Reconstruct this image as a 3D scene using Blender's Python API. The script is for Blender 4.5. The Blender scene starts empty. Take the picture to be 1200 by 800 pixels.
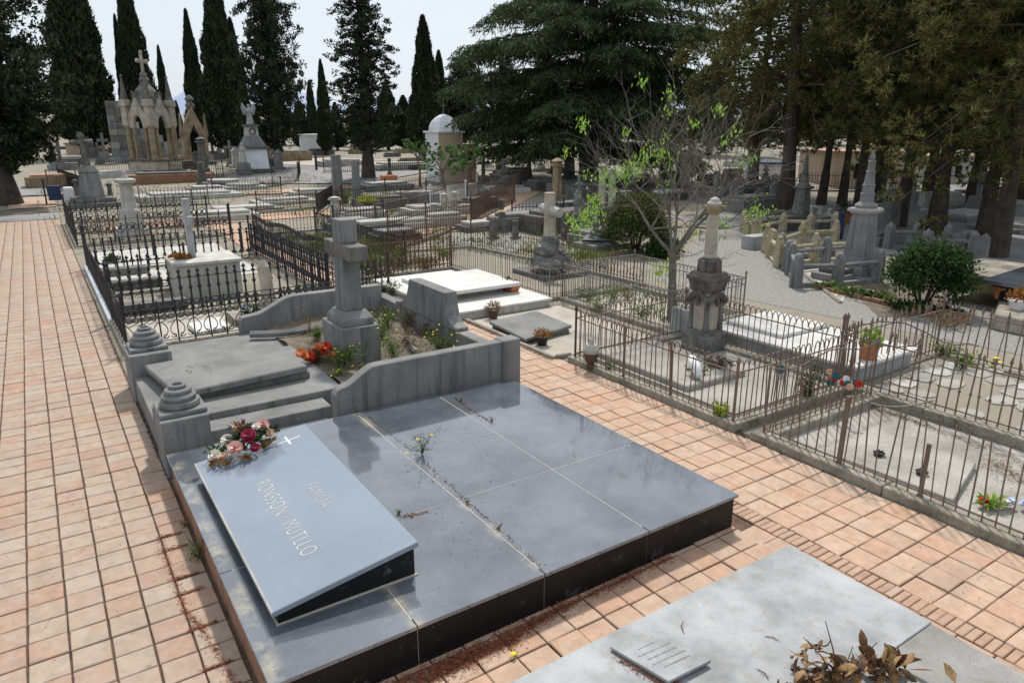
import bpy, bmesh, math, random
import numpy as np
from mathutils import Matrix, Vector
S = bpy.context.scene
COL = S.collection
random.seed(7); RNG = np.random.default_rng(7)

# ------------------------------------------------------------------ camera, sky, sun, exposure
F = 832.0; PITCH = math.atan(249/832.0); YAW = math.atan(575/868.5); H = 4.0
SY, CY = math.sin(YAW), math.cos(YAW)
FW = np.array([SY*math.cos(PITCH), CY*math.cos(PITCH), -math.sin(PITCH)])
RT = np.array([CY, -SY, 0.0]); UP = np.cross(RT, FW); CAM = np.array([0, 0, H])
cd = bpy.data.cameras.new('camera'); cam = bpy.data.objects.new('camera', cd); COL.objects.link(cam)
cd.sensor_width = 36; cd.lens = 36*F/1200; cd.clip_start = 0.05; cd.clip_end = 4000
cam.matrix_world = Matrix(((RT[0], UP[0], -FW[0], 0), (RT[1], UP[1], -FW[1], 0), (RT[2], UP[2], -FW[2], H), (0, 0, 0, 1)))
S.camera = cam

SUN_EL, SUN_AZ = math.radians(56), math.radians(36)      # azimuth measured from +Y towards +X
w = bpy.data.worlds.new('World'); S.world = w; w.use_nodes = True
nt = w.node_tree; bg = nt.nodes['Background']
sky = nt.nodes.new('ShaderNodeTexSky'); sky.sky_type = 'NISHITA'; sky.sun_disc = False
sky.sun_elevation = SUN_EL; sky.sun_rotation = SUN_AZ
sky.air_density = 1.0; sky.dust_density = 3.0; sky.ozone_density = 1.0; sky.altitude = 100
# thin high cloud: soft white veil with broad streaks
tc = nt.nodes.new('ShaderNodeTexCoord'); mp = nt.nodes.new('ShaderNodeMapping'); mp.inputs['Scale'].default_value = (1.2, 1.2, 4.0)
nz = nt.nodes.new('ShaderNodeTexNoise'); nz.inputs['Scale'].default_value = 1.6; nz.inputs['Detail'].default_value = 5
rp = nt.nodes.new('ShaderNodeMapRange'); rp.inputs[1].default_value = .3; rp.inputs[2].default_value = .7; rp.inputs[3].default_value = .72; rp.inputs[4].default_value = .95
mx = nt.nodes.new('ShaderNodeMix'); mx.data_type = 'RGBA'
nt.links.new(tc.outputs['Generated'], mp.inputs[0]); nt.links.new(mp.outputs[0], nz.inputs['Vector'])
nt.links.new(nz.outputs[0], rp.inputs[0]); nt.links.new(rp.outputs[0], mx.inputs['Factor'])
nt.links.new(sky.outputs[0], mx.inputs['A']); mx.inputs['B'].default_value = (8.5, 9.2, 10.0, 1)
nt.links.new(mx.outputs['Result'], bg.inputs['Color']); bg.inputs['Strength'].default_value = 0.092

sl = bpy.data.lights.new('sun', 'SUN'); sl.energy = 3.5; sl.angle = math.radians(3.5); sl.color = (1, .95, .88)
so = bpy.data.objects.new('sun', sl); COL.objects.link(so)
sd = Vector((math.sin(SUN_AZ)*math.cos(SUN_EL), math.cos(SUN_AZ)*math.cos(SUN_EL), math.sin(SUN_EL)))
so.rotation_euler = sd.to_track_quat('Z', 'Y').to_euler(); so.location = (0, 0, 30)
S.view_settings.view_transform = 'Standard'; S.view_settings.look = 'None'; S.view_settings.gamma = 1
S.view_settings.exposure = 0.12
S.cycles.max_bounces = 5; S.cycles.transparent_max_bounces = 6

# ------------------------------------------------------------------ measuring: photo pixel (1200 wide) -> place
def ray(px, py): return FW + RT*(px-600)/F - UP*(py-400)/F
def G(px, py, z=0.0):
    d = ray(px, py); return CAM + d*((z-H)/d[2])
def gz(x, y):                                            # the ground: level here, rising gently far away
    k = x*SY + y*CY - 34.0
    return 0.022*(k if k > 12 else 3.0*math.log1p(math.exp(k/3.0)) if k > -30 else 0.0)
def GG(px, py):
    lo, hi = 2.0, 900.0; d = ray(px, py); d = d/math.hypot(d[0], d[1])
    for _ in range(60):
        m = (lo+hi)/2; q = CAM + d*m
        if q[2] > gz(q[0], q[1]): lo = m
        else: hi = m
    q = CAM + d*lo; q[2] = gz(q[0], q[1]); return q
def PJ(x, y, z):
    v = np.array([x, y, z])-CAM; k = v@FW
    return (600+F*(v@RT)/k, 400-F*(v@UP)/k) if k > .1 else (-9999, -9999)
def ppm(p):                                              # photo pixels per metre of height at a point
    return PJ(p[0], p[1], p[2])[1]-PJ(p[0], p[1], p[2]+1)[1]

# ------------------------------------------------------------------ materials
MATS = {}
def rgba(c): return (c[0], c[1], c[2], 1.0)
class NT:
    def __init__(s, name):
        m = bpy.data.materials.new(name); m.use_nodes = True; s.m = m; s.t = m.node_tree
        s.b = s.t.nodes['Principled BSDF']; s.out = s.t.nodes['Material Output']; MATS[name] = m
    def n(s, kind, **kw):
        x = s.t.nodes.new('ShaderNode'+kind)
        for k, v in kw.items():
            if k.startswith('i_'): x.inputs[int(k[2:]) if k[2:].isdigit() else k[2:].replace('_', ' ')].default_value = v
            else: setattr(x, k, v)
        return x
    def l(s, a, b): s.t.links.new(a, b)
    def coord(s, obj=False): return s.n('TexCoord').outputs['Object'] if obj else s.n('NewGeometry').outputs['Position']
    def noise(s, co, scale, detail=4, rough=.55, stretch=None):
        if stretch:
            mp_ = s.n('Mapping'); mp_.inputs['Scale'].default_value = stretch; s.l(co, mp_.inputs[0]); co = mp_.outputs[0]
        x = s.n('TexNoise', i_Scale=scale, i_Detail=detail, i_Roughness=rough); s.l(co, x.inputs['Vector']); return x.outputs[0]
    def ramp(s, fac, stops):
        r = s.n('ValToRGB'); e = r.color_ramp.elements
        while len(e) < len(stops): e.new(.5)
        for el, (p, c) in zip(e, stops): el.position = p; el.color = rgba(c)
        s.l(fac, r.inputs[0]); return r.outputs[0]
    def mix(s, fac, a, b, mode='MIX'):
        x = s.n('Mix', data_type='RGBA', blend_type=mode)
        if isinstance(fac, (int, float)): x.inputs['Factor'].default_value = fac
        else: s.l(fac, x.inputs['Factor'])
        for k, v in (('A', a), ('B', b)):
            if isinstance(v, tuple): x.inputs[k].default_value = rgba(v)
            else: s.l(v, x.inputs[k])
        return x.outputs['Result']
    def rng(s, v, a, b, c=0., d=1.):
        x = s.n('MapRange'); s.l(v, x.inputs[0])
        for i, q in zip((1, 2, 3, 4), (a, b, c, d)): x.inputs[i].default_value = q
        return x.outputs[0]
    def bump(s, h, strength=.3, dist=.01):
        x = s.n('Bump', i_Strength=strength, i_Distance=dist); s.l(h, x.inputs['Height']); s.l(x.outputs[0], s.b.inputs['Normal'])
    def done(s, col, rough=.8, spec=.3):
        if isinstance(col, tuple): s.b.inputs['Base Color'].default_value = rgba(col)
        else: s.l(col, s.b.inputs['Base Color'])
        if isinstance(rough, (int, float)): s.b.inputs['Roughness'].default_value = rough
        else: s.l(rough, s.b.inputs['Roughness'])
        s.b.inputs['Specular IOR Level'].default_value = spec; return s.m

def stone(name, c1, c2, c3=None, scale=2.5, streak=0.0, rough=.85, bump=.35, fine=60, lichen=None, spots=.0):
    k = NT(name); co = k.coord()
    a = k.noise(co, scale, 6, .65); col = k.ramp(a, [(.3, c1), (.52, c2), (.72, c3 or c2)])
    g = k.noise(co, fine, 3, .7); col = k.mix(.35, col, k.ramp(g, [(.3, (.25, .25, .25)), (.7, (.85, .85, .85))]), 'OVERLAY')
    if streak:
        st = k.noise(co, 9, 4, .6, (1, 1, .07)); nv = k.n('SeparateXYZ'); k.l(k.n('NewGeometry').outputs['True Normal'], nv.inputs[0]); ab = k.n('Math', operation='ABSOLUTE'); k.l(nv.outputs[2], ab.inputs[0]); vm = k.n('Math', operation='MULTIPLY'); k.l(k.rng(st, .5, .72, 0, streak), vm.inputs[0]); k.l(k.rng(ab.outputs[0], .5, .8, 1, 0), vm.inputs[1])   # rain streaks run down upright faces only
        col = k.mix(vm.outputs[0], col, (c1[0]*.45, c1[1]*.45, c1[2]*.45))
    if lichen:
        li = k.noise(co, 7, 5, .7); col = k.mix(k.rng(li, .56, .70, 0, .7), col, lichen)
    if spots:
        sp = k.noise(co, 26, 4, .8); col = k.mix(k.rng(sp, .56, .66, 0, spots), col, (c1[0]*.3, c1[1]*.3, c1[2]*.3))
    k.bump(k.noise(co, fine*.6, 5, .7), bump, .01)
    return k.done(col, rough, .25)

def plain(name, c, rough=.6, var=.25, scale=20, metal=0., spec=.3, bump=.0):
    k = NT(name); co = k.coord(); a = k.noise(co, scale, 4, .6)
    col = k.ramp(a, [(.3, tuple(q*(1-var) for q in c)), (.7, tuple(min(1, q*(1+var)) for q in c))])
    if bump: k.bump(k.noise(co, scale*4, 4), bump, .005)
    k.b.inputs['Metallic'].default_value = metal
    return k.done(col, rough, spec)

def iron(name, c, rust, amt, rough=.6):
    k = NT(name); co = k.coord(); a = k.noise(co, 14, 6, .7)
    col = k.mix(k.rng(a, .62-amt*.45, .78-amt*.45), c, k.ramp(k.noise(co, 70, 3), [(.3, tuple(q*.55 for q in rust)), (.7, rust)]))
    k.bump(k.noise(co, 120, 3), .4, .004); return k.done(col, rough, .35)

def foliage(name, c1, c2, trans=.25, scale=.6):
    k = NT(name); co = k.coord(); r = k.n('NewGeometry').outputs['Random Per Island']
    a = k.mix(.55, k.noise(co, scale, 3, .6), r); 
    col = k.ramp(a, [(.3, c1), (.7, c2)])
    k.done(col, .75, .12)
    tr = k.n('BsdfTranslucent'); k.l(col, tr.inputs[0]); ms = k.n('MixShader'); ms.inputs[0].default_value = trans
    k.l(k.b.outputs[0], ms.inputs[1]); k.l(tr.outputs[0], ms.inputs[2]); k.l(ms.outputs[0], k.out.inputs[0]); return k.m

def tile_mat(name, stops, joint=.0):
    k = NT(name); co = k.coord(); oi = k.n('ObjectInfo').outputs['Random']; ri = k.n('NewGeometry').outputs['Random Per Island']
    ad = k.n('Math', operation='ADD'); k.l(oi, ad.inputs[0]); k.l(ri, ad.inputs[1])
    fr = k.n('Math', operation='FRACT'); k.l(ad.outputs[0], fr.inputs[0])
    big = k.noise(co, .7, 3, .6); v = k.mix(.3, fr.outputs[0], big)
    col = k.ramp(v, stops)
    m1 = k.noise(co, 9, 5, .7); col = k.mix(.42, col, k.ramp(m1, [(.3, (.32, .30, .28)), (.7, (.72, .70, .68))]), 'OVERLAY')
    m2 = k.noise(co, 3.1, 6, .7); col = k.mix(k.rng(m2, .52, .72, 0, .5), col, (.42, .37, .30))
    m6 = k.noise(co, 5.2, 4, .65); col = k.mix(k.rng(m6, .58, .72, 0, .5), col, (.50, .26, .14))
    m3 = k.noise(co, 38, 4, .75); col = k.mix(k.rng(m3, .62, .7, 0, .5), col, (.22, .15, .11))
    m4 = k.noise(co, 1.3, 6, .75); col = k.mix(k.rng(m4, .52, .70, 0, .55), col, (.27, .22, .175))
    m5 = k.noise(co, 6.5, 5, .7); col = k.mix(k.rng(m5, .60, .68, 0, .45), col, (.36, .345, .31))
    k.bump(k.noise(co, 90, 4, .7), .25, .006); return k.done(col, .8, .25)

TERRA = [(.08, (0.352, 0.256, 0.200)), (.3, (0.361, 0.291, 0.229)), (.5, (0.352, 0.239, 0.183)), (.72, (0.369, 0.308, 0.246)), (.93, (0.352, 0.198, 0.129))]
PINKT = [(.08, (0.435, 0.302, 0.223)), (.35, (0.462, 0.339, 0.252)), (.6, (0.443, 0.283, 0.199)), (.8, (0.443, 0.316, 0.233)), (.95, (0.443, 0.226, 0.129))]
tile_mat('path_tile', TERRA); tile_mat('plaza_tile', PINKT)
tile_mat('soldier_brick', [(.1, (.38, .255, .185)), (.5, (.43, .30, .22)), (.9, (.34, .21, .15))])
stone('mortar', (.06, .04, .028), (.125, .08, .055), scale=5)
stone('dirt', (.16, .145, .115), (.25, .225, .18), (.21, .20, .145), scale=.5, bump=.8, fine=40)
stone('gravel', (.14, .135, .125), (.25, .24, .225), (.33, .32, .30), scale=16, bump=1.0, fine=28, spots=.6)
stone('asphalt', (.17, .17, .17), (.24, .235, .23), (.28, .27, .27), scale=.6, fine=50)
stone('pale_pavement', (.31, .28, .23), (.42, .385, .33), (.38, .36, .315), scale=1.3, fine=40)
stone('grey_stone', (.135, .135, .132), (.195, .194, .19), (.245, .243, .235), scale=1.6, streak=.8, fine=90)
stone('dark_stone', (.075, .073, .068), (.14, .135, .125), (.21, .20, .185), scale=3, streak=.6, fine=60, spots=.5)
stone('rock', (.07, .07, .066), (.16, .155, .145), (.27, .26, .24), scale=3.5, bump=1.0, fine=25, spots=.6)
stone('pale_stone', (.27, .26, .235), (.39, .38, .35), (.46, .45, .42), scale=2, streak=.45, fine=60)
stone('column_stone', (.24, .215, .175), (.38, .34, .28), (.46, .42, .36), scale=2.5, streak=.3, fine=60)
stone('ochre_stone', (.12, .10, .07), (.27, .215, .135), (.36, .31, .23), scale=1.2, streak=.7, fine=50)
stone('soot_stone', (.055, .052, .047), (.11, .10, .088), (.20, .18, .15), scale=4, streak=.4, fine=50, spots=.4, bump=.6)
stone('white_marble', (.47, .455, .42), (.59, .58, .55), (.65, .64, .61), scale=1.6, streak=.2, rough=.5, bump=.1, fine=50)
stone('stained_marble', (.30, .285, .25), (.45, .435, .40), (.54, .53, .49), scale=3.0, streak=.4, rough=.7, bump=.2, fine=50)
stone('slab_granite', (.185, .19, .19), (.33, .34, .343), (.42, .43, .435), scale=1.5, rough=.6, bump=.1, fine=130, spots=.15, lichen=(.27, .25, .20))
stone('worn_granite', (.19, .185, .17), (.27, .265, .25), (.34, .335, .32), scale=2, rough=.7, bump=.1, fine=110, spots=.2)
stone('pale_blue_stone', (.50, .52, .55), (.62, .64, .67), scale=1.5, fine=40)
stone('old_concrete', (.21, .195, .165), (.33, .31, .275), (.41, .39, .35), scale=1.1, fine=45, spots=.25)
stone('kerb_stone', (.15, .135, .105), (.28, .255, .205), (.38, .355, .30), scale=3, fine=45, spots=.5, bump=.7, streak=.3)
stone('yellow_stone', (.25, .22, .14), (.40, .35, .23), (.46, .42, .32), scale=4, streak=.4, fine=50)
stone('yellow_lichen_stone', (.20, .18, .09), (.30, .26, .11), (.26, .24, .17), scale=2, fine=40)
stone('pale_render', (.62, .63, .66), (.74, .75, .78), scale=1, fine=30, streak=.2)
stone('ochre_render', (.42, .33, .24), (.55, .44, .33), (.60, .50, .39), scale=.8, fine=30, streak=.3)
stone('roof_tile', (.30, .17, .11), (.42, .26, .18), scale=4)
stone('brick_red', (.16, .085, .06), (.27, .15, .10), scale=5, fine=40, spots=.4)
stone('bark_dark', (.028, .024, .02), (.06, .05, .042), (.085, .075, .06), scale=3, bump=1.0, fine=18, streak=.5)
stone('bark_grey', (.085, .075, .062), (.155, .14, .118), (.21, .19, .16), scale=5, bump=.8, fine=40, streak=.3)
stone('soil', (.075, .06, .045), (.145, .12, .09), (.20, .17, .13), scale=4, bump=1., fine=35)
iron('black_iron', (.022, .022, .025), (.09, .06, .045), .1); iron('rusty_iron', (.17, .145, .125), (.21, .13, .095), .5)
iron('grey_iron', (.18, .175, .165), (.17, .10, .07), .3); iron('brown_iron', (.085, .06, .05), (.17, .085, .055), .6)
iron('blue_iron', (.05, .06, .10), (.09, .06, .045), .05); iron('white_iron', (.55, .56, .58), (.3, .2, .15), .15)
plain('terracotta', (.46, .17, .075), .75, .2, 12, bump=.2); plain('black_plastic', (.02, .02, .022), .4)
plain('white_plastic', (.7, .7, .68), .5, .08); plain('blue_bin', (.025, .04, .09), .5); plain('brown_pot', (.10, .06, .045), .7)
plain('petal_white', (.75, .68, .60), .7, .12, 60); plain('petal_pink', (.68, .40, .34), .7, .2, 60); plain('petal_red', (.26, .012, .05), .7, .3, 60)
plain('petal_scarlet', (.55, .035, .02), .7, .3, 60); plain('petal_yellow', (.70, .55, .03), .7, .15, 60); plain('petal_orange', (.55, .17, .05), .7, .25, 60)
plain('petal_peach', (.70, .46, .32), .7, .2, 60); plain('petal_lilac', (.55, .38, .6), .7, .2, 60); plain('petal_blue', (.50, .58, .75), .7, .2, 60)
plain('dry_leaf', (.135, .065, .028), .7, .5, 25); plain('dry_leaf_pale', (.30, .19, .085), .7, .4, 25); plain('dry_stem', (.09, .06, .04), .8)
plain('gold_leaf', (.24, .14, .055), .6, .4, 30); plain('needle_litter', (.25, .085, .045), .85, .5, 30); plain('white_paint', (.78, .78, .78), .5, .04)
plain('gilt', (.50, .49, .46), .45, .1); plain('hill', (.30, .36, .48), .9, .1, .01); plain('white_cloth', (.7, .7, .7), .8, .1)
plain('teal_cloth', (.03, .16, .19), .7, .3, 50); plain('dark_void', (.012, .012, .012), .9, .2)
foliage('cypress_leaf', (.013, .020, .012), (.052, .072, .036), .16); foliage('dark_leaf', (.014, .020, .012), (.056, .072, .038), .18)
foliage('cedar_leaf', (.020, .034, .017), (.10, .135, .058), .28, .35); foliage('pine_leaf', (.045, .052, .018), (.175, .18, .062), .38, .3)
foliage('pine_leaf_dark', (.020, .025, .013), (.085, .092, .038), .3, .3)
foliage('box_leaf', (.035, .045, .016), (.15, .165, .06), .25, 3); foliage('bush_leaf', (.016, .036, .013), (.065, .115, .036), .28, 2.5)
foliage('fresh_leaf', (.20, .36, .05), (.38, .56, .13), .45, 3); foliage('weed_leaf', (.06, .10, .025), (.20, .26, .08), .35, 6)
foliage('grass_leaf', (.08, .13, .03), (.20, .27, .08), .35, 3); foliage('dry_plant', (.16, .11, .06), (.30, .22, .12), .2, 8)
foliage('yellow_green_leaf', (.20, .28, .03), (.42, .50, .08), .4, 6); foliage('rust_leaf', (.20, .08, .02), (.40, .20, .06), .3, 8)
foliage('purple_leaf', (.06, .03, .03), (.14, .08, .06), .2, 8); foliage('fig_leaf', (.03, .07, .02), (.10, .18, .05), .3, 6)

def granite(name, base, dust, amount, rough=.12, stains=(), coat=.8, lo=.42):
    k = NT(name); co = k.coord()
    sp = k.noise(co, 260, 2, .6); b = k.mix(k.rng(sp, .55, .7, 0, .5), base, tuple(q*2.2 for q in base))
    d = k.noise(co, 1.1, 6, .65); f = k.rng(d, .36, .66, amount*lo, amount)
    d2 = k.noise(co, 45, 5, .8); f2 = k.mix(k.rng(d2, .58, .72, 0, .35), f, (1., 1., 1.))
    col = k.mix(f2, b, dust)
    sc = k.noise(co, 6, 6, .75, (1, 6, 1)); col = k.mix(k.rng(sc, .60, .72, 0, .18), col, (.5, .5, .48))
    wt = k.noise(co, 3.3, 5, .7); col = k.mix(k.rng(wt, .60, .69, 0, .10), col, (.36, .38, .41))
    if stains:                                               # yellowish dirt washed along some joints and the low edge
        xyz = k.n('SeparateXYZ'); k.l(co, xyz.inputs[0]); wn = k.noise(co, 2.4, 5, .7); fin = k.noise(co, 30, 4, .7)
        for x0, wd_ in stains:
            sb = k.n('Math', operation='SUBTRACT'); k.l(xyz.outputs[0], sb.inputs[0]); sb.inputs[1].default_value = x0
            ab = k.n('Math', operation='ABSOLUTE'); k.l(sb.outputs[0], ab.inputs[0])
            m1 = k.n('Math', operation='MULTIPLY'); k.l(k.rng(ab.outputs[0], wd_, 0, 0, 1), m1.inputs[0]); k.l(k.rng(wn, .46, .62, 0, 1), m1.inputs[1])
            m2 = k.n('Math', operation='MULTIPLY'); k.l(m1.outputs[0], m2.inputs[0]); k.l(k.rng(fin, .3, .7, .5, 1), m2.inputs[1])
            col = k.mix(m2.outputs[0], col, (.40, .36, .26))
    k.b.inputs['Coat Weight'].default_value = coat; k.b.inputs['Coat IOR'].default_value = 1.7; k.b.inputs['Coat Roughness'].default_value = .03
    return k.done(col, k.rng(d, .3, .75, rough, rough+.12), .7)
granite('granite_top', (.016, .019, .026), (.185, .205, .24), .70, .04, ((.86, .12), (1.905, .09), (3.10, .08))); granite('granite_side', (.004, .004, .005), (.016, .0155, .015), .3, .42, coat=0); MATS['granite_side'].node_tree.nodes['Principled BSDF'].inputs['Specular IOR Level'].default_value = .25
granite('granite_lid', (.06, .075, .10), (.255, .295, .355), .86, .14, coat=.3, lo=.82); granite('granite_far', (.03, .035, .045), (.17, .19, .23), .55, .12)
# ------------------------------------------------------------------ mesh helpers
ORG = {}
def org(o): return ORG.get(o.name, (0., 0., 0.)) if o is not None else (0., 0., 0.)
class MB:
    def __init__(s): s.v = []; s.f = []; s.mi = []; s.cur = 0
    def add(s, vs, fs):
        n = len(s.v); s.v += [tuple(map(float, q)) for q in vs]
        for f in fs: s.f.append(tuple(n+i for i in f)); s.mi.append(s.cur)
        return s
    def box(s, x0, x1, y0, y1, z0, z1):
        return s.add([(x0, y0, z0), (x1, y0, z0), (x1, y1, z0), (x0, y1, z0), (x0, y0, z1), (x1, y0, z1), (x1, y1, z1), (x0, y1, z1)],
                     [(3, 2, 1, 0), (4, 5, 6, 7), (0, 1, 5, 4), (1, 2, 6, 5), (2, 3, 7, 6), (3, 0, 4, 7)])
    def frus(s, cx, cy, z0, z1, a0, b0, a1, b1):             # tapered block, full widths a (x) and b (y)
        v = []
        for z, a, b in ((z0, a0/2, b0/2), (z1, a1/2, b1/2)): v += [(cx-a, cy-b, z), (cx+a, cy-b, z), (cx+a, cy+b, z), (cx-a, cy+b, z)]
        return s.add(v, [(3, 2, 1, 0), (4, 5, 6, 7), (0, 1, 5, 4), (1, 2, 6, 5), (2, 3, 7, 6), (3, 0, 4, 7)])
    def hexa(s, bot, top):                                   # two quads, counter-clockwise from above
        return s.add(list(bot)+list(top), [(3, 2, 1, 0), (4, 5, 6, 7), (0, 1, 5, 4), (1, 2, 6, 5), (2, 3, 7, 6), (3, 0, 4, 7)])
    def prism(s, poly, axis, a, b):                          # polygon in the plane across `axis`, swept from a to b
        def pt(u, v, w_): return {'x': (w_, u, v), 'y': (u, w_, v), 'z': (u, v, w_)}[axis]
        n = len(poly); vs = [pt(u, v, a) for u, v in poly]+[pt(u, v, b) for u, v in poly]
        fs = [tuple(range(n))[::-1], tuple(range(n, 2*n))]+[(i, (i+1) % n, n+(i+1) % n, n+i) for i in range(n)]
        return s.add(vs, fs)
    def lathe(s, prof, cx=0, cy=0, n=14):
        vs = []; fs = []
        for r, z in prof:
            for i in range(n): a = 2*math.pi*i/n; vs.append((cx+r*math.cos(a), cy+r*math.sin(a), z))
        for k in range(len(prof)-1):
            for i in range(n): j = (i+1) % n; fs.append((k*n+i, k*n+j, (k+1)*n+j, (k+1)*n+i))
        fs.append(tuple(range(n))[::-1]); fs.append(tuple((len(prof)-1)*n+i for i in range(n))); return s.add(vs, fs)
    def tube(s, pts, r, n=6):
        pts = [Vector(p) for p in pts]; m = len(pts); rs = r if isinstance(r, (list, tuple)) else [r]*m; vs = []; fs = []
        ref = None
        for k in range(m):
            d = (pts[min(k+1, m-1)]-pts[max(k-1, 0)])
            d = d.normalized() if d.length > 1e-9 else Vector((0, 0, 1))
            if ref is None: ref = d.orthogonal().normalized()
            u = (ref-d*ref.dot(d)); u = u.normalized() if u.length > 1e-6 else d.orthogonal().normalized(); ref = u; q = d.cross(u)
            for i in range(n):
                a = 2*math.pi*i/n; vs.append(pts[k]+(u*math.cos(a)+q*math.sin(a))*rs[k])
        for k in range(m-1):
            for i in range(n): j = (i+1) % n; fs.append((k*n+i, k*n+j, (k+1)*n+j, (k+1)*n+i))
        fs.append(tuple(range(n))[::-1]); fs.append(tuple((m-1)*n+i for i in range(n))); return s.add(vs, fs)
    def blob(s, c, r, seed=0, rough=.25, nu=10, nv=7, flat=.0):
        rr = random.Random(seed); ph = [(rr.uniform(0, 6), rr.uniform(0, 6), rr.uniform(1.5, 4)) for _ in range(4)]; vs = []; fs = []
        rx, ry, rz = r if isinstance(r, (tuple, list)) else (r, r, r)
        for j in range(nv+1):
            th = math.pi*j/nv
            for i in range(nu):
                a = 2*math.pi*i/nu; x, y, z = math.sin(th)*math.cos(a), math.sin(th)*math.sin(a), math.cos(th)
                d = 1+rough*sum(math.sin(p[2]*(x*1.3+z)+p[0])*math.cos(p[2]*(y+.5*z)+p[1]) for p in ph)/2+rr.uniform(-rough, rough)*.25*(0 < j < nv)
                vs.append((c[0]+rx*d*x, c[1]+ry*d*y, c[2]+rz*d*z))
        for j in range(nv):
            for i in range(nu): k = (i+1) % nu; fs.append((j*nu+i, (j+1)*nu+i, (j+1)*nu+k, j*nu+k))
        return s.add(vs, fs)
    def mesh(s, name, mats, o=(0, 0, 0), smooth=False):
        me = bpy.data.meshes.new(name)
        me.from_pydata([(a-o[0], b-o[1], c-o[2]) for a, b, c in s.v], [], s.f)
        for m in (mats if isinstance(mats, (list, tuple)) else [mats]): me.materials.append(MATS[m])
        if max(s.mi or [0]) > 0: me.polygons.foreach_set('material_index', s.mi)
        if smooth: me.polygons.foreach_set('use_smooth', [True]*len(me.polygons))
        me.validate(); me.update(); return me
    def build(s, name, mats, parent=None, bevel=0, smooth=False, seg=1):
        o = bpy.data.objects.new(name, s.mesh(name, mats, org(parent), smooth)); COL.objects.link(o)
        if parent is not None: o.parent = parent; ORG[o.name] = org(parent)
        if bevel:
            b = o.modifiers.new('bevel', 'BEVEL'); b.width = bevel; b.segments = seg; b.limit_method = 'ANGLE'
        return o
def tag(o, label=None, cat=None, group=None, kind=None):
    if label: o['label'] = label
    if cat: o['category'] = cat
    if group: o['group'] = group
    if kind: o['kind'] = kind
    return o
def thing(name, label, cat, loc=(0, 0, 0), group=None):
    o = bpy.data.objects.new(name, None); COL.objects.link(o); o.location = loc; o.empty_display_size = .2
    ORG[o.name] = tuple(map(float, loc)); return tag(o, label, cat, group)
def inst(name, me, parent, loc, rot=(0, 0, 0), sc=(1, 1, 1)):    # a mesh shared by alike pieces; loc in the world
    o = bpy.data.objects.new(name, me); COL.objects.link(o); p = org(parent)
    o.location = (loc[0]-p[0], loc[1]-p[1], loc[2]-p[2]); o.rotation_euler = rot; o.scale = sc; o.parent = parent; return o
KIDS = {}
def copy_tree(o, loc, rz=0., label=None, sc=None, parent=None):
    c = o.copy(); COL.objects.link(c); c.parent = parent
    if parent is None:
        c.location = loc; c.rotation_euler = (0, 0, rz); ORG[c.name] = tuple(map(float, loc))
        if sc: c.scale = sc if isinstance(sc, tuple) else (sc, sc, sc)
        if label: c['label'] = label
    for ch in list(o.children): copy_tree(ch, None, parent=c)
    return c
def npmesh(name, V, Fq, mats, mi=None):
    me = bpy.data.meshes.new(name); V = np.asarray(V, np.float32); Fq = np.asarray(Fq, np.int32); k = Fq.shape[1]
    me.vertices.add(len(V)); me.vertices.foreach_set('co', V.ravel()); me.loops.add(Fq.size); me.loops.foreach_set('vertex_index', Fq.ravel())
    me.polygons.add(len(Fq)); me.polygons.foreach_set('loop_start', np.arange(0, Fq.size, k, dtype=np.int32))
    for m in (mats if isinstance(mats, (list, tuple)) else [mats]): me.materials.append(MATS[m])
    if mi is not None: me.polygons.foreach_set('material_index', np.asarray(mi, np.int32))
    me.update(calc_edges=True); return me
def npobj(name, me, parent=None):
    o = bpy.data.objects.new(name, me); COL.objects.link(o)
    if parent is not None: o.parent = parent; ORG[o.name] = org(parent)
    return o
def leaves(Cn, D, L, W, rng=RNG):
    """diamond leaves: centres, directions, lengths, widths -> verts, quads"""
    Cn = np.asarray(Cn, float); n = len(Cn); D = np.asarray(D, float); D = D/(np.linalg.norm(D, axis=1, keepdims=True)+1e-9)
    R = rng.normal(size=(n, 3)); U = np.cross(D, R); U /= (np.linalg.norm(U, axis=1, keepdims=True)+1e-9)
    L = np.broadcast_to(np.asarray(L, float), (n,))[:, None]; W = np.broadcast_to(np.asarray(W, float), (n,))[:, None]
    N = np.cross(D, U)
    V = np.stack([Cn-D*L*.5, Cn+U*W*.5-D*L*.05+N*W*.12, Cn+D*L*.5, Cn-U*W*.5-D*L*.05+N*W*.12], 1).reshape(-1, 3)
    return V, np.arange(4*n).reshape(n, 4)
def join(parts):
    V = []; Fs = []; o = 0
    for v, f in parts: V.append(v); Fs.append(f+o); o += len(v)
    return np.concatenate(V), np.concatenate(Fs)
def sph(n, rng=RNG):
    d = rng.normal(size=(n, 3)); return d/np.linalg.norm(d, axis=1, keepdims=True)
def structure(name, mb, mat, parent=None):
    o = mb.build(name, mat, parent)
    if parent is None: o['kind'] = 'structure'
    return o
def sheet(name, poly, z, mat):
    m = MB(); m.add([(x, y, z) for x, y in poly], [tuple(range(len(poly)))]); return structure(name, m, mat)
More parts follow.
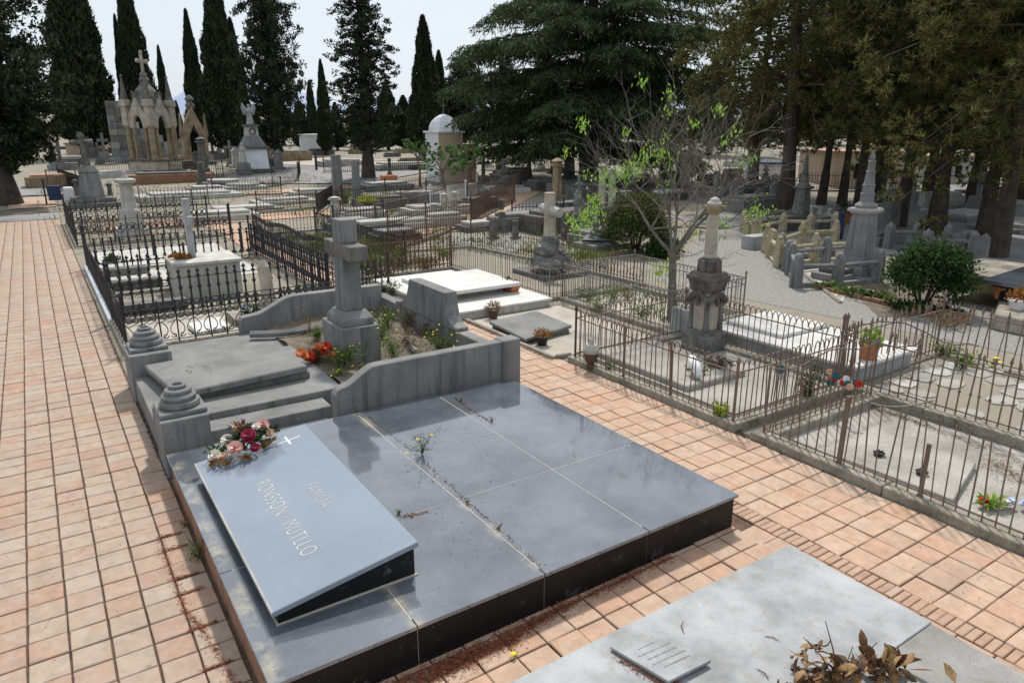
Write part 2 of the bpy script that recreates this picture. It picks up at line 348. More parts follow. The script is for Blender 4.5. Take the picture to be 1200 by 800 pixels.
# ------------------------------------------------------------------ the setting
def grid_sheet(name, mat, us, ks, fn, kind='structure'):
    U, K = np.meshgrid(us, ks); x, y, z = fn(U.ravel(), K.ravel()); nu, nk = len(us), len(ks)
    i = np.arange(nu*nk).reshape(nk, nu); Fq = np.stack([i[:-1, :-1], i[:-1, 1:], i[1:, 1:], i[1:, :-1]], -1).reshape(-1, 4)
    o = npobj(name, npmesh(name, np.stack([x, y, z], 1), Fq, mat)); o['kind'] = kind; return o
gzv = np.vectorize(gz)
us = np.concatenate([[-1500, -700, -350], np.arange(-160, 161, 4.), [350, 700, 1500]]); ks = np.concatenate([[-60, -25], np.arange(-12, 180, 2.5), [220, 300, 420, 700, 1200]])
grid_sheet('ground', 'dirt', us, ks, lambda u, k: (u*CY+k*SY, -u*SY+k*CY, gzv(u*CY+k*SY, -u*SY+k*CY)))
def patch(name, mat, a, b, c, d, dz, n=14):                  # four world corners, follows the ground
    a, b, c, d = [np.array(q[:2], float) for q in (a, b, c, d)]
    def fn(u, k):
        P_ = (a[None]*(1-u)[:, None]+b[None]*u[:, None])*(1-k)[:, None]+(d[None]*(1-u)[:, None]+c[None]*u[:, None])*k[:, None]
        return P_[:, 0], P_[:, 1], gzv(P_[:, 0], P_[:, 1])+dz
    t = np.linspace(0, 1, n); return grid_sheet(name, mat, t, t, fn)
def R4(x0, x1, y0, y1): return (x0, y0), (x1, y0), (x1, y1), (x0, y1)
path = patch('brick_path', 'mortar', *R4(-4.3, .83, -2, 38.6), .004, 30)
plaza = patch('paved_walk', 'mortar', *R4(5.5, 7.52, -3, 14.2), .004, 16)
apron = patch('paved_apron', 'mortar', *R4(.834, 5.496, 2.4, 4.3), .004, 8)
walk = patch('narrow_brick_walk', 'mortar', *R4(5.85, 7.12, 14.204, 33), .004, 16)
patch('side_walk', 'plaza_tile', *R4(2.2, 14, 33.1, 35.2), .03, 20)
patch('cross_walk', 'plaza_tile', *R4(5, 19, 44.5, 46.3), .05, 20)
patch('asphalt_strip', 'asphalt', *R4(-30, .8, 38.8, 41.5), .03, 24)
patch('soil_strip', 'soil', *R4(-30, .5, 41.6, 44.0), .035, 24)
patch('far_brick_walk', 'plaza_tile', *R4(-1.2, .9, 44.2, 50), .05, 12)
patch('road', 'asphalt', *R4(-40, 1.5, 51, 58), .06, 30)
patch('far_road', 'asphalt', GG(250, 216), GG(425, 216), GG(560, 192), GG(300, 193), .06, 30)
patch('far_pavement', 'pale_pavement', GG(300, 193), GG(470, 198), GG(600, 189), GG(330, 186), .09, 20)
dA, dB, dC, dD = GG(470, 277), GG(548, 271), GG(640, 222), GG(603, 222)
patch('slanting_walk', 'plaza_tile', dA, dB, dC, dD, .03, 20)
patch('gravel_path', 'gravel', GG(770, 330), GG(1240, 425), GG(905, 325), GG(860, 236), .006, 24)
patch('gravel_yard', 'gravel', GG(1010, 372), GG(1240, 425), GG(1240, 360), GG(1000, 352), .005, 16)
patch('gravel_clearing', 'gravel', GG(520, 285), GG(605, 300), GG(640, 235), GG(600, 232), .008, 16)
patch('shaded_yard', 'asphalt', (20.5, -12), (60, -12), (60, 24), (24.5, 24), .02, 40)
patch('concrete_pavement', 'pale_pavement', GG(985, 357), GG(1003, 330), GG(900, 252), GG(862, 255), .012, 12)
patch('lawn', 'soil', GG(1030, 372), GG(1120, 372), GG(1090, 330), GG(990, 335), .009, 10)

# tiles: the 300 that show largest are pieces of their own, the rest one joined piece
def tile_mesh(name, wx, wy, t, mat, seed):
    r = random.Random(seed); b = .006; m = MB(); a, c = wx/2, wy/2; j = lambda: r.uniform(-.002, .002)
    v = [(-a+j(), -c+j(), 0), (a+j(), -c+j(), 0), (a+j(), c+j(), 0), (-a+j(), c+j(), 0)]
    v = v+[(x, y, t-b) for x, y, _ in v]+[(x*(1-b/a*1.2), y*(1-b/c*1.2), t+r.uniform(-.0012, .0012)) for x, y, _ in v]
    m.add(v, [(0, 1, 5, 4), (1, 2, 6, 5), (2, 3, 7, 6), (3, 0, 4, 7), (4, 5, 9, 8), (5, 6, 10, 9), (6, 7, 11, 10), (7, 4, 8, 11), (8, 9, 10, 11)])
    return m.mesh(name, mat)
def tiles(parent, cells, mat, t=.022, limit=300, base=.006, piece='paving_tile'):
    vis = []
    for c in cells:
        px, py = PJ(c[0], c[1], .02); d = math.hypot(c[0], c[1]); inn = -8 < px < 1208 and 150 < py < 808
        occ = (.95 < c[0] < 5.5 and 4.3 < c[1] < 9)
        vis.append((0 if inn and not occ else 1, d, c))
    vis.sort(key=lambda q: q[:2]); near = [q for q in vis[:limit] if q[0] == 0]; rest = vis[len(near):]
    cache = {}
    def me(c, s):
        k = (round(c[2], 3), round(c[3], 3), s)
        if k not in cache: cache[k] = tile_mesh(piece, c[2], c[3], t, mat, hash(k) % 9999)
        return cache[k]
    for q in near:
        c = q[2]; z = gz(c[0], c[1])+base+random.gauss(-.001, .003)
        inst(piece, me(c, random.randint(0, 5)), parent, (c[0]+random.uniform(-.002, .002), c[1]+random.uniform(-.002, .002), z), (random.gauss(0, .006), random.gauss(0, .006), random.uniform(-.012, .012)))
    parts = []
    for q in rest:
        c = q[2]; m_ = me(c, random.randint(0, 5)); V = np.array([v.co[:] for v in m_.vertices]); V = V+np.array([c[0], c[1], gz(c[0], c[1])+base+random.uniform(-.0015, .0015)])
        parts.append((V, np.array([p.vertices[:] for p in m_.polygons])))
    if parts:
        V, Fq = join(parts); o = npobj(piece+'s', npmesh(piece+'s', V, Fq, mat), parent); o['kind'] = 'stuff'
cells = [(-.049+.2835*(i+.5), 2+.2755*(j+.5), .2835-.017, .2755-.014) for i in range(-13, 3) for j in range(-10, 133)]
tiles(path, cells, 'path_tile')
cells = [(5.98+.295*(i+.5), 3.84+.29*(j+.5), .295-.011, .29-.011) for i in range(-1, 5) for j in range(-18, 36) if not (i == -1 and j < 4)]
tiles(plaza, cells, 'plaza_tile')
cells = [(2.89+.295*(i+.5), 3.84+.298*(j+.5), .295-.013, .298-.013) for i in range(-7, 9) for j in range(-3, 1)]
cells += [(2.89+.295*(i+.5), 4.17, .282, .05) for i in range(-7, 9)]
tiles(apron, cells, 'plaza_tile')
cells = [(5.85+.2115*(i+.5), 14.21+.28*(j+.5), .2, .268) for i in range(6) for j in range(66)]
tiles(walk, cells, 'plaza_tile')
row = patch('soldier_course', 'mortar', *R4(5.5, 5.975, -2.2, 5.0), .009, 6)
cells = [(5.865, -2+.0745*(j+.5), .205, .067) for j in range(90)]+[(5.615, -2+.29*(j+.5), .27, .278) for j in range(21)]
tiles(row, cells, 'soldier_brick', base=.010, piece='edge_brick')
m = MB()                                                     # far hills, low on the horizon, distance haze painted into their blue-grey colour
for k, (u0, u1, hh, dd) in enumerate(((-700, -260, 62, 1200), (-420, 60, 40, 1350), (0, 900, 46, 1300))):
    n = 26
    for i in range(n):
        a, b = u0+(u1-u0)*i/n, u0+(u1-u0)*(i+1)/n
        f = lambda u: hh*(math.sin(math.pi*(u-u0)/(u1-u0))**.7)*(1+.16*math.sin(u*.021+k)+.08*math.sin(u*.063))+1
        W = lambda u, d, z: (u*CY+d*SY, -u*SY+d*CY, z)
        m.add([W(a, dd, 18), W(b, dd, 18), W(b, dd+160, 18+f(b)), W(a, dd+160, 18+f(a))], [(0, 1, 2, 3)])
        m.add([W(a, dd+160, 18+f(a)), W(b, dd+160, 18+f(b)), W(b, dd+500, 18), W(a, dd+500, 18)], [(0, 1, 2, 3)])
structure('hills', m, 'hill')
for nm, pts in (('path_kerb', [GG(985, 356), GG(866, 262)]), ('gravel_kerb', [GG(800, 350), GG(797, 262)])):
    m = MB(); a, b = pts; m.tube([(a[0], a[1], .03), (b[0], b[1], .05)], .045, 5); structure(nm, m, 'kerb_stone')
# ------------------------------------------------------------------ black granite family tomb in front
TX0, TX1, TY0, TY1, TZ = .80, 5.56, 4.17, 8.43, .40
t = thing('granite_tomb', 'large low black granite family tomb of polished panels with pale joints', 'tomb', (TX0, TY0, 0))
m = MB(); m.box(TX0+.05, TX1-.05, TY0+.05, TY1-.03, 0, TZ-.032); m.build('core', 'grey_stone', t)
xs = [TX0, 1.905, 3.10, 4.305, TX1]; ys = [TY0, 5.69, TY1]
for i in range(4):
    for j in range(2):
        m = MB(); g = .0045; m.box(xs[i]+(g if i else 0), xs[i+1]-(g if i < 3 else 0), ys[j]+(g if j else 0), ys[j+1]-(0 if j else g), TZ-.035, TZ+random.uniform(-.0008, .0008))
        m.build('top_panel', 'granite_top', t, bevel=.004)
m = MB(); m.box(TX0+.1, TX1-.1, TY0+.1, TY1-.1, TZ-.0315, TZ-.004); m.build('joint_filling', 'pale_pavement', t)
fx = [TX0+.03, 1.915, 3.11, 4.31, TX1-.035]
for i in range(4):
    m = MB(); m.box(fx[i]+.004, fx[i+1]-.004, TY0+.025, TY0+.047, 0, TZ-.037); m.build('side_panel', 'granite_side', t)
for y0, y1 in ((TY0+.03, 5.69), (5.70, TY1-.03)):
    m = MB(); m.box(TX1-.05, TX1-.032, y0, y1-.008, 0, TZ-.037); m.build('side_panel', 'granite_side', t)
yy = TY0+.03
while yy < TY1-.2:
    m = MB(); m.box(TX0+.028, TX0+.048, yy, yy+.268, 0, TZ-.037); m.build('side_tile', 'brick_red', t, bevel=.004); yy += .2755
for i in (1, 2, 3):
    m = MB(); m.box(fx[i]-.003, fx[i]+.003, TY0+.03, TY0+.044, 0, TZ-.04); m.build('joint', 'pale_pavement', t)
# the tilted lid, its low edge to the brick path
LX0, LX1, LY0, LY1, LZ0, LZ1 = .985, 2.205, 4.735, 7.69, .545, .725
t2 = thing('tomb_lid', 'tilted blue-grey granite lid with an engraved family name, on the black tomb', 'tomb lid', (LX0, LY0, TZ))
lz = lambda x: LZ0+(LZ1-LZ0)*(x-LX0)/(LX1-LX0)
th = .05; q = lambda z0: [(LX0, LY0, LZ0+z0), (LX1, LY0, LZ1+z0), (LX1, LY1, LZ1+z0), (LX0, LY1, LZ0+z0)]
m = MB(); m.hexa(q(-th), q(0)); m.build('lid_slab', 'granite_lid', t2, bevel=.006)
b = .05; m = MB(); bx0, bx1, by0, by1 = LX0+b, LX1-.03, LY0+.035, LY1-b
m.hexa([(bx0, by0, TZ), (bx1, by0, TZ), (bx1, by1, TZ), (bx0, by1, TZ)], [(bx0, by0, lz(bx0)-th), (bx1, by0, lz(bx1)-th), (bx1, by1, lz(bx1)-th), (bx0, by1, lz(bx0)-th)])
m.build('lid_base', 'granite_side', t2)
m = MB(); m.box(bx0-.02, bx1+.02, by0-.018, by0-.003, TZ+.001, TZ+.012); m.box(bx0-.018, bx0-.003, by0, by1, TZ+.001, TZ+.012); m.build('mortar_line', 'pale_pavement', t2)
sl_ = math.atan2(LZ1-LZ0, LX1-LX0)
m = MB(); m.hexa([(LX0-.003, LY0, LZ0-.03), (LX0-.0005, LY0, LZ0-.03), (LX0-.0005, LY1, LZ0-.03), (LX0-.003, LY1, LZ0-.03)], [(LX0-.003, LY0, LZ0-.002), (LX0+.012, LY0, LZ0+.0025), (LX0+.012, LY1, LZ0+.0025), (LX0-.003, LY1, LZ0-.002)]); m.build('edge_glint', 'pale_stone', t2)  # painted glint: pale strip stands in for light caught by the chamfer
def lettering(txt, x, y0, size, wide):
    cu = bpy.data.curves.new('lettering', 'FONT'); cu.body = txt; cu.size = size; cu.extrude = .001; cu.align_x = 'CENTER'; cu.align_y = 'CENTER'; cu.space_character = 1.12; cu.offset = -.004
    o = bpy.data.objects.new('lettering', cu); COL.objects.link(o); bpy.context.view_layer.update()
    me = bpy.data.meshes.new_from_object(o.evaluated_get(bpy.context.evaluated_depsgraph_get())); bpy.data.objects.remove(o)
    me.materials.clear(); me.materials.append(MATS['gilt']); o = bpy.data.objects.new('inscription', me); o['kind'] = 'stuff'; COL.objects.link(o); o.parent = t2; ORG[o.name] = org(t2)
    xs_ = [v.co.x for v in me.vertices]; k = wide/(max(xs_)-min(xs_))
    # text runs towards -Y, its top towards the high edge
    R = Matrix(((0, math.cos(sl_), -math.sin(sl_)), (-1, 0, 0), (0, math.sin(sl_), math.cos(sl_)))).to_4x4()
    M = Matrix.Translation((x-LX0, y0-LY0, lz(x)-TZ+.0016)) @ R @ Matrix.Diagonal((k, 1, 1, 1)); o.matrix_local = M
lettering('FAMILIA', 1.80, 6.07, .165, .50); lettering('RONSSON · MUTLLÓ', 1.44, 5.98, .215, 1.50)
m = MB(); y0, x0 = 7.42, 1.93
z = lambda x: lz(x)+.0012
for (a0, a1, c0, c1) in ((1.70, 2.06, y0-.007, y0+.007), (1.912, 1.933, y0-.11, y0-.0075), (1.912, 1.933, y0+.0075, y0+.11)):
    m.add([(a0, c0, z(a0)), (a1, c0, z(a1)), (a1, c1, z(a1)), (a0, c1, z(a0))], [(0, 1, 2, 3)])
m.build('engraved_cross', 'white_paint', t2)

# flowers
def rose(par, name, c, r, mat, seed, up=(0, 0, 1)):
    rr = random.Random(seed); m = MB(); up = Vector(up).normalized(); Q = up.to_track_quat('Z', 'Y')
    for ring, (k, tilt, rad) in enumerate(((3, 1.35, .3), (5, 1.0, .6), (6, .6, .85), (7, .2, 1.0))):
        for i in range(k):
            a = 2*math.pi*i/k+ring*.5+rr.uniform(-.2, .2); R = Matrix.Rotation(a, 3, 'Z'); w_ = r*.62*(1 if ring else .7); h = r*1.0
            pts = []
            for v in range(4):
                f = v/3; bend = tilt*(1-.35*f)+rr.uniform(-.1, .1); rd = r*rad*.25+h*f*math.cos(bend)*.8; zz = h*f*math.sin(bend)*.9-.2*r*ring*.4
                for u in (-1, 0, 1): pts.append(Q @ (R @ Vector((rd-(.12*r if u else 0), u*w_*math.sin(.5+f*1.9)*.75, zz+(.04*r if u else 0))))+Vector(c))
            m.add(pts, [(v*3+u, v*3+u+1, v*3+u+4, v*3+u+3) for v in range(3) for u in range(2)])
    return m.build(name, mat, par, smooth=True)
def leaf_tuft(par, name, c, r, n, L, W, mat, seed, up=.5, flat=.6):
    rg = np.random.default_rng(seed); d = sph(n, rg); d[:, 2] = np.abs(d[:, 2])*flat+up*.3
    C_ = np.array(c)-np.array(org(par))+d*r*rg.uniform(.2, 1, (n, 1)); V, Fq = leaves(C_, d+rg.normal(size=(n, 3))*.4, L*rg.uniform(.6, 1.3, n), W*rg.uniform(.6, 1.2, n), rg)
    return npobj(name, npmesh(name, V, Fq, mat), par)
bo = thing('rose_bouquet', 'artificial bouquet of pink, white and crimson roses lying on the tilted lid', 'bouquet', (1.42, 7.32, lz(1.42)))
sp = [(1.17, 7.52, .09, .085, 'petal_white'), (1.33, 7.62, .17, .085, 'petal_white'), (1.47, 7.68, .24, .08, 'petal_peach'), (1.36, 7.40, .15, .10, 'petal_pink'), (1.52, 7.45, .21, .10, 'petal_red'),
      (1.72, 7.62, .20, .09, 'petal_pink'), (1.55, 7.34, .10, .065, 'petal_red'), (1.63, 7.55, .24, .055, 'petal_white'), (1.25, 7.46, .08, .05, 'petal_peach'), (1.76, 7.50, .13, .06, 'petal_peach'), (1.42, 7.50, .10, .08, 'petal_pink')]
for i, (x, y, z_, r, mt) in enumerate(sp): rose(bo, 'rose', (x, y, lz(x)+z_), r*.84, mt, i, (-.3+.1*(i % 3), -.5, .8))
for i, (x, y, h_, mt) in enumerate(((1.22, 7.6, .06, 'bush_leaf'), (1.42, 7.58, .14, 'bush_leaf'), (1.58, 7.60, .16, 'box_leaf'), (1.74, 7.56, .10, 'bush_leaf'), (1.42, 7.45, .07, 'box_leaf'), (1.58, 7.46, .10, 'bush_leaf'), (1.5, 7.62, .22, 'purple_leaf'))):
    leaf_tuft(bo, 'leaves', (x, y, lz(x)+h_), .15, 60, .08, .032, mt, 40+i)
for i, (x, y) in enumerate(((1.12, 7.44), (1.24, 7.36), (1.44, 7.30), (1.66, 7.42), (1.74, 7.46))):
    leaf_tuft(bo, 'gold_leaves', (x, y, lz(x)+.03), .08, 15, .10, .045, 'gold_leaf', 60+i)

# weeds and litter in the joints
def weed(name, label, cat, p, h, r, n, leafm, flower=None, nf=0, seed=0, stems=9, L=.05, W=.012, group=None, sf=.02):
    rg = np.random.default_rng(seed); t_ = thing(name, label, cat, p, group); m = MB(); tips = []; Cs = []; Ds = []
    for i in range(stems):
        a = rg.uniform(0, 6.28); rr_ = r*rg.uniform(.15, 1); hh = h*rg.uniform(.5, 1); e = (rr_*math.cos(a), rr_*math.sin(a), hh)
        pts = [(p[0], p[1], p[2]), (p[0]+e[0]*.35, p[1]+e[1]*.35, p[2]+hh*.55), (p[0]+e[0], p[1]+e[1], p[2]+hh)]; m.tube(pts, [.004, .003, .0015], 3); tips.append(pts[2])
        for k in range(max(1, n//stems)):
            f = rg.uniform(.05, 1)**.8; Cs.append((e[0]*f+rg.normal()*.18*r, e[1]*f+rg.normal()*.18*r, hh*f*rg.uniform(.7, 1.05))); Ds.append((rg.normal()*.7+e[0]/r*.4, rg.normal()*.7+e[1]/r*.4, abs(rg.normal())*.6+.25))
    m.build('stems', 'weed_leaf', t_); V, Fq = leaves(Cs, Ds, L*rg.uniform(.5, 1.3, len(Cs)), W*rg.uniform(.6, 1.4, len(Cs)), rg); npobj('leaves', npmesh('leaves', V, Fq, leafm), t_)
    for i in range(nf):
        q_ = tips[i % len(tips)]; k = MB(); c = (q_[0]+rg.normal()*.03, q_[1]+rg.normal()*.03, q_[2]+rg.uniform(-.08, .02)); k.lathe([(.004, c[2]-.01), (sf, c[2]), (sf*.5, c[2]+.008)], c[0], c[1], 7); k.build('flower_head', flower, t_)
    return t_
wp = G(495, 532, TZ); weed('weed', 'wiry green weed growing from the joint in the middle of the black tomb', 'weed', (wp[0], wp[1], TZ), .34, .24, 110, 'weed_leaf', 'petal_yellow', 3, 1, 12, .055, .010)
for i, (a, b_, lb) in enumerate(((541, 470, 'small pale weed at the back end of a tomb joint'), (467, 603, 'tiny dry sprig beside the lid in a tomb joint'), (548, 590, 'dry sprout at the crossing of two tomb joints'), (583, 620, 'thin dark sprig on the front half of a tomb joint'), (576, 493, 'low brownish tuft near the back right joint of the tomb'))):
    q_ = G(a, b_, TZ); weed('weed', lb, 'weed', (q_[0], q_[1], TZ), .07, .06, 26, 'dry_plant' if i else 'weed_leaf', None, 0, 10+i, 5, .035, .008)
q_ = G(236, 655, .01); weed('grass_tuft', 'long thin green grass beside the left edge of the black tomb', 'grass tuft', (.775, q_[1], .02), .30, .16, 90, 'weed_leaf', None, 0, 21, 10, .12, .007)
q_ = G(217, 618, .01); weed('grass_tuft', 'short dry grass between path tiles and tomb corner', 'grass tuft', (.77, q_[1], .02), .14, .1, 40, 'dry_plant', None, 0, 22, 6, .08, .007)
q_ = G(602, 769, .02); weed('yellow_flower', 'single bright yellow flower lying on the tiles in front of the tomb', 'flower', (q_[0], q_[1], .025), .05, .05, 8, 'yellow_green_leaf', 'petal_yellow', 3, 23, 3, .04, .012, sf=.025)
def litter(name, label, pts, n, spread, z, mat='needle_litter', L=.05, seed=0, W=.006, hgt_=.012):
    rg = np.random.default_rng(seed); seg = rg.integers(0, len(pts)-1, n); f = rg.uniform(0, 1, n); P_ = np.array(pts, float)
    C_ = P_[seg]*(1-f)[:, None]+P_[seg+1]*f[:, None]; C_ = np.concatenate([C_+rg.normal(size=(n, 2))*spread*rg.choice([.4, .8, 1.3], (n, 1)), (z+np.abs(rg.normal(size=(n, 1)))*hgt_)], 1)
    D_ = np.concatenate([rg.normal(size=(n, 2)), rg.normal(size=(n, 1))*.15], 1); V, Fq = leaves(C_, D_, L*rg.uniform(.4, 1.2, n), W, rg)
    o = npobj(name, npmesh(name, V, Fq, mat)); return tag(o, label, 'litter', kind='stuff')
litter('pine_litter', 'brown pine needles heaped along the foot of the black tomb front', [(1.0, 4.10), (2.0, 4.09), (2.6, 4.06), (3.3, 4.12), (4.6, 4.14)], 5200, .042, .026, seed=3)
litter('pine_litter', 'thicker clump of brown needles in front of the tomb corner tiles', [(1.75, 4.0), (2.25, 4.03), (2.7, 4.02)], 2200, .055, .026, seed=4)
litter('pine_litter', 'brown needles caught in path tile joints beside the tomb', [(.515, 7.3), (.515, 6.6), (.515, 5.9), (.6, 5.5), (.66, 4.9), (.66, 4.2), (.6, 3.8)], 900, .022, .026, seed=5)
for j, yy in enumerate((7.24, 6.96, 6.41, 6.14, 5.59, 5.04, 4.76)):
    litter('pine_litter', 'brown needle streak along the %s path joint beside the tomb' % ('seventh', 'sixth', 'fifth', 'fourth', 'third', 'second', 'nearest')[j], [(.5, yy+.005), (.72, yy)], 130, .013, .024, seed=30+j)
jt = [G(a, b_, TZ)[:2] for a, b_ in ((432, 488), (487, 532), (548, 588), (640, 668))]
litter('dust_litter', 'dry crumbs of soil along the long tomb joint', jt, 260, .014, TZ+.003, 'dry_leaf', .03, 6, .008, .003)
litter('dust_litter', 'brown crumbs along the right-hand tomb joint', [G(a, b_, TZ)[:2] for a, b_ in ((533, 466), (548, 478), (577, 495))], 200, .02, TZ+.003, 'dry_leaf', .03, 7, .008, .004)
litter('dust_litter', 'brown crumbs in the cross joint beside the lid', [G(a, b_, TZ)[:2] for a, b_ in ((470, 606), (500, 600))], 110, .02, TZ+.003, 'needle_litter', .03, 8, .008, .004)

# ------------------------------------------------------------------ grey granite slab at the lower right
BZ = .3
t = thing('flat_tomb', 'flat grey granite tomb slab at the lower right corner of the photo', 'tomb', (2.3, -1, 0))
m = MB(); m.box(2.27, 5.28, -1.0, 3.37, 0, BZ-.06); m.build('tomb_base', 'slab_granite', t)
m = MB(); m.box(2.22, 5.345, 2.105, 3.403, BZ-.06, BZ); m.build('slab', 'slab_granite', t, bevel=.006)
m = MB(); m.box(2.22, 5.32, -1.0, 2.098, BZ-.06, BZ-.003); m.build('slab', 'worn_granite', t, bevel=.006)
pa = [G(a, b_, BZ+.035) for a, b_ in ((715, 757), (765, 735), (833, 775), (783, 801))]
t = thing('memorial_plaque', 'thin tilted grey stone plaque with worn lettering on the flat slab', 'plaque', (pa[0][0], pa[0][1], BZ))
m = MB(); zz = (.035, .028, .05, .06); ordr = (3, 2, 1, 0); m.hexa([(pa[i][0], pa[i][1], BZ+zz[i]-.026) for i in ordr], [(pa[i][0], pa[i][1], BZ+zz[i]) for i in ordr]); m.build('plaque_stone', 'slab_granite', t, bevel=.003)
m = MB()
A, B_, D_ = [Vector((pa[i][0], pa[i][1], BZ+zz[i]+.0012)) for i in (0, 1, 3)]
rr = random.Random(5)
for j, (f, s0, s1) in enumerate(((.25, .3, .7), (.38, .15, .9), (.50, .2, .85), (.62, .15, .9), (.74, .25, .8))):
    u = s0
    while u < s1:
        du = rr.uniform(.015, .035); p0 = A+(D_-A)*f+(B_-A)*u; e1 = (B_-A)*du; e2 = (D_-A)*.028
        m.add([p0, p0+e1, p0+e1+e2, p0+e2][::-1], [(0, 1, 2, 3)]); u += du+rr.uniform(.012, .03)
m.build('worn_lettering', 'grey_stone', t)['kind'] = 'stuff'
litter('pine_litter', 'brown needles under the edge of the small plaque', [pa[0][:2]+np.array((-.02, -.1)), pa[3][:2]+np.array((-.02, .05)), pa[3][:2]+np.array((.1, -.02))], 420, .018, BZ+.003, L=.03, seed=9)
def dry_bouquet(p):
    t_ = thing('dried_bouquet', 'withered brown bouquet of curled dead leaves on the flat slab', 'bouquet', p); rg = random.Random(11)
    for i in range(190):
        lobe = rg.choice(((-.30, .10, .17), (.25, -.05, .15), (.02, .0, .10), (-.02, .21, .22), (.40, -.16, .09), (-.14, .06, .1), (-.38, .02, .08))); L = rg.uniform(.075, .175); W = L*rg.uniform(.28, .52); gx, gy, gz_ = rg.gauss(0, .075), rg.gauss(0, .06), abs(rg.gauss(0, .06)); base = Vector((p[0]+lobe[0]+gx, p[1]+lobe[1]+gy, p[2]+max(.012, (lobe[2]*rg.uniform(.2, 1)+gz_)*math.exp(-(gx*gx+gy*gy)*60))))
        dr = Vector((rg.gauss(0, 1), rg.gauss(0, .8), rg.gauss(.05, .7))).normalized(); sd_ = dr.cross(Vector((rg.gauss(0, 1), rg.gauss(0, 1), 1))).normalized(); nn = dr.cross(sd_)
        m_ = MB(); pts = []; curl = rg.uniform(-1.6, 1.6)/L*.12; cup = rg.uniform(.2, 1.1)
        for v in range(6):
            f = v/5; c = base+dr*L*math.cos(curl*f*.8)*f+nn*L*math.sin(curl*f*.8)*f; ww = W*math.sin(math.pi*min(1, f*.93+.05))**.8*.5*rg.uniform(.8, 1.1)
            for u in (-1, 0, 1): q3 = c+sd_*u*ww*(1 if u else 0)-nn*(cup*ww if u == 0 else 0); q3.z = max(q3.z, p[2]+.006); pts.append(q3)
        m_.add(pts, [(v*3+u, v*3+u+1, v*3+u+4, v*3+u+3) for v in range(5) for u in range(2)]); m_.build('dead_leaf', rg.choice(['dry_leaf', 'dry_leaf', 'dry_leaf', 'dry_stem', 'dry_leaf_pale', 'gold_leaf']), t_, smooth=True)
    for i in range(9):
        a = rg.uniform(-.3, 3.5); m_ = MB(); e = Vector((math.cos(a)*.36, math.sin(a)*.24, rg.uniform(.06, .38))); m_.tube([Vector(p), Vector(p)+e*.5+Vector((0, 0, .05)), Vector(p)+e], [.006, .005, .003], 5); m_.build('stem', 'dry_stem', t_)
q_ = G(984, 801, BZ+.04); dry_bouquet((q_[0], q_[1], BZ))
q_ = G(1120, 799, BZ+.02); t = thing('dead_leaf', 'single pale curled dead leaf at the edge of the flat slab', 'leaf', (q_[0], q_[1], BZ))
m = MB(); m.add([(q_[0]+x, q_[1]+y, BZ+z_) for x, y, z_ in ((0, 0, .01), (.05, .02, .05), (.04, .07, .09), (.0, .10, .12), (-.03, .06, .06))], [(0, 1, 2), (0, 2, 4), (2, 3, 4)]); m.build('blade', 'dry_leaf_pale', t)
for a, b_, lb in ((800, 735, 'dark pine sprig lying at the top corner of the plaque'), (905, 748, 'pale dry twig on the middle of the flat slab'), (895, 790, 'dark broken twig near the bottom edge of the flat slab')):
    q_ = G(a, b_, BZ); m = MB(); ca, sa = math.cos(a*.7), math.sin(a*.7); LL = .05+.03*math.sin(a); W3 = lambda u, v, z: (q_[0]+u*ca-v*sa, q_[1]+u*sa+v*ca, BZ+z)
    m.tube([W3(-LL, -.01, .004), W3(0, .012, .009), W3(LL, -.006, .005)], [.002, .0035, .0015], 4)
    for k in range(5): u = -LL*.7+LL*.35*k; m.tube([W3(u, 0, .006), W3(u+random.uniform(-.01, .03), random.uniform(-.03, .03), .008)], .0013, 3)
    tag(m.build('twig', 'dry_stem'), lb, 'twig')

litter('kerb_dirt', 'dark crumbs and moss along the foot of the rusty fence kerbs', [(7.47, .2), (7.49, 3.), (7.47, 5.4), (7.62, 6.0), (7.64, 9.7)], 2600, .022, .024, 'soil', .035, 51, .012, .006)
litter('kerb_dirt', 'dark crumbs along the foot of the bare plot kerb', [(7.28, 9.7), (7.29, 13.0)], 700, .02, .024, 'soil', .035, 52, .012, .006)
litter('kerb_dirt', 'dark dirt along the path beside the grey family grave', [(.80, 8.6), (.79, 12.4), (.80, 20)], 1500, .016, .022, 'soil', .035, 53, .012, .006)
litter('scattered_litter', 'scattered brown needles on the tiled walk', [(6.6, .5), (6.5, 13)], 420, .42, .027, 'needle_litter', .05, 54, .005, .003)
litter('scattered_litter', 'scattered brown needles on the left brick path', [(-.6, 3.2), (-.2, 14)], 420, .55, .027, 'needle_litter', .05, 55, .005, .003)
litter('scattered_litter', 'scattered dry crumbs on the polished black tomb top', [(2.4, 4.6), (3.6, 6.2), (4.6, 7.8)], 260, .55, TZ+.003, 'dry_leaf', .025, 56, .006, .003)
# ------------------------------------------------------------------ grey stone family grave with a cross, behind the black tomb
fg = thing('family_grave', 'grey stone family grave with curved low walls, stepped slab and planted bed', 'grave', (.84, 8.6, 0))
GS = 'grey_stone'
def wall_y(name, prof, y0, y1, parent=fg): m = MB(); m.prism(prof, 'y', y0, y1); return m.build(name, GS, parent, bevel=.012)
def wall_x(name, prof, x0, x1, parent=fg): m = MB(); m.prism(prof, 'x', x0, x1); return m.build(name, GS, parent, bevel=.012)
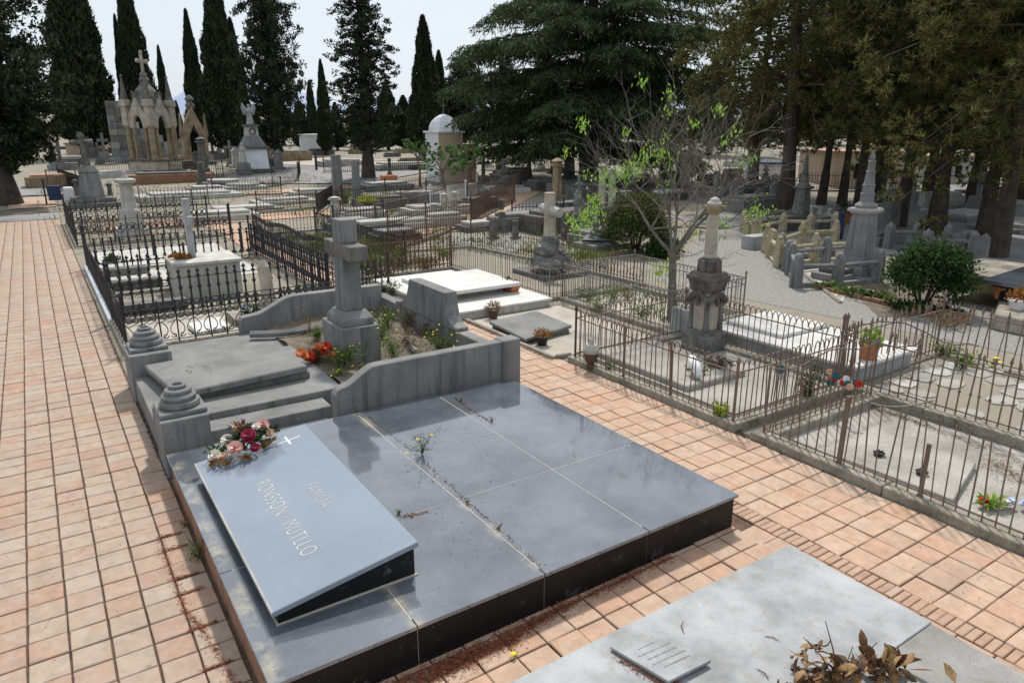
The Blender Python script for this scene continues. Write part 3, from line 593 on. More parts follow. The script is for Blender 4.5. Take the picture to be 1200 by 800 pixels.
# west kerb along the path, two posts with turned caps
m = MB(); m.box(.83, 1.20, 9.32, 11.6, 0, .40); m.build('kerb', GS, fg, bevel=.01)
def post(y0, y1, x0, x1, z1, cap_r):
    m = MB(); m.box(x0, x1, y0, y1, 0, z1); p_ = m.build('post', GS, fg, bevel=.012)
    cx, cy = (x0+x1)/2+.01, (y0+y1)/2; m = MB(); m.box(cx-cap_r-.03, cx+cap_r+.03, cy-cap_r-.03, cy+cap_r+.03, z1+.002, z1+.06); m.build('cap_plinth', GS, p_, bevel=.01)
    R = cap_r; pr = [(R*.94, z1+.062), (R*1.0, z1+.09), (R*.97, z1+.13), (R*.80, z1+.145), (R*.78, z1+.155), (R*.86, z1+.17), (R*.85, z1+.195), (R*.76, z1+.215), (R*.64, z1+.22), (R*.62, z1+.23), (R*.68, z1+.245), (R*.64, z1+.27), (R*.50, z1+.285), (R*.40, z1+.287), (R*.39, z1+.297), (R*.44, z1+.31), (R*.40, z1+.325), (R*.26, z1+.33), (R*.23, z1+.28), (.01, z1+.28)]
    m = MB(); m.lathe(pr, cx, cy, 28); m.build('turned_cap', GS, p_, smooth=False)
post(8.62, 9.32, .80, 1.34, .72, .235); post(11.55, 12.35, .79, 1.38, .74, .235)
m = MB(); m.box(.84, 1.19, 9.325, 9.6, .402, .55); m.build('kerb_block', GS, fg, bevel=.01)
# steps between post and south wall, then the slab
m = MB(); m.box(1.345, 2.90, 8.66, 9.02, 0, .18); m.build('step', GS, fg, bevel=.01)
m = MB(); m.box(1.21, 2.98, 9.025, 9.42, 0, .33); m.build('step', GS, fg, bevel=.01)
m = MB(); m.box(1.21, 3.30, 9.425, 11.9, 0, .42); m.build('step', GS, fg, bevel=.01)
m = MB(); m.box(1.26, 3.02, 10.04, 11.52, .422, .53); m.build('slab_base', 'dark_stone', fg, bevel=.012)
m = MB(); m.hexa([(1.17, 9.93, .50), (2.99, 10.02, .535), (2.93, 11.56, .535), (.98, 11.5, .50)], [(1.17, 9.93, .60), (2.99, 10.02, .64), (2.93, 11.56, .64), (.98, 11.5, .60)]); m.build('grave_slab', GS, fg, bevel=.018)
m = MB(); rr = random.Random(3)
for j, (x, y) in enumerate(((1.5, 10.9), (1.72, 10.75), (1.9, 11.0), (2.05, 10.7))):
    for k in range(9): u = rr.uniform(0, .1); m.box(x-.06+u, x-.045+u+rr.uniform(0, .02), y-.22+.045*k, y-.205+.045*k, .575, .6115+.0105*(x-1.1))
m.build('worn_carving', 'grey_stone', fg)['kind'] = 'stuff'
# south wall: curved at its west end
def curve_prof(x0, x1, z_lo, z_hi, xs_, xe, zb=0):
    pts = [(x0, zb), (x1, zb), (x1, z_hi)]
    for i in range(9):
        f = i/8; s = f*f*(3-2*f); pts.append((xe+(xs_-xe)*f, z_hi+(z_lo-z_hi)*s))
    pts += [(x0+.05, z_lo-.02), (x0, z_lo-.09)]; return pts
wall_y('south_wall', curve_prof(2.90, 5.55, .70, .93, 3.0, 3.52, .18), 8.62, 8.80)
wall_y('wall_foot', [(2.86, 0), (5.60, 0), (5.60, .18), (2.86, .18)], 8.56, 8.86)
m = MB(); m.box(5.52, 5.84, 8.58, 8.84, .0, .945); m.build('corner_pier', GS, fg, bevel=.012)
# east wall with the raised headstone piece
wall_x('east_wall', [(8.84, 0), (13.9, 0), (13.9, .64), (8.84, .64)], 5.72, 5.93)
pr = [(10.35, .642), (10.35, .70), (10.55, .74), (10.66, .86), (10.72, 1.05), (10.75, 1.26), (12.18, 1.26), (12.25, 1.05), (12.36, .86), (12.6, .74), (12.85, .70), (12.85, .642)]
wall_x('headstone', pr, 5.70, 5.95)
# north wall, curved, with its small inner kerb
wall_y('north_wall', curve_prof(2.85, 5.72, .62, .90, 3.1, 3.9), 13.55, 13.75)
pts = [(2.9+.2*i, 13.05-.28*math.sin(min(1, i/4)*math.pi/2)) for i in range(8)]
m = MB(); m.tube([(a, b, .40) for a, b in pts], .075, 6); m.build('bed_kerb', GS, fg)
m = MB(); m.box(1.2, 5.72, 11.9, 13.5, 0, .30); m.build('floor', GS, fg, bevel=.01)
V = []; n = 26
m = MB(); fz = lambda x, y: .36+.05*math.sin(x*3.1+y)+.04*math.sin(y*4.7)+.03*random.random()
X = [3.3+2.4*i/n for i in range(n+1)]; Y = [8.82+4.72*i/n for i in range(n+1)]
m.add([(x, y, fz(x, y)) for y in Y for x in X], [(j*(n+1)+i, j*(n+1)+i+1, (j+1)*(n+1)+i+1, (j+1)*(n+1)+i) for j in range(n) for i in range(n)]); m.build('planting_bed', 'soil', fg)
# the cross on its pedestal: the arms run along the path
cr = thing('stone_cross', 'tall grey stone cross on a stepped pedestal in the weedy bed', 'cross', (4.1, 11.0, .3))
def cross_y(root, cx, cy, z0, ped, shaft, arm, z_arm, ztop, mat, bev=.015):
    m = MB(); z = z0
    for a, b, h, tp in ped: m.frus(cx, cy, z, z+h-.001, a, b, a*tp, b*tp); z += h
    m.build('pedestal', mat, root, bevel=bev)
    m = MB(); m.frus(cx, cy, z, z_arm-arm[2]/2-.001, shaft[0], shaft[1], shaft[0]*.88, shaft[1]*.86); m.build('shaft', mat, root, bevel=bev)
    m = MB(); m.box(cx-arm[0]/2, cx+arm[0]/2, cy-arm[1]/2, cy+arm[1]/2, z_arm-arm[2]/2, z_arm+arm[2]/2); m.build('cross_arm', mat, root, bevel=bev)
    m = MB(); m.frus(cx, cy, z_arm+arm[2]/2+.001, ztop, shaft[0]*.88, shaft[1]*.86, shaft[0]*.86, shaft[1]*.84); m.build('cross_head', mat, root, bevel=bev)
m = MB(); m.box(3.76, 4.42, 10.62, 11.55, .2, .92); m.build('pedestal', GS, cr, bevel=.014)
m = MB(); m.box(3.82, 4.36, 10.70, 11.47, .921, 1.02); m.frus(4.09, 11.085, 1.021, 1.14, .54, .77, .40, .50); m.build('pedestal_moulding', GS, cr, bevel=.012)
m = MB(); m.frus(4.09, 11.085, 1.141, 2.0, .34, .40, .29, .36); m.build('shaft', GS, cr, bevel=.012)
m = MB(); m.box(3.94, 4.24, 10.50, 11.68, 2.001, 2.24); m.build('cross_arm', 'dark_stone', cr, bevel=.012)
m = MB(); m.box(3.945, 4.235, 10.90, 11.27, 2.241, 2.62); m.build('cross_head', GS, cr, bevel=.012)
# plants in the bed
def wd(px, py, z, *a, **k): q_ = G(px, py, z); return weed(*a[:3], (q_[0], q_[1], z), *a[3:], **k)
wd(405, 428, .36, 'weed', 'bushy green weed with yellow blooms in front of the cross pedestal', 'weed', .42, .36, 420, 'weed_leaf', 'petal_yellow', 7, 31, 22, .09, .018)
wd(462, 420, .36, 'weed', 'taller seeding weed to the right of the cross pedestal', 'weed', .62, .34, 330, 'weed_leaf', 'petal_yellow', 4, 32, 18, .08, .015)
wd(515, 410, .36, 'weed', 'yellow-flowered weed against the inside of the grey headstone', 'weed', .42, .36, 300, 'weed_leaf', 'petal_yellow', 9, 33, 16, .08, .014)
wd(452, 385, .36, 'weed', 'leafy green weed behind the right of the cross', 'weed', .55, .35, 330, 'weed_leaf', 'petal_yellow', 3, 34, 16, .09, .018)
wd(440, 360, .3, 'weed', 'tall dark weed between cross shaft and east wall', 'weed', .85, .35, 360, 'bush_leaf', 'petal_lilac', 4, 35, 16, .08, .018)
wd(470, 440, .36, 'weed', 'small bright yellow-green seedling near the south wall', 'weed', .22, .16, 90, 'yellow_green_leaf', None, 0, 36, 8, .06, .014)
wd(490, 425, .36, 'weed', 'low pale weed in the middle of the bed beside broken kerb', 'weed', .25, .22, 120, 'weed_leaf', 'petal_yellow', 2, 37, 9, .06, .012)
wd(372, 398, .36, 'grass_tuft', 'bright green grass tuft at the left of the cross pedestal', 'grass tuft', .30, .16, 160, 'grass_leaf', None, 0, 38, 14, .16, .012)
wd(363, 392, .36, 'dry_weed', 'pale brown dry seed stalk near the north wall', 'weed', .62, .1, 70, 'dry_plant', None, 0, 39, 6, .06, .02)
wd(525, 440, .36, 'weed', 'thin weed with yellow heads near the corner pier', 'weed', .34, .2, 90, 'weed_leaf', 'petal_yellow', 5, 40, 8, .06, .012)
wd(425, 440, .42, 'dry_weed', 'brown dead stalks by the curved end of the south wall', 'weed', .28, .25, 120, 'dry_plant', None, 0, 41, 10, .07, .012)
for i, (a, b_, h_, r_, n_, mt, fl, lb) in enumerate(((430, 412, .5, .3, 320, 'weed_leaf', 'petal_yellow', 'leafy weed touching the right front edge of the cross pedestal'), (478, 408, .4, .32, 240, 'dry_plant', None, 'greyish dry weed in the middle of the bed'), (500, 398, .35, .28, 220, 'purple_leaf', None, 'dark reddish weed under the grey headstone'), (447, 400, .55, .25, 260, 'weed_leaf', 'petal_yellow', 'upright weed just behind the leafy one by the pedestal'), (540, 425, .3, .25, 160, 'weed_leaf', 'petal_yellow', 'weed by the east wall near the corner pier'), (460, 350, .6, .3, 260, 'bush_leaf', 'petal_lilac', 'dark tall weed behind the cross near the north wall'), (480, 380, .4, .3, 220, 'dry_plant', None, 'brown weed behind the headstone foot'), (400, 446, .25, .25, 160, 'weed_leaf', 'petal_yellow', 'low weed at the curved end of the south wall'))):
    wd(a, b_, .36, 'weed', lb, 'weed', h_, r_, n_, mt, fl, 5 if fl else 0, 140+i, 14, .08, .018)
q_ = G(370, 420, .45); t = thing('red_flowers', 'faded red and peach artificial flowers beside the grave slab', 'flowers', (q_[0], q_[1], .42))
rr = random.Random(4)
for i in range(13):
    x, y = q_[0]+rr.uniform(-.26, .26), q_[1]+rr.uniform(-.2, .2); rose(t, 'blossom', (x, y, .50+rr.uniform(0, .16)), rr.uniform(.075, .11), rr.choice(['petal_scarlet', 'petal_scarlet', 'petal_scarlet', 'petal_red', 'petal_orange', 'dry_leaf']), 90+i, (rr.uniform(-.6, .6), -.5, .8))
leaf_tuft(t, 'dry_leaves', (q_[0], q_[1], .46), .24, 120, .12, .03, 'dry_plant', 77); leaf_tuft(t, 'stalks', (q_[0], q_[1]-.1, .44), .2, 60, .1, .02, 'purple_leaf', 78)
m = MB(); m.tube([G(487, 412, .42), G(478, 400, .44), G(470, 396, .42)], .05, 5); tag(m.build('kerb_fragment', GS), 'broken curved kerb fragment lying in the weedy bed', 'stone')
# ------------------------------------------------------------------ iron fences
BARS = {}
def bar_mesh(style, h, mat, wd_):
    wd_ *= 1.25; k = (style, round(h, 2), mat, wd_)
    if k in BARS: return BARS[k]
    m = MB(); r = wd_
    if style == 'plain': m.tube([(0, 0, 0), (0, 0, h)], r, 4)
    elif style == 'spear': m.tube([(0, 0, 0), (0, 0, h*.88), (0, 0, h*.885), (0, 0, h*.91), (0, 0, h)], [r, r, r*2.1, r*2.1, r*.3], 4)
    elif style == 'collar': m.lathe([(r, 0), (r, h*.34), (r*2.2, h*.36), (r, h*.39), (r, h*.80), (r*2.2, h*.82), (r, h*.84), (r*.9, h*.90), (r*2.4, h*.93), (r*.3, h)], 0, 0, 5)
    elif style == 'spindle': m.lathe([(r*.9, 0), (r*.9, h*.16), (r*4.2, h*.18), (r*3.6, h*.22), (r*1.6, h*.28), (r*1.1, h*.34), (r*1.1, h*.52), (r*2.6, h*.57), (r*1.1, h*.62), (r*1.1, h*.80), (r*2.9, h*.83), (r*1.0, h*.86), (r*1.0, h*.90), (r*2.6, h*.92), (r*.2, h)], 0, 0, 6)
    elif style == 'balus': m.lathe([(r, 0), (r, h*.18), (r*2.6, h*.22), (r*1.6, h*.30), (r, h*.36), (r, h*.78), (r*2.2, h*.82), (r, h*.86), (r*.4, h)], 0, 0, 5)
    BARS[k] = m.mesh('bar', mat); return BARS[k]
def arch_mesh(sp, hh, r, mat):
    k = ('arch', round(sp, 3), round(hh, 3), mat)
    if k not in BARS:
        m = MB(); m.tube([(sp/2*math.cos(math.pi*(1-i/8)), 0, hh*math.sin(math.pi*i/8)) for i in range(9)], r, 4); BARS[k] = m.mesh('arch', mat)
    return BARS[k]
def scroll_mesh(wd_, hh, r, mat, kind=0):
    k = ('scroll', round(wd_, 3), round(hh, 3), mat, kind)
    if k not in BARS:
        m = MB()
        if kind == 0:                                        # tall double S between two bars
            for s in (-1, 1):
                m.tube([(s*wd_*(.42-.34*math.sin(math.pi*t/12)*1.0), 0, hh*(.04+.56*t/12)) for t in range(13)], r, 4)
                m.tube([(s*wd_*(.20+.17*math.cos(t*.62)), 0, hh*(.74)+wd_*.17*math.sin(t*.62)) for t in range(10)], r, 4)
                m.tube([(s*wd_*(.23+.15*math.cos(t*.7+3)), 0, hh*.12+wd_*.13*math.sin(t*.7+3)) for t in range(8)], r, 4)
        elif kind == 1: m.tube([(wd_*.42*math.cos(2*math.pi*t/12), 0, hh/2+hh*.46*math.sin(2*math.pi*t/12)) for t in range(13)], r, 4)
        else:                                                # ring with a rosette
            m.tube([(wd_*.40*math.cos(2*math.pi*t/14), 0, hh*.5+wd_*.40*math.sin(2*math.pi*t/14)) for t in range(15)], r, 4)
            for a in range(4):
                c, s_ = math.cos(a*math.pi/2+.78), math.sin(a*math.pi/2+.78); m.tube([(0, 0, hh*.5), (wd_*.3*c, 0, hh*.5+wd_*.3*s_)], [r*2.5, r], 4)
        BARS[k] = m.mesh('scroll', mat)
    return BARS[k]
def fence(name, label, pts, h, style, mat, sp=.12, r=.008, z0=0., kerb=None, posts=True, ph=None, pr=.018, rails=(.06, .8), arch=0, far=False, jit=.012, group=None, skip=(), kw=.12, ball=True, railw=.008, sag=0., band=None, kmat='kerb_stone'):
    """a run of iron fence along world points; kerb = height of its stone kerb; far = bars joined (each under a pixel wide)"""
    g0 = gz(*pts[0][:2]); t = thing(name, label, 'fence', (pts[0][0], pts[0][1], g0), group); kz = (kerb or 0)+z0; joined = MB()
    for si in range(len(pts)-1):
        a, b = np.array(pts[si][:2], float), np.array(pts[si+1][:2], float); L = np.hypot(*(b-a)); d = (b-a)/L; nrm = np.array((-d[1], d[0])); ang = math.atan2(d[1], d[0])
        za, zb = gz(*a)+kz, gz(*b)+kz
        def pt(u, z, off=0.): p_ = a+d*u+nrm*off; return (p_[0], p_[1], za+(zb-za)*u/L+z)
        if kerb:
            n_ = max(1, int(L/1.3)); hw = kw/2
            for i in range(n_):
                u0, u1 = L*i/n_+(.004 if i else (-hw*.98 if si == 0 else hw*1.02)), L*(i+1)/n_+(-.004 if i < n_-1 else hw*.98); dz = random.uniform(-.012, .006)
                m = MB(); bt = [pt(u0, -kerb-.02, -hw), pt(u1, -kerb-.02, -hw), pt(u1, -kerb-.02, hw), pt(u0, -kerb-.02, hw)]; tp = [pt(u0, dz, -hw), pt(u1, dz, -hw), pt(u1, dz, hw), pt(u0, dz, hw)]
                m.hexa(bt, tp); m.build('kerb', kmat, t, bevel=.012 if not far else 0)
        if si in skip: continue
        for rz in rails:
            m = MB(); w_ = railw; k_ = 6 if sag else 1
            for i in range(k_):
                u0, u1 = L*i/k_, L*(i+1)/k_; s0, s1 = [-sag*4*(u/L)*(1-u/L) if rz > .3*h else 0 for u in (u0, u1)]
                m.hexa([pt(u0, rz-w_+s0, -w_*1.2), pt(u1, rz-w_+s1, -w_*1.2), pt(u1, rz-w_+s1, w_*1.2), pt(u0, rz-w_+s0, w_*1.2)], [pt(u0, rz+w_+s0, -w_*1.2), pt(u1, rz+w_+s1, -w_*1.2), pt(u1, rz+w_+s1, w_*1.2), pt(u0, rz+w_+s0, w_*1.2)])
            m.build('rail', mat, t)
        nb = max(2, int(round(L/sp))); s_ = L/nb; bh = h-arch
        for i in range(nb+(1 if (posts and si == len(pts)-2) else 0)):
            u = s_*i
            if posts and i in (0, nb): continue
            if far:
                p0 = pt(u, .0); joined.add([(p0[0]-d[0]*r, p0[1]-d[1]*r, p0[2]), (p0[0]+d[0]*r, p0[1]+d[1]*r, p0[2]), (p0[0]+d[0]*r, p0[1]+d[1]*r, p0[2]+h*.95), (p0[0], p0[1], p0[2]+h), (p0[0]-d[0]*r, p0[1]-d[1]*r, p0[2]+h*.95)], [(0, 1, 2, 3, 4)])
                joined.add([(p0[0]-nrm[0]*r, p0[1]-nrm[1]*r, p0[2]), (p0[0]+nrm[0]*r, p0[1]+nrm[1]*r, p0[2]), (p0[0]+nrm[0]*r, p0[1]+nrm[1]*r, p0[2]+h*.95), (p0[0]-nrm[0]*r, p0[1]-nrm[1]*r, p0[2]+h*.95)], [(0, 1, 2, 3)])
            else: inst('bar', bar_mesh(style, bh, mat, r), t, pt(u, 0), (random.gauss(0, jit), random.gauss(0, jit), random.uniform(0, 1)), (1, 1, random.uniform(.985, 1.015)))
        if arch and not far:
            for i in range(nb):
                if random.random() > .04: inst('arch', arch_mesh(s_, arch, r*1.1, mat), t, pt(s_*(i+.5), bh-.005), (random.gauss(0, .02), 0, ang))
        if band:
            bs, bz, bh_, kd = band; n_ = max(1, int(round(L/bs)))
            for i in range(n_):
                p_ = pt(L*(i+.5)/n_, bz); inst('scroll', scroll_mesh(L/n_, bh_, r*.95, mat, kd), t, p_, (0, 0, ang))
        if posts:
            for i, u in ((0, 0.), (1, L)):
                if i == 0 or si == len(pts)-2:
                    hh = ph or h; m = MB(); p_ = pt(u, 0); m.lathe([(pr, p_[2]-.02), (pr, p_[2]+hh)]+([(pr*1.5, p_[2]+hh+.01), (pr*1.7, p_[2]+hh+.04), (pr*.8, p_[2]+hh+.075), (pr*.2, p_[2]+hh+.10)] if ball else []), p_[0], p_[1], 8); m.build('post', mat, t)
    if far: o = joined.build('bars', mat, t); o['kind'] = 'stuff'
    return t
def extra_post(t, x, y, z0, z1, r, mat, lean=(0, 0)):
    m = MB(); m.tube([(x, y, z0), (x+lean[0], y+lean[1], z1)], r, 8); m.lathe([(r*1.3, z0), (r*1.3, z0+.03)], x, y, 8); m.build('post', mat, t)
P2 = lambda px, py, z=0.: tuple(G(px, py, z)[:2])
FA, FB, FC = P2(674, 418, .12), P2(850, 497, .12), P2(959, 456, .12); FB = (FA[0], FB[1]); FC = (10.3, FB[1]); FD = (FC[0], FA[1])
f1 = fence('rusty_fence', 'rusty pointed-arch iron fence around the tall column monument', [FA, FB, FC, FD, FA], .86, 'plain', 'rusty_iron', .115, .0075, 0, .14, arch=.13, rails=(.05, .70), ph=.82, pr=.02, kw=.2, sag=.02, jit=.02)
extra_post(f1, FA[0], FA[1]+(FB[1]-FA[1])*.36, .13, .98, .02, 'rusty_iron'); extra_post(f1, FA[0], FA[1]+(FB[1]-FA[1])*.66, .13, .98, .02, 'rusty_iron', (-.02, .03))
A2, D2, C2 = P2(659, 347, .1), P2(742, 334, .1), P2(864, 368, .1); D2 = (D2[0], A2[1]); C2 = (D2[0], C2[1]); B2 = (A2[0]-.02, C2[1]-.1)
fence('grey_fence', 'grey arched iron fence with a flat top rail around the bare young tree', [A2, B2, C2, D2, A2], .80, 'plain', 'grey_iron', .115, .007, 0, .10, arch=.10, rails=(.05, .64, .80), ph=.86, pr=.018, kw=.16)
A3, B3 = P2(527, 311, .1), P2(643, 348, .1); B3 = (A3[0]+.02, B3[1]); C3 = (13.1, B3[1]); E3 = P2(552, 287, .1); D3 = (13.1, E3[1])
fence('grey_fence', 'grey plain-topped iron fence in front of the rock with the broken cross', [A3, B3, C3], .78, 'spear', 'grey_iron', .115, .007, 0, .10, rails=(.06, .66), ph=.84, pr=.02, kw=.16)
f5 = fence('grey_fence', 'long dull iron fence behind the rock with the broken cross, with a scroll gate', [(A3[0]-2.0, E3[1]+.6), E3, (E3[0]+.0, E3[1]-.02), (13.0, 17.2), C3], .75, 'balus', 'brown_iron', .125, .008, 0, .08, rails=(.06, .60), ph=.84, pr=.02, kw=.14, band=(.55, .1, .3, 1))
W3a, W3b = P2(415, 325, .1), (A3[0]-.03, A3[1]+.02)
fence('rusty_fence', 'rust-brown fence of heavy turned bars behind the white marble grave', [W3a, (W3b[0], W3a[1]-.05)], 1.02, 'balus', 'brown_iron', .13, .015, 0, .10, rails=(.10, .42, .86), ph=1.1, pr=.03, kw=.16)
W1a, W1b = P2(298, 274, .1), P2(413, 321, .1)
fence('black_fence', 'black iron fence with a dark curved top plate along the narrow brick walk', [W1a, (W1b[0], W1b[1])], .72, 'plain', 'black_iron', .13, .010, 0, .10, rails=(.06, .30, .66), ph=.9, pr=.03, kw=.16)
m = MB(); n = 22                                             # its hanging top plate, swooping between the posts
r0, r1 = np.array(W1a), np.array(W1b)
for i in range(n):
    f0, f1_ = i/n, (i+1)/n; zt = lambda f: .72+.18*abs(math.cos(f*math.pi*2.5))-.03
    for f, g in ((f0, f1_),):
        p, q_ = r0+(r1-r0)*f, r0+(r1-r0)*g; m.hexa([(p[0]-.015, p[1], zt(f)-.14), (p[0]+.015, p[1], zt(f)-.14), (q_[0]+.015, q_[1], zt(g)-.14), (q_[0]-.015, q_[1], zt(g)-.14)], [(p[0]-.015, p[1], zt(f)), (p[0]+.015, p[1], zt(f)), (q_[0]+.015, q_[1], zt(g)), (q_[0]-.015, q_[1], zt(g))])
tp = thing('iron_chain_plate', 'black curved iron plate swagged along the top of the brick-walk fence', 'fence top', (r0[0], r0[1], .8)); m.build('plate', 'black_iron', tp)
fence('black_fence', 'dark iron fence dividing the weedy plots behind the grey stone cross', [(9.0, 27.5), (9.0, 19.4)], .85, 'spear', 'black_iron', .14, .010, 0, .08, rails=(.08, .70), ph=.95, pr=.03)
fence('brown_fence', 'thin brown fence across the back of the weedy plots', [(7.05, 28.6), (12.0, 28.6)], .8, 'spear', 'brown_iron', .14, .009, 0, .08, rails=(.08, .66), ph=.9, pr=.025)
# ornate black fences on the left
O1a, O1b = (1.0, 14.42), (5.75, 14.42)
fence('black_scroll_fence', 'low black scroll-work fence nearest the grey family grave', [(1.0, 16.9), O1a, O1b, (5.75, 16.9)], .82, 'plain', 'black_iron', .30, .011, 0, .10, rails=(.05, .68, .79), ph=.95, pr=.022, band=(.30, .05, .62, 0), kw=.16)
fence('black_spindle_fence', 'black fence of turned spindles and spear tips in front of the marble cross plot', [(1.02, 16.95), (5.75, 16.95)], .98, 'spindle', 'black_iron', .20, .016, 0, .06, rails=(.05, .20, .78), ph=1.08, pr=.03, band=(.2, .04, .17, 1))
fence('black_ring_fence', 'narrow band of black iron rings on top of the scroll-work fence', [(1.0, 14.46), (5.75, 14.46)], .82, 'plain', 'black_iron', .6, .010, 0, None, rails=(.79,), posts=False, band=(.11, .68, .11, 1))
fence('black_spindle_fence', 'short black spindle gate across the end of the narrow brick walk', [(5.85, 16.5), (6.9, 15.9)], 1.0, 'spindle', 'black_iron', .15, .015, 0, None, rails=(.05, .25, .8), ph=1.1, pr=.03)
fence('black_spindle_fence', 'tall black spindle fence along the right side of the marble cross plot', [(5.78, 17.0), (5.78, 24.6)], .98, 'spindle', 'black_iron', .20, .016, 0, .06, rails=(.05, .20, .78), ph=1.12, pr=.03)
fence('black_spindle_fence', 'black spindle fence row behind the dark bench stones, left of the marble block', [(1.02, 19.9), (3.0, 19.9)], .95, 'spindle', 'black_iron', .21, .016, 0, .06, rails=(.05, .20, .78), ph=1.05, pr=.03, band=(.21, .04, .17, 1))
fence('black_spindle_fence', 'spindle fence row at the back of the marble cross plot', [(1.0, 23.6), (5.7, 23.6)], .95, 'spindle', 'black_iron', .22, .017, 0, .06, rails=(.05, .20, .78), ph=1.05, pr=.03)
fence('black_fence', 'dense black fence edging the path beside the marble cross plot', [(1.0, 24.4), (1.0, 17.02)], .80, 'plain', 'black_iron', .10, .010, 0, .10, rails=(.05, .40, .78), ph=1.15, pr=.035, kw=.18, kmat='pale_blue_stone')
for k, (x, y, hh) in enumerate(((3.0, 25.9, 1.0), (5.65, 25.2, 1.0), (6.0, 24.0, 1.0), (6.3, 22.8, .9))):
    t = thing('chain_post', ['black chain post in the white paving left of the marble cross', 'farthest of three chain posts beside the brick walk', 'middle one of three chain posts beside the brick walk', 'nearest of three chain posts beside the brick walk'][k], 'post', (x, y, 0)); m = MB(); m.lathe([(.05, 0), (.04, .1), (.03, hh*.9), (.05, hh*.92), (.02, hh)], x, y, 8); m.build('shaft', 'black_iron', t)
    if k in (1, 2):
        nx = ((6.0, 24.0), (6.3, 22.8))[k-1]; m = MB(); m.tube([(x+(nx[0]-x)*f/8, y+(nx[1]-y)*f/8, .88-.28*math.sin(math.pi*f/8)) for f in range(9)], .014, 5); m.build('chain', 'black_iron', t)
for lb, pts, x in (('dark ring-pattern iron fence around the white column plot, nearest the path', [(1.0, 36.6), (1.0, 29.2), (6.2, 29.2)], 0), ('dark ring-pattern iron fence at the back of the white column plot', [(1.02, 36.7), (6.2, 36.7)], 1), ('dark ring-pattern fence across the middle of the white column plot', [(1.1, 33.0), (6.1, 33.0)], 2)):
    fence('black_ring_fence', lb, pts, .95, 'plain', 'black_iron', .40, .016, 0, .08, rails=(.06, .18, .82), ph=1.1, pr=.03, band=(.40, .20, .6, 2), kw=.14)
fence('black_fence', 'plain thin black fence with tall post between white paving and column plot', [(1.2, 28.0), (5.9, 28.0)], .9, 'plain', 'black_iron', .22, .009, 0, None, rails=(.06, .80), ph=1.25, pr=.028)
# rusty fences at the right edge
zr = .14
R1 = [P2(895, 506, zr), P2(1330, 690, zr)]; R1[1] = (R1[0][0], R1[1][1]); RL = (10.1, R1[0][1])
f = fence('rusty_fence', 'nearest rusty fence of plain bars on a low stone kerb, at the right edge', [RL, R1[0], (R1[0][0], .3)], .92, 'plain', 'rusty_iron', .128, .0075, 0, .14, rails=(.05,), ph=.92, pr=.016, kw=.26, jit=.035, ball=False)
a = P2(985, 541, zr); extra_post(f, R1[0][0], a[1], .12, .98, .032, 'rusty_iron', (.05, .02)); b = P2(1083, 578, zr); extra_post(f, R1[0][0], b[1], .12, .74, .026, 'rusty_iron', (.05, .02))
m = MB(); m.tube([(RL[0]-(RL[0]-R1[0][0])*i/10, RL[1], 1.0-.06*math.sin(i)) for i in range(11)], .011, 5); m.build('bent_rail', 'rusty_iron', f)
m = MB(); p = np.array((R1[0][0]+.05, a[1], .98)); m.tube([p+np.array((.35*i/8, -.75*i/8, .02-.11*math.sin(math.pi*i/8)+.10*i/8)) for i in range(9)], .010, 5); m.build('bent_rail', 'grey_iron', f)
zr2 = .12
fence('rusty_fence', 'spear-topped rusty fence on a grey kerb around the patched mosaic plot', [(10.3, 6.05), (10.3, .5)], .95, 'collar', 'rusty_iron', .135, .009, 0, .16, rails=(.06, .74), ph=1.0, pr=.022, kw=.24, jit=.03)
fence('rusty_fence', 'rusty fence behind the patched mosaic plot along the gravel', [(10.3, 6.1), (13.4, 6.1), (13.4, 1.0)], 1.0, 'spear', 'rusty_iron', .125, .009, 0, .06, rails=(.06, .80), ph=1.08, pr=.02, kw=.16, jit=.04)
m = MB(); m.tube([(10.35+.8*math.sin(i*.42), 6.0-.25*i, 1.02+.12*math.sin(i*1.1)) for i in range(8)], .012, 5); m.tube([(10.4+.05*i, 5.9-.11*i+.2*math.sin(i*.9), .95-.16*math.sin(i*.55)) for i in range(9)], .010, 5)
t = thing('loose_iron_strap', 'loose curling strip of rusty iron at the corner of the mosaic plot fence', 'iron strip', (10.35, 6.0, .9)); m.build('strip', 'rusty_iron', t)['kind'] = 'stuff'
# ------------------------------------------------------------------ graves, pots and kerbs in the middle
t = thing('marble_grave', 'stepped white marble double grave with bright flat slabs', 'grave', (6.75, 13.0, 0))
m = MB(); m.box(6.78, 9.72, 13.03, 16.5, 0, .16); m.build('base', 'stained_marble', t, bevel=.01)
m = MB(); m.box(6.72, 9.75, 13.0, 15.2, .161, .21); m.build('step_slab', 'white_marble', t, bevel=.008)
m = MB(); m.box(6.85, 9.2, 14.3, 16.45, .211, .32); m.build('base', 'stained_marble', t, bevel=.01)
m = MB(); m.box(6.74, 9.0, 14.35, 16.55, .321, .385); m.build('marble_slab', 'white_marble', t, bevel=.01)
m = MB(); m.box(7.25, 9.42, 13.85, 15.9, .386, .47); m.build('marble_slab', 'white_marble', t, bevel=.01)
t = thing('plot_kerb', 'low worn kerb bounding the bare plot of the dark tilted slab', 'kerb', (7.36, 9.75, 0))
for i, (x0, x1, y0, y1) in enumerate(((7.33, 7.42, 9.75, 11.3), (7.33, 7.42, 11.31, 13.0), (7.425, 7.75, 9.72, 9.81))): m = MB(); m.box(x0, x1, y0, y1, -.02, .07+.008*i); m.build('kerb', 'kerb_stone', t, bevel=.015)
t = thing('tilted_slab', 'dark grey tilted flat grave slab between two pots of dry plants', 'grave slab', (7.4, 10.8, 0))
m = MB(); m.box(7.55, 8.62, 10.92, 12.15, 0, .10); m.build('slab_base', 'dark_stone', t)
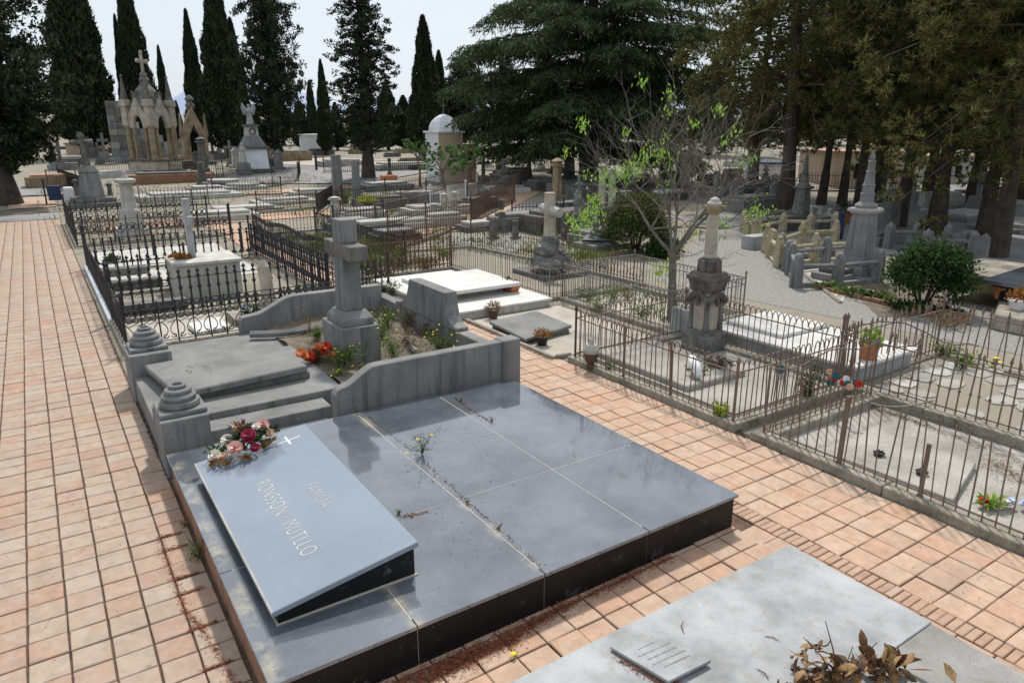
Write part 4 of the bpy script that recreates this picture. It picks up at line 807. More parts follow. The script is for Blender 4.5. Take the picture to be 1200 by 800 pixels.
m = MB(); m.hexa([(7.42, 10.74, .08), (8.74, 10.98, .10), (8.78, 12.3, .12), (7.47, 12.15, .11)], [(7.42, 10.74, .145), (8.74, 10.98, .165), (8.78, 12.3, .185), (7.47, 12.15, .175)]); m.build('slab', 'grey_stone', t, bevel=.012)
patch('bare_plot', 'pale_pavement', *R4(7.43, 9.9, 9.82, 12.98), .009, 8)
def pot(name, label, p, r, h, mat, leafm, n, pr, ph, flower=None, nf=0, seed=0, L=.07, W=.03, cat='potted plant', saucer=False):
    t = thing(name, label, cat, p); x, y, z = p; m = MB(); m.lathe([(r*.68, z), (r*.95, z+h*.82), (r*1.06, z+h*.84), (r*1.08, z+h), (r*.95, z+h), (r*.9, z+h*.9), (.01, z+h*.9)], x, y, 16); m.build('pot', mat, t, smooth=False)
    if n:
        rg = np.random.default_rng(seed); d = sph(n, rg); d[:, 2] = np.abs(d[:, 2]); C_ = np.array((0, 0, h))+d*np.array((pr, pr, ph))*rg.uniform(.25, 1, (n, 1))**.6
        V, Fq = leaves(C_, d+rg.normal(size=(n, 3))*.5+np.array((0, 0, .4)), L*rg.uniform(.6, 1.3, n), W*rg.uniform(.6, 1.3, n), rg); npobj('plant', npmesh('plant', V, Fq, leafm), t)
    for i in range(nf):
        a = seed+i*2.4; rose(t, 'bloom', (x+pr*.7*math.cos(a), y+pr*.7*math.sin(a), z+h+ph*(.6+.3*(i % 2))), .035, flower, i+seed)
    return t
def potpx(name, label, px, py, z, *a, **k): q = G(px, py, z); return pot(name, label, (q[0], q[1], z), *a, **k)
potpx('potted_plant', 'brown pot of dry succulent standing on the bare plot beside the marble', 578, 373, .01, .125, .2, 'brown_pot', 'dry_plant', 160, .20, .22, seed=1)
potpx('potted_plant', 'black pot of reddish dry plant in front of the tilted grave slab', 635, 404, .01, .13, .17, 'black_plastic', 'rust_leaf', 220, .21, .17, seed=2, L=.06)
q = G(597, 340, .21); t = thing('flower_box', 'oblong terracotta box of geraniums on the white marble step', 'planter', (q[0], q[1], .21))
x, y = q[0], q[1]; m = MB()
m.hexa([(x-.10, y-.24, .212), (x+.10, y-.24, .212), (x+.10, y+.24, .212), (x-.10, y+.24, .212)], [(x-.14, y-.29, .37), (x+.14, y-.29, .37), (x+.14, y+.29, .37), (x-.14, y+.29, .37)]); m.box(x-.15, x+.15, y-.30, y+.30, .371, .395); m.build('box', 'terracotta', t)
leaf_tuft(t, 'plant', (x, y-.1, .38), .18, 110, .07, .045, 'rust_leaf', 5); leaf_tuft(t, 'plant', (x, y+.16, .38), .18, 110, .08, .05, 'bush_leaf', 6)
q = G(583, 340, .22); t = thing('fallen_flower', 'loose red flower lying on the white marble beside the box', 'flower', (q[0], q[1], .21)); rose(t, 'blossom', (q[0], q[1], .25), .09, 'petal_scarlet', 3); m = MB(); m.tube([(q[0], q[1], .235), (q[0]+.2, q[1]+.08, .22)], .008, 4); m.build('stem', 'weed_leaf', t)
# inside the arched rusty fence
t = thing('concrete_slab', 'cracked pale concrete grave floor inside the arched rusty fence', 'grave slab', (7.95, 6.9, 0)); m = MB(); m.box(8.0, 9.4, 7.15, 9.3, 0, .17); m.build('slab', 'old_concrete', t, bevel=.02); m = MB(); m.box(7.92, 10.2, 6.15, 9.6, -.02, .07); m.build('floor', 'old_concrete', t)
q = G(812, 440, .17); t = thing('broken_vase', 'fallen white china vase on the concrete inside the arched fence', 'vase', (q[0], q[1], .17)); m = MB(); m.tube([(q[0]-.1, q[1]-.22, .24), (q[0]-.02, q[1]-.05, .36), (q[0]+.06, q[1]+.1, .42), (q[0]+.16, q[1]+.16, .36)], [.06, .085, .07, .03], 10); m.build('vase', 'white_paint', t, smooth=True)
q = G(692, 430, .1); t = thing('grave_lantern', 'small glass grave lantern with white cap behind the arched fence', 'lantern', (q[0], q[1], .07)); m = MB(); m.lathe([(.07, .08), (.085, .12), (.06, .16), (.11, .24), (.12, .36)], q[0], q[1], 12); m.build('vessel', 'brown_pot', t); m = MB(); m.lathe([(.13, .361), (.14, .42), (.09, .50), (.05, .52), (.04, .60), (.01, .63)], q[0], q[1], 12); m.build('cap', 'pale_stone', t)
for i, (a, b_, z, lf, n, L) in enumerate(((838, 430, .17, 'purple_leaf', 260, .07), (818, 438, .17, 'weed_leaf', 90, .07))): q = G(a, b_, z); weed('succulent', ('dark red trailing succulent at the foot of the column monument', 'green trailing succulent beside the white china vase')[i], 'plant', (q[0], q[1], z), .16, .32, n, lf, None, 0, 50+i, 9, L, .03)
q = G(843, 487, .12); weed('weed', 'bright green leafy weed inside the near corner of the arched fence', 'weed', (q[0], q[1], .07), .32, .14, 90, 'yellow_green_leaf', None, 0, 55, 8, .10, .05)
q = G(715, 433, .12); weed('weed', 'low weed growing at the arched fence rail', 'weed', (q[0], q[1], .10), .26, .16, 90, 'weed_leaf', None, 0, 56, 8, .07, .02)
q = G(945, 470, .05); weed('shrub', 'dark narrow juniper sprig beside the corner of the rusty fences', 'shrub', (q[0], q[1], 0), .75, .22, 500, 'bush_leaf', None, 0, 57, 12, .08, .02)
for i, (a, b_) in enumerate(((700, 365), (720, 352), (752, 372), (735, 350), (800, 378), (690, 352))): q = G(a, b_, .02); weed('grass_tuft', ['weedy tuft at the front left inside the grey arched fence', 'green tuft at the middle left inside the grey arched fence', 'broad green weed at the foot of the bare tree, left side', 'thin pale tuft at the back inside the grey arched fence', 'green weed right of the bare tree trunk', 'sparse green weed by the left rail of the grey arched fence'][i], 'grass tuft', (q[0], q[1], 0), .5, .4, 190, ['weed_leaf', 'grass_leaf', 'weed_leaf', 'dry_plant', 'bush_leaf', 'weed_leaf'][i], None, 0, 60+i, 14, .11, .022)
patch('weedy_floor', 'pale_pavement', *R4(10.7, 12.8, 10.2, 13.6), .007, 6)
patch('weedy_plot', 'soil', *R4(7.4, 10.1, 19.1, 28.4), .012, 8); patch('pale_plot', 'pale_pavement', *R4(1.15, 5.6, 14.5, 16.8), .008, 6)
for i, (a, b_) in enumerate(((437, 322), (468, 312), (500, 318), (452, 330), (520, 300), (428, 300))): q = G(a, b_, 0); weed('shrub', ['overgrown weed clump behind the rust-brown fence, left end', 'tall green weed behind the middle of the rust-brown fence', 'dry brown weed behind the right of the rust-brown fence', 'dark weeds in front of the rust-brown fence corner', 'pale grass behind the rust-brown fence end post', 'weed thicket between dark fence and rust-brown fence'][i], 'weed', (q[0], q[1], 0), (.8, 1.0, .6, .6, .5, .8)[i], .6, 340, ['weed_leaf', 'weed_leaf', 'dry_plant', 'purple_leaf', 'grass_leaf', 'weed_leaf'][i], None, 0, 70+i, 20, .14, .025)
# pale slab grave behind, with a potted plant
t = thing('pale_grave', 'low pale grey marble grave behind the arched rusty fence', 'grave', (10.5, 5.9, 0)); m = MB(); m.box(10.58, 12.35, 6.0, 8.95, 0, .29); m.build('base', 'slab_granite', t, bevel=.01); m = MB(); m.box(10.5, 12.42, 5.92, 9.02, .291, .35); m.build('slab', 'white_marble', t, bevel=.01); m = MB(); m.box(10.9, 12.3, 7.6, 8.9, .351, .42); m.build('slab', 'white_marble', t, bevel=.01)
potpx('potted_plant', 'terracotta pot of fresh light green leaves on the pale grave', 1017, 420, .35, .165, .27, 'terracotta', 'fresh_leaf', 130, .20, .30, seed=5, L=.12, W=.05)
# mosaic plot and plain plots at the right edge
patch('rusty_plot_floor', 'old_concrete', *R4(7.75, 10.1, .2, 5.45), .012, 6)
t = thing('mosaic_plot', 'patched floor of pale stone pieces inside the spear-topped rusty fence', 'grave floor', (10.4, .8, 0)); m = MB(); m.box(10.42, 13.2, .8, 5.9, -.02, .05); m.build('floor', 'dirt', t)
rr = random.Random(8); y = .9
while y < 5.7:
    x = 10.5+rr.uniform(0, .15)
    while x < 13.0:
        a, b_ = rr.uniform(.32, .55), .39
        if rr.random() < .86:
            m = MB(); n_ = 8; r0 = rr.uniform(0, 1); m.prism([(x+a/2+a*.56*math.cos(2*math.pi*k/n_+r0)*rr.uniform(.72, 1.08), y+b_/2+rr.uniform(-.01, .01)+b_*.58*math.sin(2*math.pi*k/n_+r0)*rr.uniform(.72, 1.08)) for k in range(n_)], 'z', .051, .062+rr.uniform(0, .010)); m.build('paving_stone', rr.choice(['pale_stone', 'old_concrete', 'old_concrete', 'worn_granite']), t)
        x += a+.02
    y += .40
for i, (px, py, z) in enumerate(((1128, 432, .06), (1105, 415, .06))): q = G(px, py, z); weed('weed', ['yellow-flowered leafy weed at the back of the mosaic plot', 'low green weed at the back left of the mosaic plot'][i], 'weed', (q[0], q[1], z), .45-.2*i, .26, 200, 'weed_leaf', 'petal_yellow', 4, 80+i, 12, .08, .03)
q = G(1165, 428, .1); weed('yellow_flower', 'single yellow bloom on a stalk at the right of the mosaic plot', 'flower', (q[0], q[1], .05), .22, .1, 30, 'weed_leaf', 'petal_yellow', 5, 83, 5, .06, .02, sf=.05)
t = thing('grave_cover', 'small square concrete cover with iron ring inside the nearest rusty fence', 'grave cover', (8.0, 3.6, 0)); m = MB(); m.hexa([(7.92, 3.15, .02), (9.1, 3.45, .02), (8.95, 4.75, .02), (7.85, 4.5, .02)], [(7.92, 3.15, .09), (9.1, 3.45, .10), (8.95, 4.75, .10), (7.85, 4.5, .09)]); m.build('cover', 'old_concrete', t, bevel=.01)
for (px, py) in ((1030, 533), (1080, 555)):
    q = G(px, py, .1); m = MB(); m.tube([(q[0]+.06*math.cos(i*.7), q[1]+.06*math.sin(i*.7), .12+.02*(i % 2)) for i in range(10)], .014, 5); m.box(q[0]-.05, q[0]+.05, q[1]-.04, q[1]+.04, .101, .12); m.build('ring', 'black_iron', t)['kind'] = 'stuff'
litter('pine_litter', 'brown needle heap at the corner of the square concrete cover', [P2(1100, 572), P2(1125, 562)], 420, .09, .03, L=.06, seed=41)
litter('pine_litter', 'brown needles along the back of the nearest rusty plot', [P2(1000, 470), P2(1060, 492), P2(1200, 545)], 900, .06, .03, L=.06, seed=42, mat='dry_leaf')
litter('pine_litter', 'scattered brown needles at the right edge behind the rusty bars', [P2(1160, 540), P2(1200, 570)], 500, .14, .03, L=.07, seed=43, mat='dry_leaf')
q = G(1182, 592, .05); t = thing('plastic_flowers', 'faded plastic tulips and blue petals on the plot at the right edge', 'flowers', (q[0], q[1], .02))
for i in range(8): rose(t, 'blossom', (q[0]-.22+.08*i, q[1]+.16-.07*i+.06*(i % 2), .09), .065, ['petal_scarlet', 'petal_pink', 'petal_white', 'petal_blue', 'petal_blue', 'petal_lilac', 'petal_blue', 'petal_white'][i], 200+i)
leaf_tuft(t, 'leaves', (q[0]-.15, q[1]+.1, .05), .16, 60, .14, .04, 'fresh_leaf', 210)
q = G(988, 452, .5); t = thing('hanging_wreath', 'tattered teal and red artificial wreath caught on the rusty fence', 'wreath', (q[0], q[1], .42))
for i in range(12): rose(t, 'blossom', (q[0]-.02*i % .1, q[1]+.26-.045*i, .62+.07*math.sin(i*1.9)-.04*(i % 3)), .052, ['teal_cloth', 'petal_peach', 'teal_cloth', 'petal_scarlet', 'teal_cloth', 'petal_white', 'petal_scarlet', 'white_cloth'][i % 8], 220+i, (-.7, -.5, .4))
q = G(913, 445, .5); t = thing('hanging_flower', 'single teal and white cloth flower tied to the fence bars', 'flowers', (q[0], q[1], .45)); rose(t, 'blossom', (q[0], q[1], .66), .07, 'teal_cloth', 240, (-.6, -.5, .4)); rose(t, 'blossom', (q[0], q[1]-.01, .56), .06, 'white_cloth', 241, (-.6, -.5, .4))
# the column monument
M0 = (9.95, 8.58); t = thing('column_monument', 'tall soot-stained gothic pedestal carrying a smooth truncated column', 'monument', (M0[0], M0[1], .05))
m = MB(); m.box(M0[0]-.41, M0[0]+.41, M0[1]-.41, M0[1]+.41, 0, .44); m.build('plinth', 'rock', t, bevel=.01)
m = MB(); m.frus(M0[0], M0[1], .441, .50, .80, .80, .70, .70); m.frus(M0[0], M0[1], .501, .54, .70, .70, .62, .62); m.build('moulding', 'dark_stone', t, bevel=.008)
m = MB(); m.box(M0[0]-.26, M0[0]+.26, M0[1]-.26, M0[1]+.26, .541, 1.36); m.build('die', 'column_stone', t, bevel=.01)
for sx, sy in ((-1, -1), (1, -1), (1, 1), (-1, 1)): m = MB(); m.box(M0[0]+sx*.26-.055, M0[0]+sx*.26+.055, M0[1]+sy*.26-.055, M0[1]+sy*.26+.055, .542, 1.30); m.frus(M0[0]+sx*.26, M0[1]+sy*.26, .543, .72, .15, .15, .12, .12); m.build('corner_pilaster', 'dark_stone', t, bevel=.012)
for ang in range(4):                                       # pointed gables hanging over each face
    c, s_ = math.cos(ang*math.pi/2), math.sin(ang*math.pi/2); m = MB(); o = .335
    for (a0, z0, a1, z1) in ((-.36, 1.04, 0, 1.52), (.36, 1.04, 0, 1.52)): m.tube([(M0[0]+c*o-s_*a0, M0[1]+s_*o+c*a0, z0+.12), (M0[0]+c*o-s_*a1, M0[1]+s_*o+c*a1, z1-.16)], [.085, .065], 6)
    m.blob((M0[0]+c*(o+.02)-s_*.0, M0[1]+s_*(o+.02), 1.18), (.07, .07, .12), ang, .2, 7, 5); m.build('gable', 'soot_stone', t)
for k, (z0, z1, a, b_) in enumerate(((1.361, 1.60, .62, .74), (1.601, 1.70, .80, .80), (1.701, 1.78, .72, .62), (1.781, 1.98, .46, .44), (1.981, 2.06, .48, .36))): m = MB(); m.frus(M0[0], M0[1], z0, z1-.001, a, a, b_, b_); m.build('moulding', 'soot_stone', t, bevel=.01)
for sx, sy in ((-1, 0), (1, 0), (0, -1), (0, 1)): m = MB(); m.blob((M0[0]+sx*.25, M0[1]+sy*.25, 1.86), (.10, .10, .15), 3, .2, 8, 6); m.build('ornament', 'soot_stone', t)
m = MB(); m.lathe([(.20, 2.062), (.205, 2.10), (.165, 2.14), (.168, 2.2), (.135, 2.86), (.15, 2.87), (.15, 2.90), (.125, 2.92), (.125, 2.95)], M0[0], M0[1], 20); m.build('column', 'column_stone', t, smooth=False)
m = MB(); m.lathe([(.14, 2.951), (.20, 3.02), (.205, 3.06)], M0[0], M0[1], 16); m.box(M0[0]-.215, M0[0]+.215, M0[1]-.215, M0[1]+.215, 3.061, 3.12); m.build('capital', 'ochre_stone', t); m = MB(); m.lathe([(.17, 3.121), (.19, 3.17), (.13, 3.22), (.12, 3.25), (.02, 3.30)], M0[0], M0[1], 14); m.build('finial', 'pale_stone', t)
t.scale = (.69, .69, .865)
q = G(800, 395, .07); m = MB(); m.box(q[0], q[0]+.1, q[1]-.35, q[1]+.35, 0, .62); tag(m.build('grey_stele', 'slab_granite', bevel=.01), 'small plain grey stone block left of the column monument', 'stone')
# rock with a broken cross
R0 = (12.0, 16.2); t = thing('rock_monument', 'rough rock mound carrying a pale broken log-shaped cross', 'monument', (R0[0], R0[1], 0)); m = MB(); m.box(R0[0]-.75, R0[0]+.75, R0[1]-.8, R0[1]+.75, 0, .12); m.build('base_slab', 'dark_stone', t)
for i, (x, y, z, r) in enumerate(((0, 0, .35, .52), (-.3, -.35, .28, .36), (.35, .1, .3, .36), (.1, .3, .32, .38), (-.1, -.05, .72, .36), (.15, -.1, .62, .30), (0, 0, .95, .26))): m = MB(); m.blob((R0[0]+x, R0[1]+y, z), (r, r, r*.75), i, .28, 11, 8); m.build('rock', 'rock', t)
m = MB(); m.tube([(R0[0], R0[1], .95), (R0[0]+.01, R0[1], 1.5), (R0[0]-.01, R0[1]+.01, 2.3)], [.19, .165, .15], 10); m.build('trunk', 'column_stone', t); m = MB(); m.tube([(R0[0]-.02, R0[1]-.48, 1.78), (R0[0], R0[1]+.02, 1.82), (R0[0]+.02, R0[1]+.4, 1.86)], [.13, .15, .12], 9); m.build('arm', 'pale_stone', t)
# left side: marble block with a flat white cross, small stones, white column
t = thing('marble_block', 'big pale marble block carrying a plain flat white cross', 'grave', (2.4, 18.6, 0)); m = MB(); m.box(2.55, 4.05, 18.5, 19.9, 0, .82); m.build('block', 'pale_stone', t, bevel=.012); m = MB(); m.box(2.5, 4.10, 18.44, 19.95, .821, .90); m.build('top_slab', 'stained_marble', t, bevel=.01)
m = MB(); m.box(3.02, 3.16, 19.15, 19.42, .901, 2.35); m.build('cross_upright', 'slab_granite', t, bevel=.008); m = MB(); m.box(3.03, 3.15, 18.85, 19.149, 1.72, 1.95); m.box(3.03, 3.15, 19.421, 19.72, 1.72, 1.95); m.build('cross_arm', 'slab_granite', t, bevel=.008)['kind'] = 'stuff'
leaf_tuft(thing('dead_flowers', 'pile of dead brown flowers on the marble block beside the cross', 'flowers', (2.75, 19.2, .9)), 'leaves', (2.8, 19.2, .92), .28, 260, .12, .05, 'rust_leaf', 90, .3, .4)
patch('white_paving', 'stained_marble', *R4(1.1, 5.2, 20.9, 27.6), .014, 6)
for i, (x0, x1, y0, y1, lb) in enumerate(((1.25, 2.6, 17.6, 17.95, 'dark low bench stone nearest the spindle fence, left of the marble block'), (1.25, 2.5, 20.6, 20.95, 'second dark low bench stone, behind the first in the marble cross plot'), (1.2, 2.4, 22.6, 23.0, 'third dark low stone with planting at the back of the marble cross plot'))): m = MB(); m.box(x0, x1, y0, y1, 0, .22); tag(m.build('bench_stone', 'dark_stone', bevel=.02), lb, 'stone')
q = G(117, 293, .2); weed('shrub', 'low green plant on the white paving beside the path fence', 'plant', (1.7, 25.2, .02), .3, .4, 220, 'bush_leaf', None, 0, 91, 10, .14, .05)
t = thing('small_headstone', 'weathered ochre tree-shaped headstone on a little slab inside the scroll fence', 'headstone', (4.0, 15.6, 0)); m = MB(); m.box(3.1, 4.9, 15.25, 16.1, 0, .16); m.build('slab', 'kerb_stone', t, bevel=.015); m = MB(); m.tube([(3.95, 15.8, .16), (3.97, 15.8, .7), (3.93, 15.8, 1.12), (3.95, 15.8, 1.25)], [.15, .14, .13, .04], 9); m.build('stone', 'column_stone', t)
t = thing('white_flowers', 'heap of white and pale blue artificial flowers on the little slab', 'flowers', (3.5, 15.55, .16))
for i in range(11): rose(t, 'blossom', (3.5+.22*math.cos(i*2.1)*(.4+.06*i), 15.55+.15*math.sin(i*2.1), .24+.03*(i % 3)), .07, ['petal_white', 'petal_blue', 'white_cloth'][i % 3], 260+i)
leaf_tuft(t, 'leaves', (3.5, 15.5, .2), .25, 60, .12, .05, 'bush_leaf', 92)
m = MB(); m.hexa([(2.3, 14.95, .01), (2.95, 15.05, .01), (2.9, 15.75, .01), (2.25, 15.6, .01)], [(2.3, 14.95, .07), (2.95, 15.05, .09), (2.9, 15.75, .15), (2.25, 15.6, .13)]); tag(m.build('flat_stone', 'white_marble', bevel=.008), 'small tilted white marble plate behind the scroll fence', 'stone')
def column_stone_(label, x, y, h, r, mat='pale_stone', top='dish'):
    z = gz(x, y); t = thing('column_grave', label, 'column', (x, y, z)); m = MB(); m.frus(x, y, z, z+h*.13, r*4.2, r*4.2, r*4, r*4); m.frus(x, y, z+h*.131, z+h*.26, r*3.2, r*3.2, r*2.8, r*2.8); m.frus(x, y, z+h*.261, z+h*.44, r*2.6, r*2.6, r*2.4, r*2.4); m.build('pedestal', mat, t)['kind'] = 'stuff'
    m = MB(); m.lathe([(r*1.2, z+h*.441), (r*1.0, z+h*.48), (r*.82, z+h*.9), (r*1.35, z+h*.92), (r*1.4, z+h*.97), (r*.9, z+h*.99)], x, y, 14); m.build('column', mat, t); m = MB(); m.lathe([(r*.5, z+h*.991), (r*.25, z+h*1.05), (r*.3, z+h*1.1), (r*.1, z+h*1.13)], x, y, 9); m.build('finial', mat, t); return t
column_stone_('pale ochre column with a dish capital inside the ring-pattern fence', 3.0, 31.4, 2.2, .27)
# ------------------------------------------------------------------ right-hand graves: stone posts and rails, obelisks
def post_rails(label, pxs, h, mat, w_=.2, cap='point', two=False, z0=0.):
    pts = [G(a, b, z0) for a, b in pxs]; t = thing('stone_railing', label, 'stone railing', (pts[0][0], pts[0][1], 0))
    for p in pts:
        m = MB(); m.frus(p[0], p[1], 0, h*.82, w_*1.12, w_*1.12, w_, w_)
        if cap == 'point': m.frus(p[0], p[1], h*.821, h, w_*1.08, w_*1.08, w_*.12, w_*.12)
        elif cap == 'round': m.lathe([(w_*.52, h*.821), (w_*.5, h*.9), (w_*.36, h*.97), (w_*.05, h)], p[0], p[1], 10)
        else: m.frus(p[0], p[1], h*.821, h*.9, w_*.9, w_*.9, w_, w_*.6); m.blob((p[0], p[1], h*.95), w_*.42, 1, .05, 8, 6)
        m.build('post', mat, t, bevel=.012)['kind'] = 'stuff'
    for a, b in zip(pts, pts[1:]):
        d = np.array((b[0]-a[0], b[1]-a[1])); L = np.hypot(*d)
        if L > .8:
            d = d/L*w_*.5; m = MB(); m.tube([(a[0]+d[0], a[1]+d[1], h*.62), (b[0]-d[0], b[1]-d[1], h*.62)], .07, 6); m.build('rail', mat, t); m = MB(); m.tube([(a[0]+d[0], a[1]+d[1], .06), (b[0]-d[0], b[1]-d[1], .06)], .09, 4); m.build('kerb', mat, t)
    return t
post_rails('dark grey stone post-and-rail grave surround nearest the gravel', [(926, 322), (932, 337), (980, 336), (1027, 331)], .92, 'grey_stone', .22, 'round')
post_rails('grey stone post-and-rail surround just behind the nearest one', [(914, 307), (922, 318), (966, 313), (1003, 309)], .92, 'grey_stone', .22, 'round')
post_rails('pale yellow stone posts with ball caps beside the pavement', [(902, 302), (911, 313), (953, 308), (994, 307)], .92, 'yellow_stone', .20, 'ball')
post_rails('second row of pale yellow stone posts, joined by a pale rail', [(897, 296), (905, 303), (938, 291), (977, 289)], .90, 'yellow_stone', .20, 'ball')
post_rails('farther brownish pointed stone posts in front of the dark obelisk', [(871, 272), (876, 278), (884, 285), (916, 277), (948, 278), (978, 276)], .95, 'yellow_stone', .22, 'point')
post_rails('low pale stone balusters behind the brownish posts', [(950, 262), (960, 264), (970, 266), (976, 271)], .75, 'pale_stone', .2, 'ball')
post_rails('grey stone posts with a rail between bush and big pine, left pair', [(1040, 292), (1072, 292), (1108, 294), (1126, 303)], .95, 'grey_stone', .24, 'point')
post_rails('grey square stone posts with a rail beside the big pine trunk', [(1083, 302), (1137, 305), (1149, 309)], .95, 'grey_stone', .24, 'point')
m = MB(); q = G(890, 290, 0); m.box(q[0]-.7, q[0]+.7, q[1]-.25, q[1]+.25, 0, .45); tag(m.build('stone_bench', 'slab_granite', bevel=.012), 'plain grey stone block at the pavement edge before the yellow posts', 'stone')
def obelisk(label, p, h, mat, rot=.2):
    x, y, z = p; t = thing('obelisk', label, 'obelisk', p); k = h/3.3
    m = MB(); m.frus(x, y, z, z+.14*k, 1.0*k, 1.0*k, .98*k, .98*k); m.frus(x, y, z+.141*k, z+.36*k, .80*k, .80*k, .76*k, .76*k); m.build('plinth', mat, t, bevel=.015)['kind'] = 'stuff'
    m = MB(); m.frus(x, y, z+.361*k, z+.62*k, .66*k, .66*k, .62*k, .62*k); m.build('base', mat, t, bevel=.012); m = MB(); m.frus(x, y, z+.621*k, z+1.72*k, .56*k, .56*k, .44*k, .44*k); m.build('die', mat, t, bevel=.012)
    m = MB(); m.frus(x, y, z+1.721*k, z+1.80*k, .5*k, .5*k, .64*k, .64*k); m.frus(x, y, z+1.801*k, z+1.86*k, .64*k, .64*k, .6*k, .6*k); m.build('cornice', 'pale_stone' if mat != 'dark_stone' else mat, t)['kind'] = 'stuff'
    m = MB(); m.lathe([(.27*k, z+1.861*k), (.28*k, z+1.93*k), (.17*k, z+2.02*k), (.165*k, z+2.2*k), (.18*k, z+2.22*k), (.15*k, z+2.25*k), (.145*k, z+2.42*k), (.16*k, z+2.44*k), (.13*k, z+2.47*k), (.105*k, z+2.75*k), (.12*k, z+2.78*k), (.09*k, z+2.81*k), (.085*k, z+3.0*k), (.10*k, z+3.03*k), (.05*k, z+3.06*k), (.07*k, z+3.12*k), (.05*k, z+3.2*k), (.005, z+3.32*k)], x, y, 12); m.build('spire', mat, t); return t
q = G(1003, 326, 0); obelisk('tall grey pedestal with a ringed turned spire beside the big bush', (q[0], q[1], 0), 3.45, 'grey_stone')
q = G(936, 268, 0); obelisk('darker weathered obelisk among the trees behind the stone posts', (q[0], q[1], 0), 3.1, 'dark_stone')
q = G(1040, 272, 0); t = thing('stele', 'dark grey stele with a moulded cap behind the ringed spire', 'headstone', (q[0], q[1], 0)); m = MB(); m.frus(q[0], q[1], 0, 1.35, .75, .5, .62, .42); m.build('shaft', 'dark_stone', t, bevel=.02); m = MB(); m.box(q[0]-.42, q[0]+.42, q[1]-.3, q[1]+.3, 1.351, 1.5); m.lathe([(.38, 1.501), (.3, 1.65), (.05, 1.72)], q[0], q[1], 10); m.build('cap', 'dark_stone', t)
q = G(983, 281, .0); t = thing('blue_vase', 'tall bluish vase with pink flowers on the grave rail', 'vase', (q[0], q[1], 0)); m = MB(); m.lathe([(.12, 0), (.14, .3), (.09, .7), (.12, .95), (.14, 1.0)], q[0], q[1], 10); m.build('vase', 'blue_bin', t)
for i in range(6): rose(t, 'blossom', (q[0]-.2-.07*i, q[1]-.02*i, .62+.07*(i % 2)), .10, 'petal_lilac', 300+i)
potpx('potted_plant', 'terracotta pot with green shrub between obelisk and pine trunk', 988, 262, 0, .3, .45, 'terracotta', 'bush_leaf', 160, .42, .5, seed=8, L=.16, W=.05)
# edge and bed under the bush
be = [G(952, 337, .0), G(1080, 368, .0), G(1136, 375, .0)]
t = thing('brick_edging', 'low edging of worn red bricks along the gravel, under the big bush', 'edging', (be[0][0], be[0][1], 0))
for a, b in zip(be, be[1:]):
    L = math.hypot(b[0]-a[0], b[1]-a[1]); n = int(L/.24); ang = math.atan2(b[1]-a[1], b[0]-a[0]); bm = MB(); bm.box(-.112, .112, -.055, .055, 0, .10); me = bm.mesh('brick', 'brick_red')
    for i in range(n): f = (i+.5)/n; inst('brick', me, t, (a[0]+(b[0]-a[0])*f, a[1]+(b[1]-a[1])*f, random.uniform(-.01, .012)), (random.gauss(0, .04), random.gauss(0, .04), ang+random.gauss(0, .04)))
for i, (a, b) in enumerate(((990, 345), (1012, 350), (1035, 352), (1055, 362), (1080, 366), (1105, 368), (970, 340))): q = G(a, b, 0); weed('ground_plant', ['broad-leaved ground plant at the left of the bush bed', 'green ground plant behind the brick edging, second from left', 'leafy ground plant under the left of the big bush', 'ground plant at the front of the big bush', 'pale-flowered ground plant under the big bush', 'ground plant at the right end of the brick edging', 'low creeping plant at the left end of the brick edging'][i], 'plant', (q[0], q[1], 0), .28, .42, 190, 'bush_leaf' if i % 2 else 'weed_leaf', 'petal_white' if i == 4 else None, 3 if i == 4 else 0, 310+i, 12, .13, .055)
def bush(name, label, c, rx, rz_, n, lm, L, W, seed, lumps=26, shell=.55, cat='bush', trunk=True, stretch=1.0):
    rg = np.random.default_rng(seed); t = thing(name, label, cat, (c[0], c[1], gz(c[0], c[1]))); g = gz(c[0], c[1]); Cs = []; Ds = []
    for i in range(lumps):
        d = sph(1, rg)[0]; d[2] = abs(d[2])*1.5-.6; lc = np.array((d[0]*rx*.66, d[1]*rx*.66, rz_+d[2]*rz_*.62)); r = rx*rg.uniform(.20, .48); k = n//lumps; dd = sph(k, rg); pp = lc+dd*r*rg.uniform(shell, 1, (k, 1))*np.array((1, 1, stretch)); ok = pp[:, 2] > .02
        Cs.append(pp[ok]); Ds.append((dd+rg.normal(size=(k, 3))*.7)[ok])
    Cs = np.concatenate(Cs); V, Fq = leaves(Cs, np.concatenate(Ds), L*rg.uniform(.6, 1.3, len(Cs)), W*rg.uniform(.6, 1.3, len(Cs)), rg); npobj('foliage', npmesh('foliage', V, Fq, lm), t)
    if trunk:
        m = MB()
        for i in range(6): a = i*1.05; m.tube([(c[0]+.06*math.cos(a), c[1]+.06*math.sin(a), g), (c[0]+rx*.2*math.cos(a), c[1]+rx*.2*math.sin(a), g+rz_*.6), (c[0]+rx*.5*math.cos(a), c[1]+rx*.5*math.sin(a), g+rz_*1.3)], [.035, .025, .01], 5)
        m.build('stems', 'bark_dark', t)['kind'] = 'stuff'
    return t
q = G(1078, 368, 0); bush('bush', 'big dark green leafy bush beside the ringed spire pedestal', (q[0]+.45, q[1]+.2), 1.08, .80, 16000, 'bush_leaf', .10, .045, 21, 34, .25, stretch=1.15)
q = G(738, 300, 0); bush('topiary_bush', 'rounded clipped box bush behind the grey arched fence', (q[0]+.6, q[1]+.4), 1.15, 1.05, 19000, 'box_leaf', .085, .05, 22, 60, .7)
q = G(770, 300, 0); bush('shrub', 'low dark shrub at the right foot of the clipped box bush', (q[0], q[1]-.2), .7, .3, 3000, 'bush_leaf', .1, .05, 23, 14)
